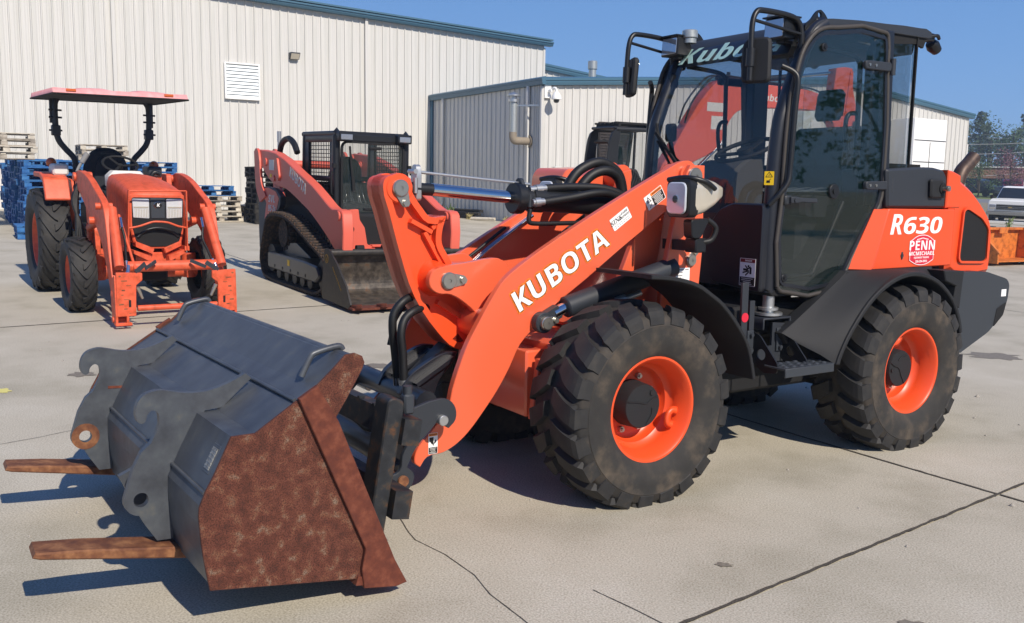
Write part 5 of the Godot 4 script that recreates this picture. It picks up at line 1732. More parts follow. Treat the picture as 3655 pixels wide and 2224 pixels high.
	mb.prism(sp(v2([1.12, 1.56, 1.2, 1.74, 1.32, 1.83, 1.42, 1.84, 1.44, 1.74, 1.36, 1.3, 1.14, 1.2]), 3, 60), -0.2, 0.2, 0.05)
	part("dash_cowl", mb, std(hx("4d4b47"), 0.8), C)
	var sw := Node3D.new()
	sw.name = "steering_wheel"
	C.add_child(sw)
	sw.transform = Transform3D(Basis(Vector3.BACK, deg_to_rad(24)), Vector3(1.47, 1.905, 0.0))
	mb = MB.new()
	var ring: Array = []
	for k in 33: ring.append(Vector3(cos(TAU * k / 32) * 0.19, 0, sin(TAU * k / 32) * 0.19))
	mb.tube(ring, 0.015, 8)
	for k in 3: mb.bar(Vector3(0, -0.02, 0), Vector3(cos(TAU * k / 3) * 0.185, 0, sin(TAU * k / 3) * 0.185), 0.04, 0.012)
	mb.cyl(Vector3(0, -0.04, 0), Vector3(0, 0.01, 0), 0.05)
	mb.cyl(Vector3(0, -0.3, 0), Vector3(0, -0.04, 0), 0.03)
	part("rim", mb, M.plastic, sw)
	var se := Node3D.new()
	se.name = "seat"
	C.add_child(se)
	mb = MB.new()
	mb.prism(fil(v2([1.78, 1.48, 2.22, 1.46, 2.22, 1.60, 1.78, 1.62]), 0.05), -0.26, 0.26, 0.05)
	mb.prism(fil(v2([2.14, 1.55, 2.26, 1.55, 2.35, 2.05, 2.30, 2.1, 2.22, 2.05]), 0.04), -0.25, 0.25, 0.05)
	mb.prism(fil(v2([2.24, 2.13, 2.31, 2.13, 2.34, 2.34, 2.26, 2.35]), 0.04), -0.12, 0.12, 0.04)
	mb.box(Vector3(2.0, 1.3, 0), Vector3(0.4, 0.34, 0.4), 0.03)
	part("cushion", mb, M.cloth, se)
	mb = MB.new()
	for k in 14:
		var a := k * 0.45
		mb.tube(cr([Vector3(1.76 + 0.012 * sin(k * 3.1), 1.64, -0.25 + k * 0.038), Vector3(2.0, 1.655 + 0.012 * sin(a * 5.0), -0.25 + k * 0.038 + 0.02 * sin(a * 7.0)), Vector3(2.16, 1.68, -0.25 + k * 0.037), Vector3(2.26 + 0.01 * sin(a * 3.0), 2.08, -0.22 + k * 0.033)], 4), 0.012, 5, 0.4)
	part("plastic_cover", mb, M.film, se)
	mb = MB.new()
	mb.box(Vector3(1.85, 1.62, -0.4), Vector3(0.5, 0.25, 0.16), 0.03)
	mb.cyl(Vector3(1.68, 1.72, -0.38), Vector3(1.66, 1.86, -0.38), 0.012)
	mb.cyl(Vector3(1.66, 1.86, -0.38), Vector3(1.65, 1.93, -0.38), 0.024)
	mb.box(Vector3(1.2, 2.02, -0.42), Vector3(0.05, 0.12, 0.09), 0.015)
	mb.tube(cr(v3([1.2, 1.96, -0.42, 1.22, 1.85, -0.4, 1.28, 1.8, -0.36]), 3), 0.016, 6)
	part("console", mb, M.plastic, C)

# ---------------------------------------------------------------- loose bucket resting on the forks
func loose_bucket() -> void:
	# lies in the loader's axes, turned a little on the forks
	var base := Transform3D(Basis(Vector3.UP, deg_to_rad(32.625)), LOADER)
	var own := Transform3D(Basis(Vector3.UP, deg_to_rad(2.4)), Vector3(-2.05, 0.12, 0.22))
	var B := thing("loader_bucket", "grey steel loader bucket with rusty end plate lying on the loader forks, hooks facing outwards", "bucket", base * own)
	var P := func(a: Array) -> Array:   # loader coordinates -> the bucket's own
		var o: Array = []
		for i in range(0, a.size(), 2): o.append(Vector2(a[i] + 2.05 + 0.04, a[i + 1] - 0.12))
		return o
	var zn := 0.98
	var zo := -0.98
	# end plates
	var plate: Array = P.call([-1.823, 0.974, -1.836, 0.944, -1.945, 0.77, -1.709, 0.175, -1.84, 0.118, -2.426, 0.212, -2.445, 0.33, -2.456, 0.452, -2.455, 0.52, -2.40, 0.63, -2.337, 0.758, -2.251, 0.758, -2.091, 0.859, -2.02, 0.902, -1.90, 1.01, -1.862, 1.014, -1.833, 1.0])
	for s in [1, -1]:
		var mb := MB.new()
		var z: float = zn * s
		mb.prism(sp(plate, 2, 30), z - 0.014 * s, z, 0.002)
		var o := part("end_plate", mb, M.rust, B, "rusty end plate" if s > 0 else "")
		mb = MB.new()
		mb.prism(P.call([-2.094, 0.868, -2.022, 0.91, -1.94, 0.765, -1.705, 0.172, -1.652, 0.068, -1.70, 0.06, -1.838, 0.085, -1.848, 0.165, -1.832, 0.245]), z - 0.002 * s, z + 0.022 * s, 0.003)
		part("side_cutter", mb, M.rust_even, o)
	# shell: back skin drawn in side view, swept across the width
	var shell: Array = P.call([-1.86, 1.005, -1.90, 1.0, -2.02, 0.893, -2.091, 0.85, -2.25, 0.752, -2.33, 0.752, -2.395, 0.63, -2.448, 0.52, -2.45, 0.45, -2.44, 0.33, -2.42, 0.225, -1.84, 0.13])
	var skin: Array = []
	var rowa: Array = []
	var rowb: Array = []
	var mb := MB.new()
	for i in shell.size() - 1:
		var a: Vector2 = shell[i]
		var b: Vector2 = shell[i + 1]
		var n := Vector2((b - a).y, -(b - a).x)
		mb.fq(Vector3(a.x, a.y, zo + 0.014), Vector3(b.x, b.y, zo + 0.014), Vector3(b.x, b.y, zn - 0.014), Vector3(a.x, a.y, zn - 0.014), Vector3(-n.x, -n.y, 0) if n.dot(a) > 0 else Vector3(n.x, n.y, 0))
		# inner face, 16 mm behind
		var k := (b - a).normalized().orthogonal() * 0.016
		if k.dot(Vector2(0.25, 0.4) - a) < 0: k = -k
		mb.fq(Vector3(a.x + k.x, a.y + k.y, zo + 0.014), Vector3(b.x + k.x, b.y + k.y, zo + 0.014), Vector3(b.x + k.x, b.y + k.y, zn - 0.014), Vector3(a.x + k.x, a.y + k.y, zn - 0.014), Vector3(k.x, k.y, 0))
	part("shell", mb, M.bucket, B)
	# rolled top lip, cutting edge
	mb = MB.new()
	var q: Array = P.call([-1.875, 0.985])
	mb.cyl(Vector3(q[0].x, q[0].y, zo + 0.015), Vector3(q[0].x, q[0].y, zn - 0.015), 0.024, 0.024, 16)
	part("top_lip", mb, M.bucket, B)
	mb = MB.new()
	mb.prism(P.call([-1.86, 0.135, -1.66, 0.075, -1.655, 0.062, -1.87, 0.10]), zo - 0.01, zn + 0.01)
	part("cutting_edge", mb, M.rust_even, B)
	# welded box section under the hooks: the ledge that runs along the back
	mb = MB.new()
	for e in [[-2.095, 0.852, -2.25, 0.756, 0.006], [-2.43, 0.56, -2.44, 0.55, 0.006]]:
		var w: Array = P.call([e[0], e[1]])
		mb.cyl(Vector3(w[0].x, w[0].y + 0.004, zo + 0.02), Vector3(w[0].x, w[0].y + 0.004, zn - 0.02), 0.008, 0.008, 8)
	part("weld_seam", mb, M.bucket, B)
	# hook plates
	var curl: Array = []
	for c in P.call([-2.472, 0.72, -2.473, 0.765, -2.495, 0.782, -2.515, 0.765, -2.52, 0.745, -2.532, 0.735, -2.548, 0.742, -2.557, 0.77, -2.55, 0.81, -2.525, 0.843, -2.475, 0.857, -2.43, 0.849, -2.372, 0.835, -2.31, 0.832, -2.256, 0.840, -2.20, 0.857, -2.134, 0.888]): curl.append(Vector3(c.x, c.y, 0))
	var hp: Array = []
	for c in cr(curl, 3): hp.append(Vector2(c.x, c.y))
	hp.append_array(P.call([-2.112, 0.866, -2.20, 0.79, -2.23, 0.762, -2.30, 0.757, -2.345, 0.68, -2.415, 0.52, -2.43, 0.40, -2.435, 0.265, -2.495, 0.268, -2.535, 0.335]))
	hp.append_array(circ(P.call([-2.548, 0.44])[0], 0.062, 262.0, 152.0, 6))
	hp.append_array(P.call([-2.575, 0.56, -2.54, 0.625, -2.505, 0.655]))
	var hole: Array = P.call([-2.548, 0.44])
	for z in [0.53, -0.53]:
		mb = MB.new()
		mb.holed(hp, [[hole[0], 0.028]], z - 0.016, z + 0.016)
		var o := part("hook_plate", mb, M.bucket, B)
		if z < 0:
			mb = MB.new()
			mb.holed(circ(hole[0], 0.062), [[hole[0], 0.0285]], z + 0.016, z + 0.019)
			part("worn_ring", mb, M.tine, o)
			var mk: Array = P.call([-2.44, 0.665, -2.37, 0.66])
			mb = MB.new()
			mb.bar(Vector3(mk[0].x, mk[0].y, z + 0.017), Vector3(mk[1].x, mk[1].y, z + 0.017), 0.012, 0.003, Vector3.BACK)
			part("rust_mark", mb, M.rust_even, o)
		else:
			var w: Array = P.call([-2.47, 0.62, -2.43, 0.43])
			mb = MB.new()
			mb.bar(Vector3(w[0].x - 0.09, w[0].y - 0.1, z - 0.13), Vector3(w[1].x - 0.07, w[1].y - 0.05, z - 0.13), 0.03, 0.08, Vector3.LEFT)
			part("stop_block", mb, M.bucket, o)
	# makers plate, two bar handles on the top lip
	var c: Array = P.call([-2.375, 0.66])
	mb = MB.new()
	mb.t = Transform3D(Basis(Vector3.BACK, deg_to_rad(62)) * Basis(Vector3.RIGHT, deg_to_rad(-90)), Vector3(c[0].x, c[0].y, 0.88))
	mb.box(Vector3(0, 0, 0.0), Vector3(0.11, 0.075, 0.01), 0.003)
	var mp := part("makers_plate", mb, M.bucket, B)
	var keep := mb.t
	mb = MB.new()
	mb.t = keep
	mb.box(Vector3(0, 0, 0.006), Vector3(0.08, 0.05, 0.004))
	for k in 5: mb.box(Vector3(-0.03 + k * 0.015, 0, 0.009), Vector3(0.004, 0.046, 0.002))
	part("plate_face", mb, M.iron, mp)
	for z in [0.84, -0.84]:
		var h: Array = P.call([-2.02, 0.915, -1.97, 0.995, -1.87, 1.02, -1.85, 1.005])
		mb = MB.new()
		mb.tube(cr([Vector3(h[0].x, h[0].y, z), Vector3(h[1].x - 0.015, h[1].y - 0.012, z), Vector3(h[1].x + 0.01, h[1].y + 0.008, z), Vector3(h[2].x, h[2].y, z), Vector3(h[3].x, h[3].y, z)], 4), 0.013, 8)
		part("handle", mb, M.bucket, B)

# ---------------------------------------------------------------- compact tractor with front loader
func turf_wheel(called: String, parent: Node, c: Vector3, R: float, W: float, rim_r: float, lugs: int, s: float) -> void:
	var w := Node3D.new()
	w.name = kid(parent, called)
	parent.add_child(w, true)
	w.transform = Transform3D(Basis(Vector3.UP, PI / 2 * s) * Basis(Vector3.BACK, 0.3), c)
	var key := "%s%.2f" % [called, s]
	if not turf.has(key):
		var t := make_tyre(R, W, rim_r, lugs, 0.035 if R > 0.5 else 0.027, 0.5, false)
		var r := MB.new()
		r.lathe([Vector2(0.0, 0.03), Vector2(0.12, 0.03), Vector2(0.13, 0.0), Vector2(rim_r * 0.72, -0.01), Vector2(rim_r * 0.86, 0.05), Vector2(rim_r * 0.93, W * 0.33), Vector2(rim_r + 0.015, W * 0.38)], 36, 40)
		for i in r.N.size(): if r.N[i].dot(Vector3(-r.V[i].x, -r.V[i].y, 0.35)) < 0: r.N[i] = -r.N[i]
		turf[key] = [t[0].mesh(M.tread), t[1].mesh(M.tread), r.mesh(M.orange_worn)]
	var names := ["tyre", "tread", "rim"]
	for k in 3: hang(names[k], turf[key][k], w)
var turf := {}

func tractor() -> void:
	var T := thing("tractor", "orange compact tractor with faded canopy roof and empty front loader frame", "tractor", on_yard(-4.21, -10.62, 35.6))
	var mb: MB
	for s in [-1.0, 1.0]:
		turf_wheel("front_wheel", T, Vector3(0.70 * s - 0.02, 0.41, 0.0), 0.415, 0.27, 0.23, 13, s)
		turf_wheel("rear_wheel", T, Vector3(0.68 * s - 0.02, 0.64, -1.9), 0.65, 0.38, 0.36, 16, s)
	# chassis and axles
	mb = MB.new()
	mb.box(Vector3(-0.02, 0.55, -0.7), Vector3(0.34, 0.4, 2.1), 0.02)
	mb.cyl(Vector3(-0.6, 0.64, -1.9), Vector3(0.56, 0.64, -1.9), 0.11)
	mb.box(Vector3(-0.02, 0.9, -1.8), Vector3(0.5, 0.4, 0.7), 0.02)
	part("chassis", mb, M.matt, T)
	mb = MB.new()
	mb.cyl(Vector3(-0.6, 0.42, 0.0), Vector3(0.56, 0.42, 0.0), 0.075)
	mb.box(Vector3(-0.02, 0.44, 0.05), Vector3(0.3, 0.2, 0.3), 0.02)
	for s in [-1, 1]: mb.cyl(Vector3(0.5 * s - 0.02, 0.34, 0), Vector3(0.5 * s - 0.02, 0.62, 0), 0.08)
	part("front_axle", mb, M.orange_worn, T)
	# hood, narrow waist then rounded top, front carries the lamps
	mb = MB.new()
	var rows: Array = []
	for q in [[0.60, 0.29, 1.30, 0.72], [0.585, 0.30, 1.345, 0.72], [0.50, 0.305, 1.385, 0.72], [0.2, 0.30, 1.44, 0.72], [-0.2, 0.28, 1.485, 0.75], [-0.55, 0.26, 1.505, 0.85], [-0.62, 0.25, 1.48, 0.9]]:
		var w: float = q[1]
		var h: float = q[2]
		var line: Array = []
		for p in [[-1.0, q[3]], [-1.0, h - 0.16], [-0.985, h - 0.09], [-0.92, h - 0.035], [-0.78, h - 0.008], [-0.45, h + 0.004], [0.0, h + 0.012], [0.45, h + 0.004], [0.78, h - 0.008], [0.92, h - 0.035], [0.985, h - 0.09], [1.0, h - 0.16], [1.0, q[3]]]:
			line.append(Vector3(p[0] * w - 0.02, p[1], q[0]))
		rows.append(line)
	mb.grid(rows)
	for i in mb.N.size(): if mb.N[i].dot(Vector3(mb.V[i].x + 0.02, mb.V[i].y - 1.0, 0)) < 0: mb.N[i] = -mb.N[i]
	part("hood", mb, M.orange_worn, T)
	mb = MB.new()
	mb.prism(fil(v2([-0.31, 1.32, 0.27, 1.32, 0.27, 0.98, 0.235, 0.80, 0.10, 0.73, -0.14, 0.73, -0.275, 0.80, -0.31, 0.98]), 0.03), 0.40, 0.60, 0.012)
	var nose := part("nose_panel", mb, M.orange_worn, T)
	mb = MB.new()
	mb.prism(fil(v2([-0.285, 1.285, 0.245, 1.285, 0.245, 0.98, 0.205, 0.81, 0.09, 0.755, -0.13, 0.755, -0.245, 0.81, -0.285, 0.98]), 0.03), 0.59, 0.612, 0.004)
	part("grille", mb, M.matt, nose)
	for s in [-1, 1]:
		mb = MB.new()
		mb.prism(fil([Vector2(0.09 * s - 0.02, 1.27), Vector2(0.262 * s - 0.02, 1.27), Vector2(0.255 * s - 0.02, 1.07), Vector2(0.09 * s - 0.02, 1.06)], 0.012), 0.60, 0.622, 0.004)
		var hl := part("head_lamp", mb, M.lens_bright, nose)
		mb = MB.new()
		mb.box(Vector3(0.175 * s - 0.02, 1.182, 0.622), Vector3(0.15, 0.014, 0.012))
		for k in 9: mb.box(Vector3(0.105 * s - 0.02 + s * k * 0.0165, 1.12, 0.622), Vector3(0.006, 0.09, 0.008))
		part("lens_ribs", mb, M.lens_ribbed, hl)
	mb = MB.new()
	mb.box(Vector3(-0.02, 1.17, 0.606), Vector3(0.15, 0.22, 0.03), 0.006)
	part("centre_bar", mb, M.grey_mid, nose)
	mb = MB.new()
	mb.t = Transform3D(Basis(), Vector3(-0.02, 1.205, 0.622))
	mb.prism(circ(Vector2(), 0.045).map(func(p): return Vector2(p.x, p.y * 0.8)), 0.0, 0.006, 0.003)
	var em := part("emblem", mb, M.chrome, nose)
	mb = MB.new()
	mb.t = Transform3D(Basis(), Vector3(-0.02, 1.205, 0.628))
	mb.prism(circ(Vector2(), 0.037).map(func(p): return Vector2(p.x, p.y * 0.8)), 0.0, 0.002)
	part("emblem_face", mb, M.matt, em)
	text("emblem_letter", "K", 0.035, M.white_print, em, Transform3D(Basis(), Vector3(-0.018, 1.205, 0.631)), true, 0.002, 1.1, 0.2)
	mb = MB.new()
	mb.tube(cr(v3([-0.235, 0.86, 0.612, -0.15, 0.93, 0.614, -0.02, 0.96, 0.616, 0.11, 0.93, 0.614, 0.195, 0.86, 0.612])), 0.018, 6)
	part("grille_bow", mb, M.black, nose)
	mb = MB.new()
	for s in [-1, 1]:
		mb.prism(fil([Vector2(0.05 * s - 0.02, 0.74), Vector2(0.24 * s - 0.02, 0.82), Vector2(0.24 * s - 0.02, 0.76), Vector2(0.07 * s - 0.02, 0.68)], 0.012), 0.5, 0.64, 0.008)
		mb.prism(fil([Vector2(0.09 * s - 0.02, 0.66), Vector2(0.27 * s - 0.02, 0.73), Vector2(0.27 * s - 0.02, 0.69), Vector2(0.1 * s - 0.02, 0.60)], 0.012), 0.45, 0.68, 0.008)
	mb.box(Vector3(-0.02, 0.6, 0.45), Vector3(0.36, 0.18, 0.2), 0.015)
	part("front_bumper", mb, M.orange_worn, T)
	# guard in front of the hood
	mb = MB.new()
	for s in [-1, 1]:
		mb.bar(Vector3(0.31 * s - 0.05, 0.72, 0.70), Vector3(0.295 * s - 0.05, 1.37, 0.74), 0.012, 0.055, Vector3.BACK, 0.003)
		mb.bar(Vector3(0.31 * s - 0.05, 0.74, 0.70), Vector3(0.28 * s - 0.03, 0.72, 0.3), 0.05, 0.05)
	mb.tube(cr(v3([-0.345, 1.355, 0.74, -0.05, 1.362, 0.755, 0.245, 1.365, 0.74])), 0.009, 6)
	mb.tube(cr(v3([-0.35, 0.965, 0.71, -0.25, 0.985, 0.73, -0.12, 1.03, 0.745, -0.05, 1.035, 0.745, 0.05, 1.025, 0.745, 0.16, 0.985, 0.73, 0.26, 0.965, 0.71])), 0.012, 6)
	part("grille_guard", mb, M.orange_worn, T)
	# loader arms: knee shaped plates, cross tube, tool carriers
	for s in [-1.0, 1.0]:
		mb = MB.new()
		mb.t = Transform3D(Basis(Vector3(0, 0, 1), Vector3.UP, Vector3(-1, 0, 0)), Vector3(0.54 * s - 0.03, 0, 0))
		mb.prism(sp(v2([-0.60, 1.50, -0.66, 1.45, -0.62, 1.38, -0.35, 1.27, 0.05, 1.08, 0.4, 0.96, 0.66, 0.78, 0.86, 0.55, 1.0, 0.34, 1.06, 0.30, 1.1, 0.36, 0.98, 0.66, 0.87, 0.98, 0.78, 1.17, 0.7, 1.235, 0.45, 1.33, 0.05, 1.47, -0.3, 1.53, -0.5, 1.53]), 3, 60), -0.035, 0.035, 0.006)
		var o := part("loader_arm", mb, M.orange_worn, T)
		var x: float = 0.54 * s - 0.03
		mb = MB.new()
		mb.cyl(Vector3(x - 0.06, 1.46, -0.6), Vector3(x + 0.06, 1.46, -0.6), 0.05)
		mb.cyl(Vector3(x - 0.085, 1.19, 0.62), Vector3(x + 0.085, 1.19, 0.62), 0.036)
		mb.cyl(Vector3(x - 0.085, 1.02, 0.3), Vector3(x + 0.07, 1.02, 0.3), 0.04)
		part("pin", mb, M.orange_worn, o)
		# bucket cylinder along the arm's front
		mb = MB.new()
		mb.cyl(Vector3(x + 0.055 * -s, 1.17, 0.74), Vector3(x + 0.02 * -s, 0.60, 1.16), 0.048, 0.048, 18)
		part("tilt_cylinder", mb, M.orange_worn, T)
		mb = MB.new()
		mb.cyl(Vector3(x - 0.1 * s, 0.62, 1.17), Vector3(x - 0.06 * s, 0.36, 1.3), 0.022)
		mb.cyl(Vector3(x - 0.12 * s, 1.08, 0.8), Vector3(x - 0.12 * s, 0.98, 0.86), 0.018, 0.018, 8)
		mb.cyl(Vector3(x - 0.1 * s, 0.66, 1.1), Vector3(x - 0.1 * s, 0.56, 1.15), 0.018, 0.018, 8)
		part("rod", mb, M.chrome, o)
		mb = MB.new()
		mb.tube(cr([Vector3(x - 0.12 * s, 1.0, 0.85), Vector3(x - 0.14 * s, 0.86, 0.9), Vector3(x - 0.12 * s, 0.75, 1.0), Vector3(x - 0.1 * s, 0.62, 1.12)], 4), 0.014, 6)
		part("hose", mb, M.hose, T)
		mb = MB.new()
		mb.cyl(Vector3(x - 0.03 * s, 0.9, -0.25), Vector3(x - 0.02 * s, 1.02, 0.3), 0.04)
		mb.cyl(Vector3(x - 0.07 * s, 0.62, -0.35), Vector3(x - 0.05 * s, 0.95, -0.25), 0.05)
		part("lift_cylinder", mb, M.orange_worn, T)
		# stand post that carries the arm
		mb = MB.new()
		mb.t = Transform3D(Basis(Vector3(0, 0, 1), Vector3.UP, Vector3(-1, 0, 0)), Vector3(0.44 * s - 0.03, 0, 0))
		mb.prism(fil(v2([-0.72, 1.52, -0.5, 1.52, -0.45, 1.2, -0.2, 0.9, -0.18, 0.5, -0.5, 0.5, -0.6, 1.0]), 0.04), -0.03, 0.03, 0.006)
		part("loader_post", mb, M.orange_worn, T)
		mb = MB.new()
		mb.bar(Vector3(0.44 * s - 0.03, 0.6, -0.3), Vector3(-0.02, 0.58, -0.3), 0.1, 0.12)
		part("loader_post", mb, M.orange_worn, T)
		# tool carrier
		mb = MB.new()
		var cx: float = 0.475 * s - 0.03
		mb.prism(fil([Vector2(cx - 0.125 * s, 0.565), Vector2(cx + 0.125 * s, 0.575), Vector2(cx + 0.125 * s, 0.13), Vector2(cx - 0.06 * s, 0.13), Vector2(cx - 0.065 * s, 0.44), Vector2(cx - 0.125 * s, 0.49)], 0.012), 1.33, 1.362, 0.005)
		var tcar := part("tool_carrier", mb, M.orange_worn, T)
		mb = MB.new()
		for e in [0.125, 0.02]:
			mb.t = Transform3D(Basis(Vector3(0, 0, 1), Vector3.UP, Vector3(-1, 0, 0)), Vector3(cx + e * s, 0, 0))
			mb.prism(fil(v2([1.33, 0.55, 1.22, 0.5, 1.16, 0.34, 1.2, 0.10, 1.28, 0.035, 1.36, 0.04, 1.36, 0.14]), 0.03), -0.012, 0.012, 0.003)
		mb.t = Transform3D()
		mb.box(Vector3(cx + 0.06 * s, 0.05, 1.34), Vector3(0.16, 0.03, 0.05), 0.006)
		mb.cyl(Vector3(cx + 0.14 * s, 0.34, 1.2), Vector3(cx + 0.0 * s, 0.34, 1.2), 0.035)
		mb.cyl(Vector3(cx + 0.15 * s, 0.09, 1.26), Vector3(cx + 0.0 * s, 0.09, 1.26), 0.03)
		part("bracket", mb, M.orange_worn, tcar)
		mb = MB.new()
		mb.box(Vector3(cx - 0.0 * s, 0.26, 1.364), Vector3(0.022, 0.07, 0.004))
		part("slot", mb, M.matt, tcar)
		mb = MB.new()
		for k in 9:
			mb.box(Vector3(cx + (0.01 * (k % 5) - 0.0) * s + 0.03 * s * (k % 3), 0.16 + 0.047 * k, 1.3625), Vector3(0.02 + 0.012 * (k % 4), 0.006 + 0.004 * (k % 3), 0.001))
		part("scrape", mb, M.tine, tcar)
		mb = MB.new()
		mb.bar(Vector3(cx - 0.17 * s, 0.60, 1.30), Vector3(cx - 0.30 * s, 0.66, 1.2), 0.012, 0.035)
		mb.bar(Vector3(cx - 0.06 * s, 0.57, 1.36), Vector3(cx - 0.17 * s, 0.65, 1.3), 0.012, 0.045)
		part("latch_lever", mb, M.grey_mid, tcar)
		mb = MB.new()
		mb.t = Transform3D(Basis(Vector3(0.5 * s, -0.8, 0.2).normalized(), Vector3(0.8, 0.5 * s, 0).normalized(), Vector3(0, 0, 1)), Vector3(cx - 0.1 * s, 0.36, 1.33))
		mb.t = Transform3D()
		mb.cyl(Vector3(cx - 0.08 * s, 0.42, 1.34), Vector3(cx - 0.13 * s, 0.30, 1.33), 0.024, 0.014, 10)
		part("spring", mb, M.steel, tcar)
	mb = MB.new()
	mb.cyl(Vector3(-0.46, 0.60, 1.1), Vector3(0.46, 0.60, 1.1), 0.056, 0.056, 20)
	part("cross_tube", mb, M.orange_worn, T)
	mb = MB.new()
	mb.cyl(Vector3(-0.42, 0.2, 1.31), Vector3(0.38, 0.2, 1.31), 0.03)
	part("carrier_bar", mb, M.orange_worn, T)
	# levelling rod and hose bundle on the near arm
	mb = MB.new()
	mb.cyl(Vector3(-0.43, 1.1, 0.66), Vector3(-0.40, 0.58, 1.18), 0.014)
	part("levelling_rod", mb, M.orange_worn, T)
	for k in 4:
		mb = MB.new()
		mb.tube(cr(v3([-0.52 - k * 0.022, 1.52 - k * 0.01, -0.75, -0.56, 1.45, -0.55, -0.62 - 0.012 * k, 1.2, -0.5, -0.63 + 0.01 * k, 0.95, -0.45, -0.64 + k * 0.03, 0.74, -0.42]), 5), 0.022, 8)
		part("hose", mb, M.hose, T)
		mb = MB.new()
		mb.cyl(Vector3(-0.64 + k * 0.03, 0.76, -0.42), Vector3(-0.64 + k * 0.035, 0.63, -0.40), 0.017)
		part("coupling", mb, M.steel, T)
	# mudguards, floor, seat, wheel, dash
	for s in [-1.0, 1.0]:
		mb = MB.new()
		mb.t = Transform3D(Basis(Vector3(0, 0, 1), Vector3.UP, Vector3(-1, 0, 0)), Vector3(-0.02, 0, 0))
		mb.prism(fil(v2([-1.36, 1.16, -1.5, 1.42, -1.75, 1.48, -2.2, 1.48, -2.2, 1.42, -1.78, 1.42, -1.55, 1.36, -1.42, 1.14]), 0.03), -0.50 * s, -0.78 * s, 0.01)
		mb.prism(fil(v2([-1.28, 0.75, -1.4, 1.15, -1.55, 1.4, -2.2, 1.44, -2.2, 0.9]), 0.03), -0.43 * s, -0.46 * s, 0.005)
		part("mudguard", mb, M.orange_worn, T)
		mb = MB.new()
		mb.box(Vector3(0.56 * s - 0.02, 1.52, -1.75), Vector3(0.18, 0.14, 0.3), 0.02)
		part("guard_console", mb, M.off_white if s < 0 else M.grey_mid, T)
		mb = MB.new()
		mb.cyl(Vector3(0.62 * s - 0.02, 1.45, -1.9), Vector3(0.62 * s - 0.02, 1.56, -1.88), 0.016)
		var bl := part("lamp_stem", mb, M.black, T)
		mb = MB.new()
		mb.t = Transform3D(Basis(), Vector3(0.62 * s - 0.02, 1.60, -1.88))
		mb.lathe([Vector2(0, -0.045), Vector2(0.05, -0.03), Vector2(0.062, 0.0), Vector2(0.05, 0.03), Vector2(0, 0.045)], 20, 60)
		for i in mb.N.size(): if mb.N[i].dot(mb.V[i] - mb.t.origin) < 0: mb.N[i] = -mb.N[i]
		part("amber_lamp", mb, M.amber, bl)
	mb = MB.new()
	mb.box(Vector3(-0.02, 0.86, -1.15), Vector3(0.9, 0.04, 0.7), 0.01)
	part("foot_deck", mb, M.matt, T)
	mb = MB.new()
	mb.box(Vector3(-0.02, 1.42, -0.78), Vector3(0.42, 0.24, 0.3), 0.06)
	part("dash", mb, M.off_white, T)
	mb = MB.new()
	mb.prism(sp(v2([-0.28, 1.2, -0.29, 1.5, -0.25, 1.66, -0.15, 1.78, -0.02, 1.81, 0.11, 1.78, 0.21, 1.66, 0.25, 1.5, 0.24, 1.2]), 3, 80), -1.86, -1.72, 0.04)
	mb.box(Vector3(-0.02, 1.2, -1.6), Vector3(0.5, 0.14, 0.46), 0.05)
	var seat := part("seat", mb, M.cloth, T)
	mb = MB.new()
	mb.prism(sp(v2([-0.17, 1.25, -0.17, 1.55, -0.09, 1.70, 0.05, 1.70, 0.13, 1.55, 0.13, 1.25]), 3, 80), -1.73, -1.70, 0.012)
	text("lettering", "Kubota", 0.022, M.grey_mid, seat, Transform3D(Basis(), Vector3(-0.02, 1.735, -1.717)), true, 0.002, 1.4)
	part("seat_pad", mb, M.cloth, seat)
	mb = MB.new()
	var ring: Array = []
	mb.t = Transform3D(Basis(Vector3.RIGHT, deg_to_rad(28)), Vector3(-0.0, 1.61, -1.1))
	for k in 33: ring.append(Vector3(cos(TAU * k / 32) * 0.2, 0, sin(TAU * k / 32) * 0.2))
	mb.tube(ring, 0.015, 8)
	for k in 3: mb.bar(Vector3(0, -0.02, 0), Vector3(cos(TAU * k / 3) * 0.19, 0, sin(TAU * k / 3) * 0.19), 0.03, 0.01)
	mb.cyl(Vector3(0, -0.25, 0), Vector3(0, 0, 0), 0.03)
	part("steering_wheel", mb, M.plastic, T)
	mb = MB.new()
	mb.tube(cr(v3([-0.42, 1.2, -1.35, -0.46, 1.45, -1.3, -0.44, 1.55, -1.28, -0.38, 1.66, -1.26]), 4), 0.018, 8)
	mb.cyl(Vector3(-0.40, 1.62, -1.27), Vector3(-0.34, 1.73, -1.24), 0.032)
	part("joystick", mb, M.grey_print, T)
	mb = MB.new()
	mb.tube(cr(v3([0.42, 1.3, -1.4, 0.44, 1.46, -1.4, 0.48, 1.52, -1.4, 0.55, 1.5, -1.4]), 4), 0.03, 8)
	part("grab_bar", mb, M.black, T)
	# roll bar, folding joints, canopy
	for s in [-1.0, 1.0]:
		mb = MB.new()
		mb.tube(cr([Vector3(0.36 * s, 0.9, -1.95), Vector3(0.35 * s, 1.3, -1.95), Vector3(0.345 * s, 1.52, -1.95), Vector3(0.36 * s, 1.66, -1.95), Vector3(0.46 * s, 1.78, -1.95), Vector3(0.53 * s, 1.88, -1.95), Vector3(0.56 * s, 2.02, -1.95), Vector3(0.565 * s, 2.28, -1.95), Vector3(0.545 * s, 2.38, -1.95), Vector3(0.47 * s, 2.44, -1.95), Vector3(0.3 * s, 2.455, -1.95)], 5), 0.037, 12)
		var rb := part("roll_bar", mb, M.grey_dark, T)
		mb = MB.new()
		mb.box(Vector3(0.56 * s, 2.0, -1.95), Vector3(0.10, 0.13, 0.1), 0.008)
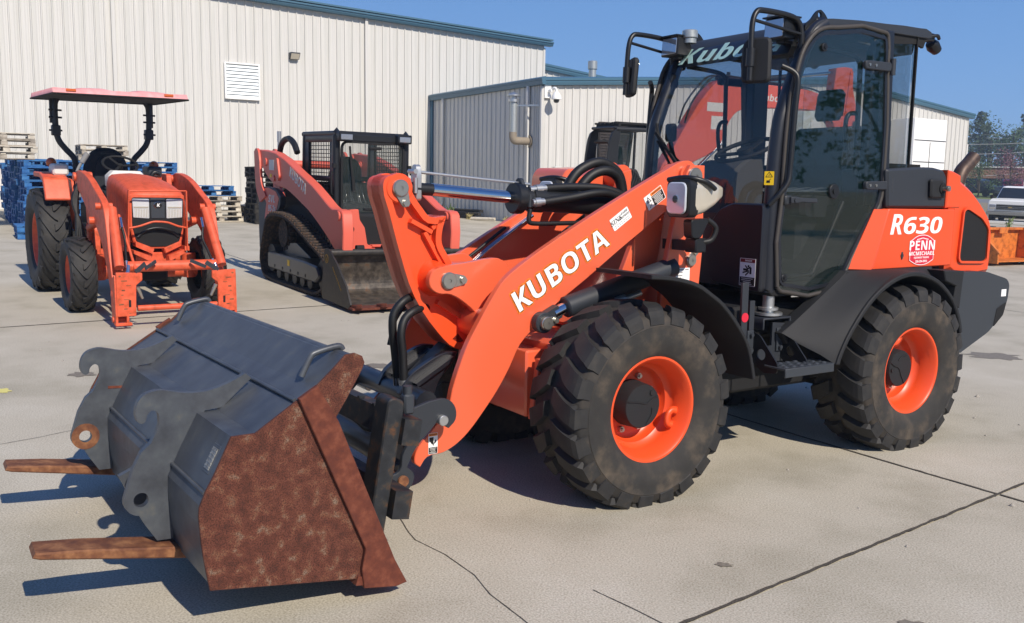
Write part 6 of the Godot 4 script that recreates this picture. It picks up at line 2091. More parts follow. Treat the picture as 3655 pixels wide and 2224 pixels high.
		for y in [2.0, 2.16, 2.25]: mb.cyl(Vector3(0.49 * s, y, -1.93), Vector3(0.64 * s, y, -1.93), 0.012, 0.012, 8)
		mb.box(Vector3(0.60 * s, 2.26, -1.98), Vector3(0.04, 0.34, 0.06), 0.004)
		part("folding_joint", mb, M.grey_dark, rb)
	mb = MB.new()
	rows = []
	var zs := [-2.12, -2.105, -2.05, -1.7, -1.35, -1.0, -0.70, -0.625, -0.60]
	for i in zs.size():
		var line: Array = []
		var edge := i == 0 or i == zs.size() - 1
		for k in 15:
			var f := k / 14.0 * 2.0 - 1.0
			var x := f * 0.745
			var y := 2.46 if not edge else 2.40
			if i == 1 or i == zs.size() - 2: y = 2.455
			if k == 0 or k == 14: y = 2.40
			elif k == 1 or k == 13:
				x = 0.735 * signf(f)
				if not edge: y = 2.46
			elif not edge and i != 1 and i != zs.size() - 2:
				y += 0.035 * (1.0 if absf(f) > 0.25 and absf(f) < 0.7 else 0.0) - 0.02 * absf(f)
				if i == 2 or i == zs.size() - 3: y -= 0.01
			line.append(Vector3(x, y, zs[i]))
		rows.append(line)
	mb.grid(rows)
	for i in mb.N.size(): if mb.N[i].y < 0: mb.N[i] = -mb.N[i]
	var under: Array = []
	var can := Node3D.new()
	can.name = "canopy"
	T.add_child(can)
	can.transform = Transform3D(Basis(Vector3.BACK, deg_to_rad(1.0)) * Basis(Vector3.RIGHT, deg_to_rad(0.0)), Vector3(-0.02, 0.0, 0))
	part("roof_shell", mb, M.orange_faded, can)
	mb = MB.new()
	mb.prism(fil(v2([-0.74, -2.11, 0.74, -2.11, 0.74, -0.61, -0.74, -0.61]), 0.04), -2.412, -2.395)
	mb.t = Transform3D()
	var up := part("underside", mb, M.matt, can)
	up.transform = Transform3D(Basis(Vector3(1, 0, 0), Vector3(0, 0, 1), Vector3(0, -1, 0)), Vector3())
	mb = MB.new()
	for q in [[-0.745, -2.12, -0.745, -0.6], [-0.745, -0.6, 0.745, -0.6], [0.745, -0.6, 0.745, -2.12], [0.745, -2.12, -0.745, -2.12]]:
		mb.cyl(Vector3(q[0], 2.395, q[1]), Vector3(q[2], 2.395, q[3]), 0.011, 0.011, 8)
	part("edge_trim", mb, M.matt, can)
	for x in [-0.555, 0.52]:
		mb = MB.new()
		mb.box(Vector3(x, 2.438, -0.622), Vector3(0.105, 0.03, 0.05), 0.004)
		part("amber_marker", mb, M.amber, can)

# ---------------------------------------------------------------- compact track loader
func track_loader() -> void:
	var S := thing("track_loader", "orange and black compact track loader with mesh sided cab and worn wide bucket", "track loader", on_yard(-2.55, -13.65, 32.25))
	var mb: MB
	var side := Basis(Vector3(0, 0, 1), Vector3.UP, Vector3(-1, 0, 0))      # drawn as (z, y), thickness along -x
	for s in [-1.0, 1.0]:
		var tr := Node3D.new()
		tr.name = kid(S, "track")
		S.add_child(tr, true)
		# belt path in side view
		var path := sp(v2([-0.72, 0.12, -0.80, 0.30, -0.66, 0.66, -0.52, 0.89, -0.30, 0.975, 0.10, 0.985, 0.42, 0.955, 1.36, 0.675, 1.72, 0.56, 1.88, 0.46, 1.90, 0.32, 1.78, 0.14, 1.45, 0.03, 1.2, 0.025, -0.45, 0.025, -0.62, 0.05]), 4, 85)
		var belt := MB.new()
		var lug := MB.new()
		var m := path.size()
		var xo: float = -0.95 * s
		var xi: float = -0.52 * s
		var acc := 0.0
		for i in m:
			var a: Vector2 = path[i]
			var b: Vector2 = path[(i + 1) % m]
			var d := (b - a).normalized()
			var nrm := Vector2(d.y, -d.x)
			if nrm.dot(a - Vector2(0.5, 0.45)) < 0: nrm = -nrm
			var ai := a - nrm * 0.035
			var bi := b - nrm * 0.035
			belt.fq(Vector3(xo, a.y, a.x), Vector3(xo, b.y, b.x), Vector3(xi, b.y, b.x), Vector3(xi, a.y, a.x), Vector3(0, nrm.y, nrm.x))
			belt.fq(Vector3(xo, ai.y, ai.x), Vector3(xo, bi.y, bi.x), Vector3(xi, bi.y, bi.x), Vector3(xi, ai.y, ai.x), Vector3(0, -nrm.y, -nrm.x))
			for x in [xo, xi]:
				belt.fq(Vector3(x, a.y, a.x), Vector3(x, b.y, b.x), Vector3(x, bi.y, bi.x), Vector3(x, ai.y, ai.x), Vector3(signf(x - (xo + xi) / 2), 0, 0))
			# tread bars
			var l := (b - a).length()
			while acc < l:
				var c := a + d * acc
				for h in [[0.02, 0.5, 0.0], [0.55, 0.98, 0.045]]:
					var c2: Vector2 = c + d * h[2]
					var x0 := lerpf(xo, xi, h[0])
					var x1 := lerpf(xo, xi, h[1])
					lug.bar(Vector3(x0, c2.y + nrm.y * 0.008, c2.x + nrm.x * 0.008), Vector3(x1, c2.y + nrm.y * 0.008, c2.x + nrm.x * 0.008), 0.035, 0.034, Vector3(0, nrm.y, nrm.x), 0.005)
				acc += 0.095
			acc -= l
		part("belt", belt, M.track, tr)
		part("tread_bars", lug, M.track, tr)
		mb = MB.new()
		mb.t = Transform3D(side, Vector3(-0.72 * s, 0, 0))
		mb.prism(fil(v2([-0.5, 0.18, -0.5, 0.42, 1.05, 0.42, 1.5, 0.40, 1.6, 0.28, 1.45, 0.18]), 0.05), -0.16 * s, 0.2 * s, 0.02)
		mb.prism(fil(v2([-0.3, 0.4, -0.2, 0.55, 0.3, 0.6, 0.9, 0.44]), 0.05), -0.05, 0.05, 0.01)
		part("track_frame", mb, M.navy, tr)
		mb = MB.new()
		for z in [-0.12, 0.22, 0.55, 0.86, 1.15]:
			mb.cyl(Vector3(-0.88 * s, 0.14, z), Vector3(-0.58 * s, 0.14, z), 0.085, 0.085, 18)
			mb.cyl(Vector3(-0.925 * s, 0.235, z - 0.06), Vector3(-0.88 * s, 0.235, z - 0.06), 0.022)
		mb.cyl(Vector3(-0.86 * s, 0.30, 1.6), Vector3(-0.6 * s, 0.30, 1.6), 0.21, 0.21, 24)
		mb.cyl(Vector3(-0.86 * s, 0.32, -0.5), Vector3(-0.6 * s, 0.32, -0.5), 0.2, 0.2, 24)
		part("roller", mb, M.scoop_side, tr)
		mb = MB.new()
		for k in 14:
			mb.t = Transform3D(Basis(Vector3.RIGHT, TAU * k / 14), Vector3(-0.74 * s, 0.7, -0.18))
			mb.box(Vector3(0, 0.22, 0), Vector3(0.08, 0.06, 0.05), 0.006)
		mb.t = Transform3D()
		mb.cyl(Vector3(-0.80 * s, 0.7, -0.18), Vector3(-0.66 * s, 0.7, -0.18), 0.2, 0.2, 24)
		part("sprocket", mb, M.track, tr)
		if s > 0:
			mb = MB.new()
			mb.box(Vector3(-0.922, 0.335, 0.42), Vector3(0.004, 0.08, 0.09))
			part("small_label", mb, M.yellow, tr)
	# body
	mb = MB.new()
	mb.box(Vector3(0, 0.72, 0.3), Vector3(1.0, 0.7, 2.3), 0.03)
	mb.box(Vector3(0, 1.1, -0.55), Vector3(1.0, 0.5, 0.9), 0.03)
	part("body", mb, M.matt, S)
	for s in [-1.0, 1.0]:
		mb = MB.new()
		mb.t = Transform3D(side, Vector3(-0.78 * s, 0, 0))
		mb.prism(sp(v2([-1.26, 1.32, -0.75, 1.335, -0.4, 1.30, -0.22, 1.22, -0.25, 1.08, -0.42, 0.98, -0.6, 0.86, -0.72, 0.7, -0.8, 0.45, -1.22, 0.4, -1.26, 0.9]), 3, 60), -0.04, 0.04, 0.01)
		var rs := part("rear_side_panel", mb, M.grey_dark, S)
		mb = MB.new()
		mb.t = Transform3D(side, Vector3(-0.822 * s, 0, 0))
		mb.prism(fil(v2([-1.15, 1.30, -0.75, 1.325, -0.42, 1.28, -0.28, 1.19, -0.42, 0.98, -0.62, 0.84, -0.95, 0.86, -0.86, 1.1]), 0.02), -0.003 * s, 0.003 * s)
		part("orange_flash", mb, M.orange_svl, rs)
		if s > 0:
			var tb := Transform3D(Basis(Vector3(0, 0, 1), Vector3.UP, Vector3(-1, 0, 0)), Vector3(-0.8265, 1.17, -0.60))
			text("lettering", "SVL", 0.105, M.off_white, rs, tb, true, 0.003, 1.25, 0.2)
			text("lettering", "95-2s", 0.09, M.off_white, rs, Transform3D(tb.basis, Vector3(-0.8265, 1.03, -0.60)), true, 0.003, 1.1, 0.2)
		# fenders over the track, step in black
		mb = MB.new()
		mb.t = Transform3D(side, Vector3(-0.6 * s, 0, 0))
		mb.prism(fil(v2([-0.6, 1.02, 0.3, 1.14, 1.0, 0.95, 1.2, 0.85, 1.2, 0.6, 0.9, 0.72, 0.3, 0.98]), 0.03), -0.1, 0.1, 0.01)
		part("fender", mb, M.matt, S)
		# lift arm
		mb = MB.new()
		mb.t = Transform3D(side, Vector3(-0.75 * s, 0, 0))
		mb.prism(sp(v2([-1.36, 1.80, -1.28, 1.87, -1.08, 1.875, -0.45, 1.835, -0.30, 1.80, -0.08, 1.755, 0.49, 1.585, 1.06, 1.42, 1.5, 1.25, 1.6, 1.21, 1.78, 1.155, 2.06, 1.15, 2.12, 1.10, 2.14, 0.66, 1.9, 0.65, 1.84, 0.66, 1.70, 0.74, 1.25, 0.95, 0.92, 1.08, 0.62, 1.17, 0.35, 1.25, -0.02, 1.34, -0.32, 1.36, -0.75, 1.45, -1.0, 1.58]), 2, 50), -0.07, 0.07, 0.012)
		var arm := part("lift_arm", mb, M.orange_svl, S)
		if s > 0:
			var ang := deg_to_rad(-19.5)
			text("lettering", "KUBOTA", 0.135, M.off_white, arm, Transform3D(Basis(Vector3(0, 0, 1), Vector3.UP, Vector3(-1, 0, 0)) * Basis(Vector3.BACK, ang), Vector3(-0.8225, 1.47, 0.50)), true, 0.003, 0.95)
			mb = MB.new()
			mb.box(Vector3(-0.822, 1.66, -0.62), Vector3(0.004, 0.15, 0.22))
			part("dealer_sticker", mb, M.off_white, arm)
			mb = MB.new()
			mb.box(Vector3(-0.822, 1.505, -0.66), Vector3(0.004, 0.05, 0.08))
			part("small_label", mb, M.yellow, arm)
		mb = MB.new()
		for q in [[-1.22, 1.79, 0.075], [-0.88, 1.70, 0.06], [-0.5, 1.47, 0.045], [2.0, 1.08, 0.06]]:
			mb.cyl(Vector3(-0.84 * s, q[1], q[0]), Vector3(-0.66 * s, q[1], q[0]), q[2], q[2], 20, 0.008)
		mb.t = Transform3D(side, Vector3(-0.83 * s, 0, 0))
		mb.prism(fil(v2([-0.36, 1.76, -0.3, 1.76, -0.2, 1.5, -0.28, 1.43, -0.36, 1.5]), 0.03), -0.02, 0.02, 0.006)
		mb.t = Transform3D()
		part("pin_boss", mb, M.orange_svl, arm)
		# rear upright link
		mb = MB.new()
		mb.t = Transform3D(side, Vector3(-0.70 * s, 0, 0))
		mb.prism(sp(v2([-1.38, 1.85, -1.28, 1.9, -1.16, 1.84, -1.05, 1.4, -0.82, 1.2, -1.1, 1.1, -1.28, 1.3]), 3, 60), -0.16 * s, -0.12 * s)
		mb.prism(sp(v2([-1.38, 1.85, -1.28, 1.9, -1.16, 1.84, -1.05, 1.4, -0.82, 1.2, -1.1, 1.1, -1.28, 1.3]), 3, 60), 0.11 * s, 0.15 * s)
		part("rear_link", mb, M.orange_svl, S)
		# front leg plate beside the cab
		mb = MB.new()
		mb.prism(fil([Vector2(-0.48 * s, 1.13), Vector2(-0.36 * s, 1.14), Vector2(-0.34 * s, 1.0), Vector2(-0.27 * s, 0.9), Vector2(-0.23 * s, 0.68), Vector2(-0.12 * s, 0.64), Vector2(-0.10 * s, 0.5), Vector2(-0.48 * s, 0.5)], 0.015), 1.45, 1.53, 0.006)
		part("coupler_plate", mb, M.orange_svl, S)
		mb = MB.new()
		mb.cyl(Vector3(-0.62 * s, 1.3, 0.9), Vector3(-0.62 * s, 0.9, 1.9), 0.05)
		part("tilt_cylinder", mb, M.black, S)
	mb = MB.new()
	mb.box(Vector3(0, 0.55, 1.55), Vector3(0.9, 0.06, 0.1), 0.01)
	mb.box(Vector3(0, 0.66, 1.5), Vector3(0.34, 0.03, 0.1), 0.006)
	part("coupler_bar", mb, M.orange_svl, S)
	mb = MB.new()
	mb.tube(cr(v3([-0.62, 1.6, -0.95, -0.6, 1.95, -0.85, -0.58, 2.05, -0.6, -0.58, 1.98, -0.35, -0.58, 1.85, -0.2]), 5), 0.045, 8)
	part("hose", mb, M.hose, S)
	mb = MB.new()
	mb.cyl(Vector3(-0.6, 1.85, -0.95), Vector3(-0.6, 2.0, -0.95), 0.025)
	mb.cyl(Vector3(-0.6, 2.0, -0.95), Vector3(-0.6, 2.16, -0.95), 0.03)
	part("coupling", mb, M.zinc, S)
	mb = MB.new()
	mb.cyl(Vector3(-0.7, 1.68, -0.9), Vector3(0.7, 1.68, -0.9), 0.06)
	part("arm_cross_tube", mb, M.orange_svl, S)
	# cab: frame, mesh sides, glass front, lamps
	var C := Node3D.new()
	C.name = "cab"
	S.add_child(C)
	mb = MB.new()
	mb.box(Vector3(0.0, 2.11, 0.48), Vector3(1.06, 0.07, 1.32), 0.02)
	mb.box(Vector3(0.0, 2.06, 1.1), Vector3(1.0, 0.1, 0.14), 0.015)
	part("roof", mb, M.black, C)
	mb = MB.new()
	for s in [-1.0, 1.0]:
		mb.bar(Vector3(0.5 * s, 0.75, 1.1), Vector3(0.5 * s, 2.1, 1.08), 0.09, 0.10, Vector3.BACK, 0.02)
		mb.bar(Vector3(0.5 * s, 1.0, -0.12), Vector3(0.5 * s, 2.1, -0.08), 0.07, 0.07, Vector3.BACK, 0.01)
		mb.box(Vector3(0.5 * s, 2.045, 0.48), Vector3(0.05, 0.09, 1.2), 0.006)
		mb.box(Vector3(0.5 * s, 1.51, 0.48), Vector3(0.05, 0.07, 1.2), 0.006)
		mb.box(Vector3(0.5 * s, 1.05, 0.48), Vector3(0.05, 0.2, 1.2), 0.006)
		mb.box(Vector3(0.5 * s, 1.55, 0.02), Vector3(0.045, 1.0, 0.16), 0.006)
		mb.box(Vector3(0.5 * s, 1.55, 0.99), Vector3(0.045, 1.0, 0.12), 0.006)
	mb.box(Vector3(0.0, 1.5, -0.13), Vector3(1.0, 0.07, 0.05), 0.006)
	part("frame", mb, M.black, C)
	for s in [-1.0, 1.0]:
		mb = MB.new()
		for z in 14: mb.box(Vector3(0.5 * s, 1.5, 0.12 + z * 0.062), Vector3(0.008, 1.0, 0.012))
		for y in 18: mb.box(Vector3(0.5 * s + 0.004, 1.17 + y * 0.052, 0.5), Vector3(0.008, 0.011, 0.86))
		part("side_mesh", mb, M.black, C)
	mb = MB.new()
	mb.box(Vector3(0.0, 0.86, 1.16), Vector3(0.96, 0.42, 0.1), 0.02)
	part("front_apron", mb, M.black, C)
	mb = MB.new()
	for q in [[-0.08, 0.87, 0.13, 0.07, 0], [-0.15, 0.80, 0.06, 0.05, 1], [0.08, 0.855, 0.15, 0.12, 2], [0.27, 0.86, 0.1, 0.1, 0], [0.4, 0.85, 0.06, 0.1, 0]]:
		pass
	mb.box(Vector3(-0.02, 0.84, 1.213), Vector3(0.31, 0.13, 0.004))
	mb.box(Vector3(0.23, 0.85, 1.213), Vector3(0.11, 0.09, 0.004))
	mb.box(Vector3(0.36, 0.85, 1.213), Vector3(0.08, 0.12, 0.004))
	var lb := part("label", mb, M.white_print, C)
	mb = MB.new()
	mb.box(Vector3(-0.115, 0.805, 1.216), Vector3(0.10, 0.055, 0.003))
	part("print", mb, M.yellow, lb)
	mb = MB.new()
	mb.box(Vector3(0.045, 0.83, 1.216), Vector3(0.15, 0.085, 0.003))
	mb.box(Vector3(-0.115, 0.865, 1.216), Vector3(0.1, 0.03, 0.003))
	part("print", mb, M.black_print, lb)
	mb = MB.new()
	mb.box(Vector3(0.06, 0.892, 1.216), Vector3(0.14, 0.02, 0.003))
	part("print", mb, M.dark_red, lb)
	mb = MB.new()
	mb.prism(fil(v2([-0.44, 1.06, 0.44, 1.06, 0.44, 2.0, -0.44, 2.0]), 0.09), 1.14, 1.146)
	var gl := part("front_glass", mb, M.glass_clear, C)
	mb = MB.new()
	var fr := fil(v2([-0.445, 1.055, 0.445, 1.055, 0.445, 2.005, -0.445, 2.005]), 0.09)
	for i in fr.size():
		var a: Vector2 = fr[i]
		var b: Vector2 = fr[(i + 1) % fr.size()]
		mb.bar(Vector3(a.x, a.y, 1.145), Vector3(b.x, b.y, 1.145), 0.03, 0.03, Vector3.BACK)
	part("glass_frame", mb, M.matt, gl)
	mb = MB.new()
	mb.bar(Vector3(-0.34, 1.95, 1.165), Vector3(-0.30, 1.5, 1.165), 0.025, 0.015, Vector3.BACK)
	mb.bar(Vector3(-0.29, 1.55, 1.165), Vector3(-0.28, 1.36, 1.165), 0.04, 0.02, Vector3.BACK)
	mb.bar(Vector3(-0.06, 1.93, 1.155), Vector3(0.12, 1.935, 1.155), 0.04, 0.03, Vector3.BACK, 0.006)
	mb.box(Vector3(0.05, 1.12, 1.16), Vector3(0.36, 0.035, 0.03), 0.006)
	part("wiper", mb, M.matt, gl)
	for s in [-1.0, 1.0]:
		mb = MB.new()
		mb.box(Vector3(0.42 * s, 2.07, 1.19), Vector3(0.21, 0.12, 0.13), 0.012)
		mb.cyl(Vector3(0.5 * s, 2.12, 1.1), Vector3(0.5 * s, 2.19, 1.1), 0.06, 0.0, 4)
		var wl := part("work_lamp", mb, M.black, C)
		mb = MB.new()
		mb.box(Vector3(0.42 * s, 2.065, 1.257), Vector3(0.16, 0.07, 0.008), 0.003)
		part("lens", mb, M.lens, wl)
		mb = MB.new()
		mb.tube(cr(v3([0.56 * s, 1.6, 1.12, 0.585 * s, 1.58, 1.14, 0.585 * s, 1.35, 1.14, 0.56 * s, 1.3, 1.12]), 4), 0.014, 6)
		mb.cyl(Vector3(0.545 * s, 1.66, 1.14), Vector3(0.545 * s, 1.72, 1.14), 0.03)
		part("handrail", mb, M.matt, C)
	mb = MB.new()
	mb.prism(sp(v2([-0.22, 1.0, -0.24, 1.5, -0.18, 1.75, 0, 1.82, 0.18, 1.75, 0.24, 1.5, 0.22, 1.0]), 3, 80), 0.1, 0.25, 0.04)
	mb.box(Vector3(0, 1.1, 0.42), Vector3(0.5, 0.14, 0.45), 0.04)
	for s in [-1.0, 1.0]: mb.box(Vector3(0.34 * s, 1.25, 0.6), Vector3(0.12, 0.1, 0.5), 0.03)
	part("seat", mb, M.cloth, C)
	mb = MB.new()
	for k in 9:
		mb.tube(cr([Vector3(-0.22 + k * 0.055, 1.72, 0.27), Vector3(-0.2 + k * 0.05 + 0.03 * sin(k * 2.3), 1.4, 0.29 + 0.02 * sin(k * 1.7)), Vector3(-0.22 + k * 0.056, 1.15, 0.4 + 0.04 * cos(k * 3.0))], 4), 0.018, 4, 0.4)
	part("plastic_cover", mb, M.film, C)
	mb = MB.new()
	mb.box(Vector3(0, 0.98, 0.5), Vector3(0.98, 0.04, 1.2))
	mb.box(Vector3(0, 1.2, -0.1), Vector3(0.98, 0.5, 0.04))
	part("cab_floor", mb, M.matt, C)
	# bucket
	var K := Node3D.new()
	K.name = "bucket"
	S.add_child(K)
	var half := 1.0
	for s in [-1.0, 1.0]:
		mb = MB.new()
		mb.t = Transform3D(side, Vector3(half * s, 0, 0))
		mb.prism(v2([2.02, 0.66, 2.06, 0.69, 2.17, 0.685, 2.42, 0.54, 2.72, 0.30, 2.86, 0.10, 2.80, 0.045, 1.96, 0.06, 1.93, 0.14, 1.98, 0.44]), -0.012, 0.012, 0.002)
		var o := part("end_plate", mb, M.scoop_side, K)
		if s < 0:
			mb = MB.new()
			mb.t = Transform3D(side, Vector3(-half - 0.012, 0, 0))
			for k in 24:
				var a := TAU * k / 24
				var b := TAU * (k + 1) / 24
				mb.bar(Vector3(2.1 + cos(a) * 0.05, 0.565 + sin(a) * 0.05, 0.001), Vector3(2.1 + cos(b) * 0.05, 0.565 + sin(b) * 0.05, 0.001), 0.012, 0.002, Vector3.BACK)
			part("emblem", mb, std(hx("a8842a"), 0.6), o)
			text("lettering", "4", 0.055, std(hx("a8842a"), 0.6), o, Transform3D(Basis(Vector3(0, 0, 1), Vector3.UP, Vector3(-1, 0, 0)), Vector3(-half - 0.0125, 0.555, 2.1)))
			text("lettering", "Heavy Duty Bucket", 0.03, std(hx("a8842a"), 0.6), o, Transform3D(Basis(Vector3(0, 0, 1), Vector3.UP, Vector3(-1, 0, 0)) * Basis(Vector3.BACK, deg_to_rad(-42)), Vector3(-half - 0.0125, 0.36, 2.44)))
	mb = MB.new()
	var bp := cr([Vector3(2.10, 0.655, 0), Vector3(2.03, 0.60, 0), Vector3(1.99, 0.44, 0), Vector3(1.97, 0.26, 0), Vector3(2.03, 0.13, 0), Vector3(2.2, 0.08, 0), Vector3(2.45, 0.062, 0), Vector3(2.84, 0.05, 0)], 4)
	rows_skin(mb, bp, half, 0.014, Vector2(2.5, 0.5))
	part("shell", mb, M.scoop, K)
	mb = MB.new()
	mb.bar(Vector3(-half, 0.635, 2.1), Vector3(half, 0.635, 2.1), 0.10, 0.085, Vector3.UP, 0.02)
	part("top_rail", mb, M.scoop_side, K)
	for x in [-0.55, -0.2, 0.1, 0.45]:
		mb = MB.new()
		mb.cyl(Vector3(x - 0.05, 0.68, 2.03), Vector3(x + 0.05, 0.68, 2.03), 0.04)
		part("lug", mb, M.matt, K)
	mb = MB.new()
	mb.bar(Vector3(-half - 0.01, 0.055, 2.83), Vector3(half + 0.01, 0.055, 2.83), 0.2, 0.025, Vector3.UP)
	part("cutting_edge", mb, M.rust_even, K)
	mb = MB.new()
	mb.prism(fil(v2([-0.05, 0.0, 0.05, 0.0, 0.035, 0.12, 0.0, 0.2, -0.035, 0.12]), 0.01), -0.025, 0.03, 0.012)
	var tooth := mb.mesh(M.rust_even)
	for k in 7: hang("tooth", tooth, K, Transform3D(Basis(Vector3.RIGHT, deg_to_rad(82)), Vector3(-0.94 + k * 0.313, 0.075, 2.84)))

func rows_skin(mb: MB, path: Array, half: float, t: float, inside: Vector2) -> void:
	# path (z, y) swept along x as a plate of thickness t
	for i in path.size() - 1:
		var a := Vector2(path[i].x, path[i].y)
		var b := Vector2(path[i + 1].x, path[i + 1].y)
		var n := (b - a).orthogonal().normalized()
		if n.dot(inside - a) < 0: n = -n
		for s in 2:
			var o := n * (t if s else 0.0)
			mb.fq(Vector3(-half, a.y + o.y, a.x + o.x), Vector3(-half, b.y + o.y, b.x + o.x), Vector3(half, b.y + o.y, b.x + o.x), Vector3(half, a.y + o.y, a.x + o.x), Vector3(0, n.y, n.x) * (1.0 if s else -1.0))

# ---------------------------------------------------------------- excavator behind the loader
func excavator() -> void:
	var X := thing("excavator", "orange tracked excavator with black cab, its bent boom seen through the loader cab glass", "excavator", on_yard(1.6, -20.6, 25.0))
	var mb: MB
	for s in [0.62, -0.75]:
		var tr := Node3D.new()
		tr.name = kid(X, "track")
		X.add_child(tr, true)
		mb = MB.new()
		var path := fil(v2([-1.65, 0.0, 1.95, 0.0, 2.0, 0.56, -1.7, 0.56]), 0.30, 6)
		for i in path.size():
			var a: Vector2 = path[i]
			var b: Vector2 = path[(i + 1) % path.size()]
			mb.bar(Vector3(a.x, a.y + 0.01, s + 0.1), Vector3(b.x, b.y + 0.01, s + 0.1), 0.42, 0.05, Vector3(0, 0, 1).cross(Vector3(b.x - a.x, b.y - a.y, 0)).normalized())
		var n := 0
		part("belt", mb, M.track, tr)
		mb = MB.new()
		mb.box(Vector3(0.15, 0.3, s + 0.08), Vector3(2.7, 0.3, 0.3), 0.04)
		for x in [-1.38, 1.66]: mb.cyl(Vector3(x, 0.285, s - 0.05), Vector3(x, 0.285, s + 0.27), 0.235, 0.235, 22, 0.02)
		for k in 5: mb.cyl(Vector3(-0.9 + k * 0.5, 0.12, s - 0.05), Vector3(-0.9 + k * 0.5, 0.12, s + 0.27), 0.09)
		part("track_frame", mb, M.matt, tr)
	mb = MB.new()
	mb.cyl(Vector3(0.2, 0.5, -0.05), Vector3(0.2, 1.0, -0.05), 0.6, 0.6, 28)
	mb.box(Vector3(0.5, 0.92, -0.1), Vector3(2.6, 0.2, 1.7), 0.03)
	part("turntable", mb, M.matt, X)
	mb = MB.new()
	mb.prism(fil(v2([-0.96, 1.02, -0.96, 1.58, -0.84, 1.77, 0.0, 1.815, 0.3, 1.81, 0.3, 1.02]), 0.09), -0.9, 0.56, 0.04)
	part("engine_hood", mb, M.orange, X)
	mb = MB.new()
	mb.box(Vector3(-0.62, 1.70, 0.575), Vector3(0.26, 0.06, 0.02), 0.004)
	part("hood_vent", mb, M.matt, X)
	mb = MB.new()
	mb.box(Vector3(0.5, 1.12, 0.4), Vector3(1.5, 0.24, 0.5), 0.03)
	mb.box(Vector3(0.2, 0.88, 0.66), Vector3(2.2, 0.06, 0.2), 0.01)
	part("side_cover", mb, M.orange, X)
	mb = MB.new()
	for k in 9: mb.bar(Vector3(0.52 + k * 0.05, 1.84 - 0.004 * k * k, 0.70), Vector3(0.64 + k * 0.04, 1.38, 0.76), 0.015, 0.03, Vector3.BACK)
	mb.prism(fil(v2([0.5, 1.3, 0.5, 1.78, 0.62, 1.84, 0.8, 1.82, 0.98, 1.5, 0.98, 1.3]), 0.05), 0.4, 0.69, 0.02)
	part("grille", mb, M.plastic, X)
	var C := Node3D.new()
	C.name = "cab"
	X.add_child(C)
	for z in [0.62, -0.32]:
		mb = MB.new()
		mb.prism(sp(v2([0.05, 1.0, 0.05, 1.9, 0.09, 2.3, 0.16, 2.57, 0.30, 2.67, 0.36, 2.6, 0.33, 2.3, 0.33, 1.0]), 2, 50), z - 0.03, z + 0.03, 0.008)
		mb.bar(Vector3(0.25, 2.645, z), Vector3(1.24, 2.665, z), 0.06, 0.09, Vector3.UP, 0.01)
		mb.bar(Vector3(1.09, 1.1, z), Vector3(1.24, 2.66, z), 0.06, 0.08, Vector3.RIGHT, 0.01)
		mb.box(Vector3(0.62, 1.28, z), Vector3(0.9, 0.6, 0.05), 0.01)
		mb.box(Vector3(0.74, 1.9, z), Vector3(0.035, 1.5, 0.05))
		part("cab_side", mb, M.black, C)
		mb = MB.new()
		mb.prism(v2([0.33, 1.56, 1.1, 1.56, 1.2, 2.6, 0.34, 2.6]), z - 0.003, z + 0.003)
		part("side_glass", mb, M.glass_clear, C)
	mb = MB.new()
	mb.box(Vector3(0.72, 2.68, 0.15), Vector3(1.06, 0.06, 0.98), 0.02)
	part("roof", mb, M.black, C)
	mb = MB.new()
	mb.box(Vector3(0.74, 2.785, 0.55), Vector3(0.95, 0.055, 0.1), 0.01)
	for k in 5: mb.box(Vector3(0.74, 2.785, -0.3 + k * 0.18), Vector3(0.95, 0.04, 0.05), 0.006)
	for x in [0.34, 1.15]: mb.box(Vector3(x, 2.75, 0.15), Vector3(0.06, 0.1, 0.95), 0.006)
	part("roof_guard", mb, M.matt, C)
	mb = MB.new()
	mb.prism(fil(v2([0.45, 1.5, 0.62, 1.5, 0.6, 2.1, 0.56, 2.3, 0.46, 2.3, 0.42, 2.1]), 0.05), 0.0, 0.4, 0.04)
	mb.box(Vector3(0.6, 1.5, 0.2), Vector3(0.45, 0.14, 0.46), 0.03)
	part("seat", mb, M.cloth, C)
	mb = MB.new()
	mb.tube(cr(v3([1.15, 2.62, 0.66, 0.95, 2.62, 0.74, 0.62, 2.6, 0.76, 0.57, 2.58, 0.76, 0.57, 2.5, 0.76]), 4), 0.012, 6)
	mb.t = Transform3D(Basis(Vector3.UP, deg_to_rad(60)), Vector3(0.56, 2.46, 0.76))
	mb.prism(circ(Vector2(), 0.11).map(func(p): return Vector2(p.x * 0.8, p.y)), -0.015, 0.015, 0.006)
	mb.t = Transform3D()
	mb.tube(cr(v3([0.1, 2.3, 0.62, -0.02, 2.38, 0.72, -0.1, 2.42, 0.74, -0.2, 2.36, 0.74]), 4), 0.012, 6)
	mb.t = Transform3D(Basis(Vector3.RIGHT, deg_to_rad(80)), Vector3(-0.16, 2.36, 0.75))
	mb.prism(circ(Vector2(), 0.16).map(func(p): return Vector2(p.x, p.y * 0.7)), -0.015, 0.02, 0.006)
	part("mirror", mb, M.matt, C)
	# boom, stick, cylinders
	mb = MB.new()
	mb.prism(sp(v2([1.72, 1.80, 2.0, 2.25, 2.45, 3.0, 2.71, 3.40, 3.01, 3.75, 3.24, 3.91, 3.6, 3.95, 4.16, 3.91, 5.0, 3.89, 5.8, 3.86, 6.26, 3.76, 6.44, 3.62, 6.40, 3.45, 6.15, 3.40, 5.62, 3.40, 4.92, 3.38, 4.12, 3.32, 3.78, 3.24, 3.56, 3.0, 3.38, 2.55, 3.2, 2.33, 2.43, 1.94, 1.95, 1.60, 1.75, 1.62]), 3, 60), -0.17, 0.17, 0.015)
	var bm := part("boom", mb, M.orange_svl, X)
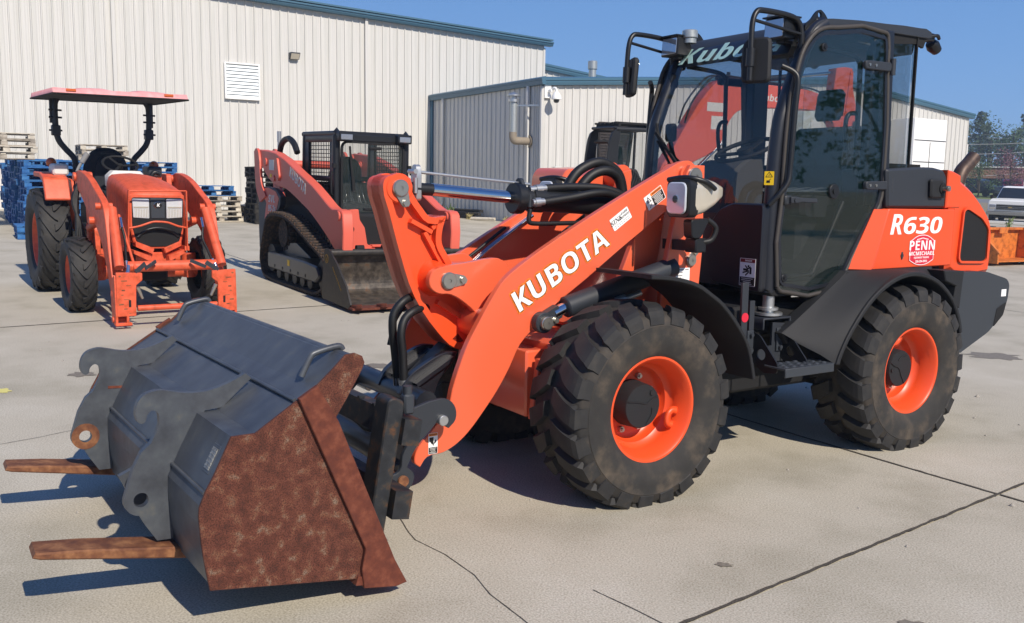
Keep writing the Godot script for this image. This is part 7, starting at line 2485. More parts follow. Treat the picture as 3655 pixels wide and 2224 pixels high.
	text("lettering", "Kubota", 0.15, M.off_white, bm, Transform3D(Basis(Vector3.BACK, deg_to_rad(-1)), Vector3(4.78, 3.60, 0.172)), true, 0.003, 1.2, 0.15)
	mb = MB.new()
	mb.box(Vector3(3.2, 2.95, 0.173), Vector3(0.32, 0.3, 0.004))
	mb.box(Vector3(3.15, 3.3, 0.173), Vector3(0.5, 0.2, 0.004))
	part("label", mb, M.off_white, bm)
	mb = MB.new()
	mb.cyl(Vector3(3.55, 4.0, 0.02), Vector3(3.55, 4.12, 0.02), 0.045)
	mb.box(Vector3(3.4, 3.98, 0.0), Vector3(0.3, 0.1, 0.2), 0.02)
	part("work_lamp", mb, M.black, bm)
	mb = MB.new()
	for z in [0.12, -0.12]:
		mb.tube(cr(v3([2.35, 2.9, z, 2.5, 3.35, z, 2.85, 3.8, z, 3.15, 4.02, z, 3.6, 4.02, z, 4.5, 3.97, z, 5.6, 3.93, z, 6.2, 3.85, z, 6.55, 3.6, z, 6.65, 3.2, z, 7.0, 3.0, z]), 5), 0.022, 6)
	part("hose", mb, M.hose, X)
	mb = MB.new()
	mb.cyl(Vector3(1.9, 1.25, 0.0), Vector3(2.7, 1.75, 0.0), 0.08)
	mb.cyl(Vector3(4.4, 4.02, 0), Vector3(5.6, 4.18, 0), 0.07)
	part("cylinder", mb, M.black, X)
	mb = MB.new()
	mb.cyl(Vector3(2.65, 1.72, 0.0), Vector3(3.5, 2.5, 0.0), 0.045)
	mb.cyl(Vector3(5.6, 4.18, 0), Vector3(6.75, 4.35, 0), 0.04)
	part("rod", mb, M.chrome, X)
	mb = MB.new()
	mb.prism(sp(v2([6.68, 4.44, 6.97, 4.49, 7.2, 4.47, 7.28, 3.96, 7.52, 3.24, 7.46, 3.02, 7.3, 2.1, 7.0, 2.1, 6.85, 2.9, 6.62, 3.3, 6.64, 3.73]), 3, 60), -0.14, 0.14, 0.012)
	mb.prism(v2([7.12, 4.4, 7.2, 4.4, 7.24, 3.9, 7.1, 3.0, 7.04, 3.0]), 0.14, 0.165)
	part("stick", mb, M.orange_svl, X)
	mb = MB.new()
	mb.cyl(Vector3(7.42, 3.2, 0.2), Vector3(7.3, 2.2, 0.2), 0.075)
	mb.cyl(Vector3(7.42, 3.2, -0.2), Vector3(7.3, 2.2, -0.2), 0.075)
	part("bucket_cylinder", mb, std(hx("4f6a60"), 0.6), X)
	mb = MB.new()
	mb.prism(sp(v2([7.1, 2.1, 7.4, 2.1, 7.6, 1.6, 7.4, 1.0, 6.8, 0.8, 6.3, 1.1, 6.7, 1.3, 7.0, 1.6]), 3, 60), -0.4, 0.4, 0.02)
	part("digging_bucket", mb, M.scoop_side, X)

# ---------------------------------------------------------------- pallets
var plank := {}
func pallet_parts() -> void:
	var b := MB.new()
	b.box(Vector3(), Vector3(1.2, 0.02, 0.095), 0.003)
	plank.top = b
	b = MB.new()
	b.box(Vector3(), Vector3(0.1, 0.02, 1.0), 0.003)
	plank.cross = b
	b = MB.new()
	b.box(Vector3(), Vector3(0.135, 0.075, 0.12), 0.003)
	plank.block = b
func make_pallet(mats: Array, rng: RandomNumberGenerator) -> Node3D:
	# top boards on cross boards on nine blocks on bottom boards
	var P := Node3D.new()
	for i in 7:
		if rng.randf() < 0.04: continue
		hang("top_board", plank_mesh("top", mats[rng.randi() % mats.size()]), P, Transform3D(Basis(Vector3.UP, rng.randf_range(-0.012, 0.012)), Vector3(rng.randf_range(-0.006, 0.006), 0.129, -0.452 + i * 0.1507)))
	for i in 3:
		hang("cross_board", plank_mesh("cross", mats[rng.randi() % mats.size()]), P, Transform3D(Basis(), Vector3(-0.55 + i * 0.55, 0.108, 0)))
		hang("bottom_board", plank_mesh("top", mats[rng.randi() % mats.size()]), P, Transform3D(Basis(), Vector3(0, 0.011, -0.445 + i * 0.445)))
		for k in 3:
			hang("block", plank_mesh("block", mats[rng.randi() % mats.size()]), P, Transform3D(Basis(Vector3.UP, rng.randf_range(-0.03, 0.03)), Vector3(-0.53 + i * 0.53, 0.0595, -0.43 + k * 0.43)))
	return P
func plank_mesh(kind: String, mat: Material) -> Mesh:
	var key := kind + str(mat.get_instance_id())
	if not plank.has(key): plank[key] = plank[kind].mesh(mat)
	return plank[key]
func pallets() -> void:
	pallet_parts()
	var rng := RandomNumberGenerator.new()
	rng.seed = 21
	var kinds := {"blue": [M.blue_wood, M.blue_wood, M.blue_wood2], "grey": [M.grey_wood, M.pale_wood, M.grey_wood], "pale": [M.pale_wood, M.grey_wood], "black": [M.dark_wood]}
	var protos := {}
	for k in kinds:
		protos[k] = []
		for v in 2: protos[k].append(make_pallet(kinds[k], rng))
	var base := at(HALL.x, 0, HALL.z, HALL_TURN)
	var rank := ["lowest", "second up", "third up", "fourth up", "fifth up", "sixth up", "seventh up", "eighth up", "ninth up", "tenth up", "eleventh up", "twelfth up", "thirteenth up", "topmost"]
	# x, z in the hall's axes; how many of which kind; where the stack stands
	var stacks := [
		[-13.95, 9.55, [["blue", 11]], "nearest stack of the row behind tractor wheel"],
		[-13.92, 8.32, [["blue", 11]], "second stack back of the row left of tractor"],
		[-13.95, 7.08, [["blue", 11]], "third stack back of the row left of tractor"],
		[-13.93, 5.84, [["blue", 11]], "fourth stack back of the row left of tractor"],
		[-13.96, 4.60, [["blue", 10]], "fifth stack back of the row left of tractor"],
		[-13.90, 3.35, [["blue", 10]], "stack at the wall end of the row"],
		[-12.68, 9.45, [["blue", 11]], "stack right behind the tractor fender"],
		[-12.70, 8.20, [["blue", 11]], "stack one back from that behind the fender"],
		[-14.14, 10.55, [["blue", 2]], "two high stack at the front foot of row"],
		[-12.06, 3.40, [["grey", 14]], "tall stack behind the tractor seat"],
		[-10.70, 3.30, [["blue", 11]], "stack seen beyond the tractor steering wheel"],
		[-9.45, 5.30, [["grey", 5]], "low stack right of the tractor loader arm"],
		[-8.15, 6.25, [["black", 11]], "tall stack beside the track loader"],
		[-8.05, 4.90, [["grey", 3]], "small stack under the plywood sheets"]]
	var tops := [[-14.75, 8.32, 1, "pale", 4, "on top of the second blue stack"], [-9.62, 5.30, 11, "blue", 2, "on top of the low grey stack"]]
	var groups := {"blue": "blue pallets stacked by the warehouse", "grey": "grey pallets stacked by the warehouse", "pale": "bleached pallets on the blue row", "black": "blackened pallets beside the track loader"}
	var tone := {"blue": "blue wooden pallet", "grey": "weathered grey pallet", "pale": "bleached pale pallet", "black": "blackened wooden pallet"}
	var used := {}
	for si in stacks.size():
		var st: Array = stacks[si]
		var y := 0.0
		var n := 0
		var lot: Array = []
		for q in st[2]:
			for i in q[1]: lot.append(q[0])
		var w := base * Vector3(st[0], 0, st[1])
		y = hg(w.x, w.z) - 0.005
		for kind in lot:
			put_pallet(protos[kind][rng.randi() % 2], base, st[0], y, st[1], rng, "%s, %s, %s" % [tone[kind], rank[n], st[3]], groups[kind])
			y += 0.1405
			n += 1
		for tp in tops:
			if tp[2] == si:
				for i in tp[4]:
					put_pallet(protos[tp[3]][i % 2], base, tp[0], y, tp[1], rng, "%s, %s %s" % [tone[tp[3]], ["first up", "second up", "third up", "topmost"][i + (2 if tp[4] == 2 else 0)], tp[5]], groups[tp[3]])
					y += 0.1405
	for k in protos:
		for p in protos[k]: p.free()
	# loose boards: tilted planks over the low stack, plywood over the small one
	for q in [[-10.05, 5.2, 1.42, 20.0, -24.0, "weathered planks lying tilted on the low pallet stack"], [-9.9, 5.0, 1.34, 35.0, -16.0, "shorter weathered planks under the tilted ones on the low pallet stack"]]:
		var t := thing("plank_bundle", q[5], "planks", base * Transform3D(Basis(Vector3.UP, deg_to_rad(q[3])) * Basis(Vector3.BACK, deg_to_rad(q[4])), Vector3(q[0], q[2], q[1])))
		for k in 3:
			var mb := MB.new()
			mb.box(Vector3(0, 0.03 * k, -0.12 + 0.13 * k), Vector3(0.95, 0.03, 0.13), 0.003)
			part("plank", mb, M.grey_wood, t)
	for q in [[-7.95, 5.0, 1.0, 3.0, "pale plywood sheet lying on the small pallet stack"], [-7.7, 5.1, 0.94, -4.0, "darker sheet of board under the plywood on the small pallet stack"]]:
		var mb := MB.new()
		mb.box(Vector3(), Vector3(1.5, 0.02, 1.0), 0.003)
		var o := part("plywood_sheet", mb, M.pale_wood if q[2] > 0.97 else M.grey_wood, self)
		o.transform = base * Transform3D(Basis(Vector3.BACK, deg_to_rad(q[3])), Vector3(q[0], q[2], q[1]))
		tag(o, q[4], "plywood")

func put_pallet(proto: Node3D, base: Transform3D, x: float, y: float, z: float, rng: RandomNumberGenerator, label: String, group: String) -> void:
	var p: Node3D = proto.duplicate()
	p.name = numbered("pallet")
	add_child(p)
	p.transform = base * Transform3D(Basis(Vector3.UP, rng.randf_range(-0.05, 0.05) + (PI if rng.randf() < 0.5 else 0.0)), Vector3(x + rng.randf_range(-0.04, 0.04), y, z + rng.randf_range(-0.04, 0.04)))
	tag(p, label, "pallet", group)

# ---------------------------------------------------------------- far side: trees, brick building, cars
func leaf_crown(rng: RandomNumberGenerator, lobes: Array, count: int, size: float, mat: Material) -> ArrayMesh:
	var mb := MB.new()
	for i in count:
		var l = lobes[rng.randi() % lobes.size()]
		var d := Vector3(rng.randfn(), rng.randfn(), rng.randfn()).normalized() * pow(rng.randf(), 0.28)
		var c: Vector3 = l[0] + d * l[1]
		var n := (d + Vector3(rng.randfn(), rng.randfn() + 0.6, rng.randfn()) * 0.5).normalized()
		var a := n.cross(Vector3(rng.randfn(), rng.randfn(), rng.randfn())).normalized() * size * rng.randf_range(0.6, 1.4)
		var b := n.cross(a).normalized() * a.length() * rng.randf_range(0.5, 0.9)
		mb.tri(c + a, c - a * 0.6 + b, c - a * 0.5 - b, n, n, n)
		mb.tri(c + a * 0.7 + b * 0.9, c - a * 0.2 - b * 0.3, c + a * 0.9 - b, n, n, n)
	return mb.mesh(mat)

func tree(called: String, label: String, group: String, pos: Vector3, h: float, w: float, leaf: Material, seed_: int, pine := false, trunk_h := 0.3, count := 1500) -> void:
	var rng := RandomNumberGenerator.new()
	rng.seed = seed_
	var t := thing(called, label, "tree", Transform3D(Basis(), pos), group)
	var lobes: Array = []
	if pine:
		for i in 9:
			var f := i / 8.0
			for k in 3: lobes.append([Vector3(rng.randfn() * w * 0.22 * (1.1 - f), h * lerpf(trunk_h, 0.95, f), rng.randfn() * w * 0.22 * (1.1 - f)), w * lerpf(0.36, 0.12, f)])
	else:
		for i in 14:
			var a := rng.randf() * TAU
			var f := rng.randf()
			var r := w * 0.36 * sqrt(rng.randf()) * (1.0 if f < 0.6 else 0.6)
			lobes.append([Vector3(cos(a) * r, h * lerpf(trunk_h + 0.12, 0.88, f), sin(a) * r), w * rng.randf_range(0.14, 0.24)])
	var mb := MB.new()
	mb.tube(cr([Vector3(0, -0.1, 0), Vector3(0.02 * h, h * trunk_h, 0.01 * h), Vector3(0, h * 0.7, 0)], 3), h * 0.018, 7)
	for i in 5:
		var l = lobes[(i * 3) % lobes.size()]
		mb.tube(cr([Vector3(0, h * trunk_h * 0.9, 0), l[0] * Vector3(0.4, 0.75, 0.4), l[0]], 3), h * 0.008, 5)
	part("trunk", mb, M.bark, t)
	hang("crown", leaf_crown(rng, lobes, count, h * (0.016 if not pine else 0.018), leaf), t)

func far_side() -> void:
	var green := worn([[0.0, hx("35472a")], [0.5, hx("47603a")], [1.0, hx("5f7a48")]], 0.05, 71, 0.2, 0.8, 0.0, 4, true)
	green.backlight_enabled = true; green.backlight = Color(0.10, 0.14, 0.05)
	var dark := worn([[0.0, hx("2a3a26")], [0.5, hx("384d33")], [1.0, hx("4a6040")]], 0.05, 72, 0.2, 0.8, 0.0, 4, true)
	dark.backlight_enabled = true; dark.backlight = Color(0.06, 0.09, 0.04)
	var pink := worn([[0.0, hx("3f5233")], [0.42, hx("4a5f3c")], [0.52, hx("a05a78")], [1.0, hx("c47a98")]], 0.09, 73, 0.9, 0.8, 0.0, 3, true)
	var rng := RandomNumberGenerator.new()
	rng.seed = 5
	# lawn, roadside strip, kerb
	var strip := func(called: String, d0: float, d1: float, up: float, mat: Material, kind: String, label: String, cat: String) -> void:
		var mb := MB.new()
		var rows: Array = []
		for i in 5:
			var d := lerpf(d0, d1, i / 4.0)
			var line: Array = []
			for k in 13:
				var a := deg_to_rad(lerpf(12.0, 50.0, k / 12.0))
				line.append(lie(sin(a) * d, -cos(a) * d, up))
			rows.append(line)
		mb.grid(rows)
		for i in mb.N.size(): if mb.N[i].y < 0: mb.N[i] = -mb.N[i]
		var o := part(called, mb, mat, self)
		tag(o, label, cat, "", kind)
	var grass := worn([[0.0, hx("4f5c2c")], [0.5, hx("6b7a3c")], [1.0, hx("8c8d55")]], 0.03, 74, 0.4, 0.95, 0.0, 5, true)
	strip.call("lawn", 62.5, 135.0, 0.0, grass, "structure", "", "")
	strip.call("road", 82.0, 89.0, 0.02, std(hx("77787a"), 0.9), "structure", "", "")
	# long low brick building with deep eaves
	var b := thing("brick_building", "long low brown brick building with flat roof beyond the lawn", "building", Transform3D(Basis(Vector3.UP, deg_to_rad(-24)), Vector3(57, hg(57, -106), -106)))
	var mb := MB.new()
	mb.box(Vector3(0, 1.0, 0), Vector3(60, 2.3, 12))
	part("wall", mb, M.brick, b)
	mb = MB.new()
	mb.box(Vector3(0, 1.95, 0.4), Vector3(61, 1.15, 14.0), 0.02)
	part("fascia", mb, M.brick, b)
	mb = MB.new()
	mb.box(Vector3(0, 2.56, 0.4), Vector3(61.2, 0.12, 14.3), 0.02)
	part("roof", mb, M.off_white, b)
	mb = MB.new()
	mb.box(Vector3(0, 0.95, 6.03), Vector3(8.0, 0.9, 0.04))
	var win := mb.mesh(M.glass_dark)
	for k in 6: hang("window", win, b, Transform3D(Basis(), Vector3(-24 + k * 9.6, 0, 0)))
	mb = MB.new()
	mb.box(Vector3(0, 0.7, 7.0), Vector3(0.35, 1.5, 0.35))
	var post := mb.mesh(M.off_white)
	for k in 7: hang("post", post, b, Transform3D(Basis(), Vector3(-28.8 + k * 9.6, 0, 0)))
	var ac := thing("roof_unit", "white air conditioning unit on the brick building roof", "air conditioner", b.transform * Transform3D(Basis(), Vector3(-4.9, 2.62, 2.0)))
	mb = MB.new()
	mb.box(Vector3(0, 0.6, 0), Vector3(1.2, 0.9, 1.2), 0.04)
	part("case", mb, M.off_white, ac)
	mb = MB.new()
	mb.box(Vector3(0, 0.08, 0), Vector3(0.9, 0.16, 0.9))
	for k in 3: mb.box(Vector3(-0.3 + k * 0.3, 0.6, 0.61), Vector3(0.16, 0.5, 0.02))
	part("vent", mb, M.grey_print, ac)
	# wood behind it
	var spots: Array = []
	for k in 26:
		var a := deg_to_rad(20.5 + k * 0.62 + rng.randf_range(-0.2, 0.2))
		var d := 146.0 + (k % 3) * 11.0 + rng.randf_range(-3, 3)
		spots.append([a, d])
	for k in spots.size():
		var a: float = spots[k][0]
		var d: float = spots[k][1]
		var p := Vector3(sin(a) * d, 0, -cos(a) * d)
		p.y = hg(p.x, p.z) - 0.3
		var pine := k % 4 == 1
		var h := rng.randf_range(9.5, 11.5) * (0.86 if absf(rad_to_deg(a) - 27.6) < 0.5 else 1.0) * d / 150.0
		tree("pine_tree" if pine else "broadleaf_tree", "dark green pine in the wood behind the brick building" if pine else "green broad leaved tree in the wood behind the brick building", "pines in the far wood" if pine else "broad leaved trees in the far wood", p, h, rng.randf_range(6.0, 8.5), dark if k % 2 else green, 100 + k, pine, 0.12, 1500)
	# trees across the yard, off to the right: the ones that the cab glass mirrors
	for k in 7:
		var p := Vector3(34 + (k % 3) * 5, 0, -14 + k * 5.0)
		p.y = hg(p.x, p.z) - 0.1
		tree("yard_tree", "dark broad leaved tree at the right edge of the yard", "trees at the right edge of the yard", p, 7.5 + (k * 37 % 5) * 0.7, 7.0, dark, 300 + k, false, 0.12, 1300)
	# crape myrtles on the lawn
	for q in [[44.3, -84.0, 4.4, "pink flowering tree on the lawn above the loader exhaust", 1], [51.5, -88.0, 4.2, "pink flowering tree at the right edge beyond the white pickup", 2], [40.8, -82.5, 3.4, "green bushy tree left of the pink flowering one on the lawn", 3]]:
		var p := Vector3(q[0], 0, q[1])
		p.y = hg(p.x, p.z)
		tree("flowering_tree" if q[4] < 3 else "bushy_tree", q[3], "", p, q[2], 4.2, pink if q[4] < 3 else green, 400 + q[4], false, 0.2, 1500)
	# two cars by the brick building
	for q in [[45.9, -86.5, -25.0, M.car_red, "maroon car parked beside the pink flowering tree"], [41.8, -84.6, 30.0, M.car_dark, "dark car parked left of the pink flowering tree"]]:
		far_car(q)
	# pole and wires
	var pole := thing("utility_pole", "grey wooden utility pole in front of the far wood", "pole", Transform3D(Basis(), Vector3(54.5, hg(54.5, -96), -96)))
	mb = MB.new()
	mb.cyl(Vector3(0, -0.2, 0), Vector3(0, 5.4, 0), 0.15, 0.11, 10)
	part("shaft", mb, M.grey_wood, pole)
	mb = MB.new()
	mb.box(Vector3(-0.1, 5.1, 0), Vector3(0.9, 0.12, 0.12))
	mb.cyl(Vector3(-0.5, 4.7, 0), Vector3(-0.5, 5.05, 0), 0.12)
	part("cross_arm", mb, M.grey_print, pole)
	var root := Vector3(54.5, hg(54.5, -96) + 5.3, -96)
	var wires := [[Vector3(20, root.y + 2.0, -100), root], [Vector3(20, root.y + 0.6, -98), root + Vector3(0, -0.9, 0)], [root, Vector3(95, root.y - 0.8, -92)], [root + Vector3(0, -0.9, 0), Vector3(95, root.y - 1.5, -92)], [Vector3(20, root.y - 2.6, -97), root + Vector3(0, -2.9, 0)], [Vector3(30, root.y + 4.2, -140), Vector3(110, root.y + 3.2, -130)], [Vector3(30, root.y + 4.7, -140), Vector3(110, root.y + 3.6, -130)]]
	var names := ["highest wire left of the utility pole", "second wire left of the utility pole", "upper wire right of the utility pole", "lower wire right of the utility pole", "lowest wire left of the utility pole", "lower wire across the tree tops", "upper wire across the tree tops"]
	for k in wires.size():
		mb = MB.new()
		var pts: Array = []
		for i in 9:
			var f := i / 8.0
			pts.append(wires[k][0].lerp(wires[k][1], f) + Vector3.DOWN * 1.2 * 4.0 * f * (1.0 - f))
		mb.tube(pts, 0.035, 5)
		tag(part("overhead_wire", mb, M.grey_print, self), "thin grey " + names[k], "wire")
	pickup()

func far_car(q: Array) -> void:
	var c := thing("parked_car", q[4], "car", Transform3D(Basis(Vector3.UP, deg_to_rad(q[2])), Vector3(q[0], hg(q[0], q[1]), q[1])))
	var side := Basis(Vector3(0, 0, 1), Vector3.UP, Vector3(-1, 0, 0))
	var mb := MB.new()
	mb.t = Transform3D(side, Vector3())
	mb.prism(sp(v2([-2.1, 0.3, -2.15, 0.8, -1.9, 0.95, -1.5, 1.0, -0.9, 1.45, 0.6, 1.48, 1.2, 1.0, 2.0, 0.88, 2.2, 0.6, 2.15, 0.3]), 3, 70), -0.85, 0.85, 0.08)
	part("body", mb, q[3], c)
	mb = MB.new()
	mb.box(Vector3(0, 1.22, -1.18), Vector3(1.4, 0.36, 0.3), 0.05)
	mb.box(Vector3(0, 1.22, 0.9), Vector3(1.4, 0.34, 0.3), 0.05)
	part("window", mb, M.glass_dark, c)
	mb = MB.new()
	mb.cyl(Vector3(-0.1, 0, 0), Vector3(0.1, 0, 0), 0.32)
	var wheel := mb.mesh(M.matt)
	for x in [-0.8, 0.8]:
		for z in [-1.35, 1.35]: hang("wheel", wheel, c, Transform3D(Basis(), Vector3(x, 0.32, z)))

func pickup() -> void:
	var p := thing("pickup_truck", "old white pickup truck facing the yard, cut by the right edge", "truck", on_yard(23.5, -45.5, -35.0))
	p.translate_object_local(Vector3(0.55, 0, 0))
	var mb := MB.new()
	var rows: Array = []
	# body shell lofted from the grille back
	mb.prism(fil(v2([-0.98, 0.55, 0.98, 0.55, 0.98, 1.02, 0.93, 1.10, -0.93, 1.10, -0.98, 1.02]), 0.05), 0.02, -1.45, 0.04)
	mb.prism(fil(v2([-0.90, 1.0, 0.90, 1.0, 0.86, 1.17, 0.5, 1.20, -0.5, 1.20, -0.86, 1.17]), 0.05), -0.06, -1.5, 0.03)
	mb.prism(fil(v2([-0.98, 0.45, 0.98, 0.45, 0.98, 1.12, -0.98, 1.12]), 0.05), -1.4, -5.0, 0.04)
	part("body", mb, M.car_white, p)
	mb = MB.new()
	var cabin := [[-1.35, 0.86, 1.14], [-1.98, 0.72, 1.76], [-2.1, 0.71, 1.79], [-2.95, 0.71, 1.78], [-3.15, 0.80, 1.14]]
	for q in cabin:
		var line: Array = []
		for e in [[-1.0, 1.1], [-1.0, q[2] - 0.1], [-0.92, q[2] - 0.02], [-0.7, q[2] + 0.01], [0.7, q[2] + 0.01], [0.92, q[2] - 0.02], [1.0, q[2] - 0.1], [1.0, 1.1]]: line.append(Vector3(e[0] * q[1], maxf(1.08, e[1]), q[0]))
		rows.append(line)
	mb.grid(rows)
	for i in mb.N.size(): if mb.N[i].dot(mb.V[i] - Vector3(0, 1.2, -2.2)) < 0: mb.N[i] = -mb.N[i]
	part("cab_roof", mb, M.car_white, p)
	mb = MB.new()
	mb.fq(Vector3(-0.78, 1.2, -1.385), Vector3(0.78, 1.2, -1.385), Vector3(0.66, 1.71, -1.90), Vector3(-0.66, 1.71, -1.90), Vector3(0, 0.5, 1))
	for s in [-1, 1]: mb.fq(Vector3(0.84 * s, 1.18, -1.6), Vector3(0.84 * s, 1.18, -2.9), Vector3(0.74 * s, 1.68, -2.85), Vector3(0.74 * s, 1.68, -2.05), Vector3(s, 0.2, 0))
	part("window", mb, M.glass_dark, p)
	mb = MB.new()
	mb.box(Vector3(0, 0.77, 0.03), Vector3(1.22, 0.26, 0.03), 0.004)
	part("grille", mb, M.matt, p)
	mb = MB.new()
	for y in [0.66, 0.73, 0.80, 0.88]: mb.box(Vector3(0, y, 0.05), Vector3(1.22, 0.014, 0.02))
	mb.box(Vector3(0, 0.77, 0.052), Vector3(0.02, 0.02, 0.02))
	part("grille_bar", mb, M.zinc, p)
	mb = MB.new()
	mb.prism(v2([-0.09, 0.752, -0.03, 0.745, -0.03, 0.738, 0.03, 0.738, 0.03, 0.75, 0.09, 0.758, 0.09, 0.79, 0.03, 0.79, 0.03, 0.8, -0.03, 0.8, -0.03, 0.787, -0.09, 0.784]), 0.062, 0.07)
	part("emblem", mb, std(hx("b59a55"), 0.4, 0.5), p)
	for s in [-1, 1]:
		mb = MB.new()
		mb.box(Vector3(0.78 * s, 0.82, 0.03), Vector3(0.27, 0.13, 0.04), 0.01)
		var h := part("head_lamp", mb, M.lens, p)
		mb = MB.new()
		mb.box(Vector3(0.78 * s, 0.70, 0.03), Vector3(0.27, 0.06, 0.04), 0.006)
		part("turn_lamp", mb, M.lens_ribbed, h)
		mb = MB.new()
		mb.tube(cr(v3([0.86 * s, 1.15, -1.5, 0.98 * s, 1.22, -1.5]), 2), 0.02, 6)
		mb.box(Vector3(1.05 * s, 1.24, -1.5), Vector3(0.16, 0.2, 0.08), 0.03)
		part("mirror", mb, M.matt, p)
		for z in [-0.75, -3.9]:
			mb = MB.new()
			mb.cyl(Vector3(0.72 * s, 0.34, z), Vector3(0.96 * s, 0.34, z), 0.36, 0.36, 24, 0.03)
			part("wheel", mb, M.tread, p)
	mb = MB.new()
	mb.box(Vector3(0, 0.47, 0.10), Vector3(2.0, 0.16, 0.16), 0.02)
	part("bumper", mb, M.iron, p)
	mb = MB.new()
	mb.box(Vector3(0, 0.33, -0.2), Vector3(1.7, 0.16, 0.4), 0.02)
	part("underbody", mb, M.matt, p)

# ---------------------------------------------------------------- odds and ends
func oddments() -> void:
	var hx_ := at(HALL.x, 0, HALL.z, HALL_TURN)
	# orange attachment bucket at the right edge
	var o := thing("attachment_bucket", "faded orange open bucket attachment standing behind the loader at the right edge", "bucket", on_yard(11.5, -21.6, 30.0))
	var mb := MB.new()
	mb.box(Vector3(-0.55, 0.42, -0.02), Vector3(1.75, 0.70, 0.03), 0.006)
	part("back_wall", mb, M.old_orange, o)
	mb = MB.new()
	mb.box(Vector3(-0.55, 0.10, 0.3), Vector3(1.75, 0.03, 0.62), 0.004)
	part("floor", mb, M.old_orange, o)
	mb = MB.new()
	mb.box(Vector3(-0.55, 0.79, 0.04), Vector3(1.75, 0.06, 0.12), 0.01)
	mb.box(Vector3(-0.45, 0.74, 0.11), Vector3(0.3, 0.12, 0.03), 0.01)
	part("top_rail", mb, M.old_orange, o)
	for x in [0.34, -1.42]:
		mb = MB.new()
		mb.t = Transform3D(Basis(Vector3(0, 0, 1), Vector3.UP, Vector3(-1, 0, 0)), Vector3(x, 0, 0))
		mb.prism(v2([-0.1, 0.06, -0.04, 0.82, 0.14, 0.82, 0.66, 0.30, 0.68, 0.06]), -0.02, 0.02, 0.004)
		mb.t = Transform3D()
		mb.bar(Vector3(x, 0.78, 0.14), Vector3(x + 0.02, 0.28, 0.68), 0.07, 0.03, Vector3(0, 0.7, 0.7))
		part("end_plate", mb, M.old_orange, o)
	var tm := thing("timber_baulk", "dark timber baulk under the orange bucket attachment", "timber", on_yard(11.5, -21.6, 30.0))
	mb = MB.new()
	for z in [0.0, 0.5]: mb.box(Vector3(0.2, 0.03, z), Vector3(0.9, 0.07, 0.09), 0.006)
	part("beam", mb, M.dark_wood, tm)
	var bx := thing("steel_channel", "dark steel channel lying behind the orange bucket attachment", "steel beam", on_yard(12.6, -24.5, 30.0))
	mb = MB.new()
	mb.box(Vector3(-0.7, 0.62, 0), Vector3(1.3, 0.18, 0.2), 0.01)
	mb.box(Vector3(-0.7, 0.27, 0), Vector3(1.2, 0.55, 0.12), 0.01)
	part("channel", mb, M.rail, bx)
	mb = MB.new()
	mb.box(Vector3(0, 0.07, 0), Vector3(5.2, 0.15, 0.22), 0.03)
	var kerb := part("parking_kerb", mb, M.off_white, self)
	kerb.transform = on_yard(24.6, -43.0, -35.0)
	tag(kerb, "worn white concrete parking kerb in front of the pickup", "kerb")
	# weeds: by the kerb and along the annex wall
	var leaf := std(hx("6f8440"), 0.8)
	var dry := std(hx("9a8f62"), 0.9)
	var rng := RandomNumberGenerator.new()
	rng.seed = 77
	weed(Vector3(21.7, 0, -40.9), 0.55, 26, leaf, "green weed growing by the kerb in front of the pickup", rng)
	for q in [[-0.5, 0.7, 0.5, dry, "dry weed in the corner of the annex and the warehouse"], [-0.75, 2.0, 0.45, leaf, "first weed along the shaded annex wall, nearest the corner"], [-0.9, 3.2, 0.55, leaf, "tallest weed in front of the timber by the annex wall"], [-0.8, 4.3, 0.3, dry, "low dry weed at the end of the timber by the annex wall"], [-0.6, 6.4, 0.3, dry, "sparse dry weed under the flue on the annex wall"]]:
		var p := hx_ * Vector3(q[0], 0, q[1])
		weed(p, q[2], 16, q[3], q[4], rng)
	# old timber along the shaded wall
	for k in 7:
		mb = MB.new()
		mb.box(Vector3(), Vector3(0.13, 0.09, 2.0 + (k % 3) * 0.5), 0.006)
		var b := part("old_timber", mb, M.dark_wood, self)
		var p := hx_ * Vector3(-0.34 - 0.14 * (k % 3), 0, 2.5 + 0.13 * k)
		b.transform = Transform3D(Basis(Vector3.UP, deg_to_rad(HALL_TURN + rng.randf_range(-4, 4))), Vector3(p.x, hg(p.x, p.z) + 0.05 + 0.1 * (k / 3), p.z))
		tag(b, ["long black timber on the ground against the annex wall", "black timber on the ground in the middle of the pile by the annex wall", "outer black timber on the ground of the pile by the annex wall", "second layer black timber against the annex wall", "second layer middle timber of the pile by the annex wall", "second layer outer timber of the pile by the annex wall", "topmost black timber of the pile by the annex wall"][k], "timber")
	mb = MB.new()
	mb.cyl(Vector3(0, 0.06, -0.4), Vector3(0, 0.07, 0.5), 0.06, 0.05, 10)
	var lg := part("log", mb, M.pale_wood, self)
	var lp := hx_ * Vector3(-0.7, 0, 5.0)
	lg.transform = Transform3D(Basis(Vector3.UP, deg_to_rad(HALL_TURN + 30)), Vector3(lp.x, hg(lp.x, lp.z), lp.z))
	tag(lg, "pale log lying at the end of the timber pile by the annex wall", "log")
	# gas meters in the corner
	var g := thing("gas_meter", "grey gas meter and pipework on the warehouse wall at the annex corner", "meter", hx_)
	mb = MB.new()
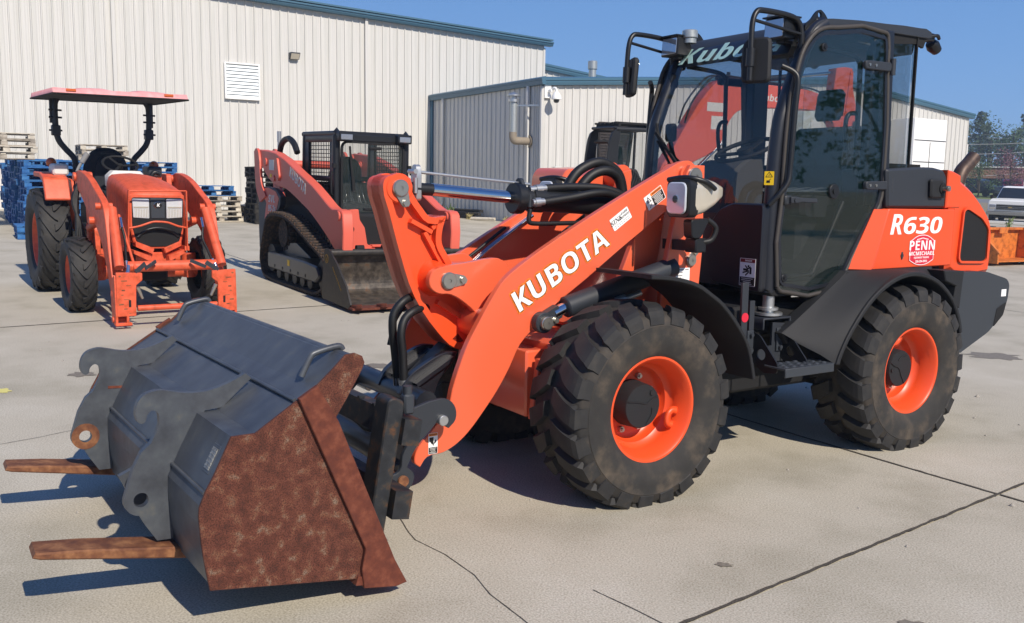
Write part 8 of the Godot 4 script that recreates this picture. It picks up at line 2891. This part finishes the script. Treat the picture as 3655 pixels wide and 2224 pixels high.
	for q in [[-0.62, 0.95], [-0.34, 0.95]]:
		mb.t = Transform3D(Basis(), Vector3(q[0], q[1], 0.22))
		mb.lathe([Vector2(0, 0.12), Vector2(0.1, 0.1), Vector2(0.13, 0.04), Vector2(0.13, -0.06), Vector2(0, -0.1)], 18, 50)
		for i in mb.N.size(): if mb.N[i].dot(mb.V[i] - Vector3(q[0], q[1], 0.22)) < 0 and (mb.V[i] - Vector3(q[0], q[1], 0.22)).length() < 0.2: mb.N[i] = -mb.N[i]
	mb.t = Transform3D()
	part("meter_body", mb, M.iron, g)
	mb = MB.new()
	mb.tube(cr(v3([-0.62, 1.05, 0.22, -0.62, 1.25, 0.22, -0.5, 1.3, 0.22, -0.36, 1.25, 0.22, -0.34, 1.05, 0.22]), 4), 0.03, 8)
	mb.cyl(Vector3(-0.48, 1.28, 0.22), Vector3(-0.48, 1.4, 0.22), 0.07)
	mb.cyl(Vector3(-0.62, 0.5, 0.22), Vector3(-0.62, 0.9, 0.22), 0.03)
	mb.cyl(Vector3(-0.34, 0.5, 0.22), Vector3(-0.34, 0.9, 0.22), 0.03)
	part("pipework", mb, M.iron, g)

func weed(p: Vector3, h: float, n: int, mat: Material, label: String, rng: RandomNumberGenerator) -> void:
	var mb := MB.new()
	for i in n:
		var a := rng.randf() * TAU
		var l := h * rng.randf_range(0.4, 1.0)
		var lean := Vector3(cos(a), 0, sin(a)) * l * rng.randf_range(0.1, 0.6)
		var s := Vector3(cos(a + 1.5), 0, sin(a + 1.5)) * 0.012 * (1.0 + h)
		var b := Vector3(rng.randf_range(-0.08, 0.08), 0, rng.randf_range(-0.08, 0.08))
		var m := b + lean * 0.4 + Vector3.UP * l * 0.6
		var t := b + lean + Vector3.UP * l
		var nn := Vector3(sin(a), 0.6, cos(a)).normalized()
		mb.tri(b - s, b + s, m, nn, nn, nn)
		mb.tri(m - s * 1.5, m + s * 1.5, t, nn, nn, nn)
		mb.tri(m, m + s * 3.0 + Vector3.UP * 0.04, m + s * 4.0 - Vector3.UP * 0.02, nn, nn, nn)
	var o := part("weed", mb, mat, self)
	o.position = Vector3(p.x, hg(p.x, p.z), p.z)
	tag(o, label, "weed")
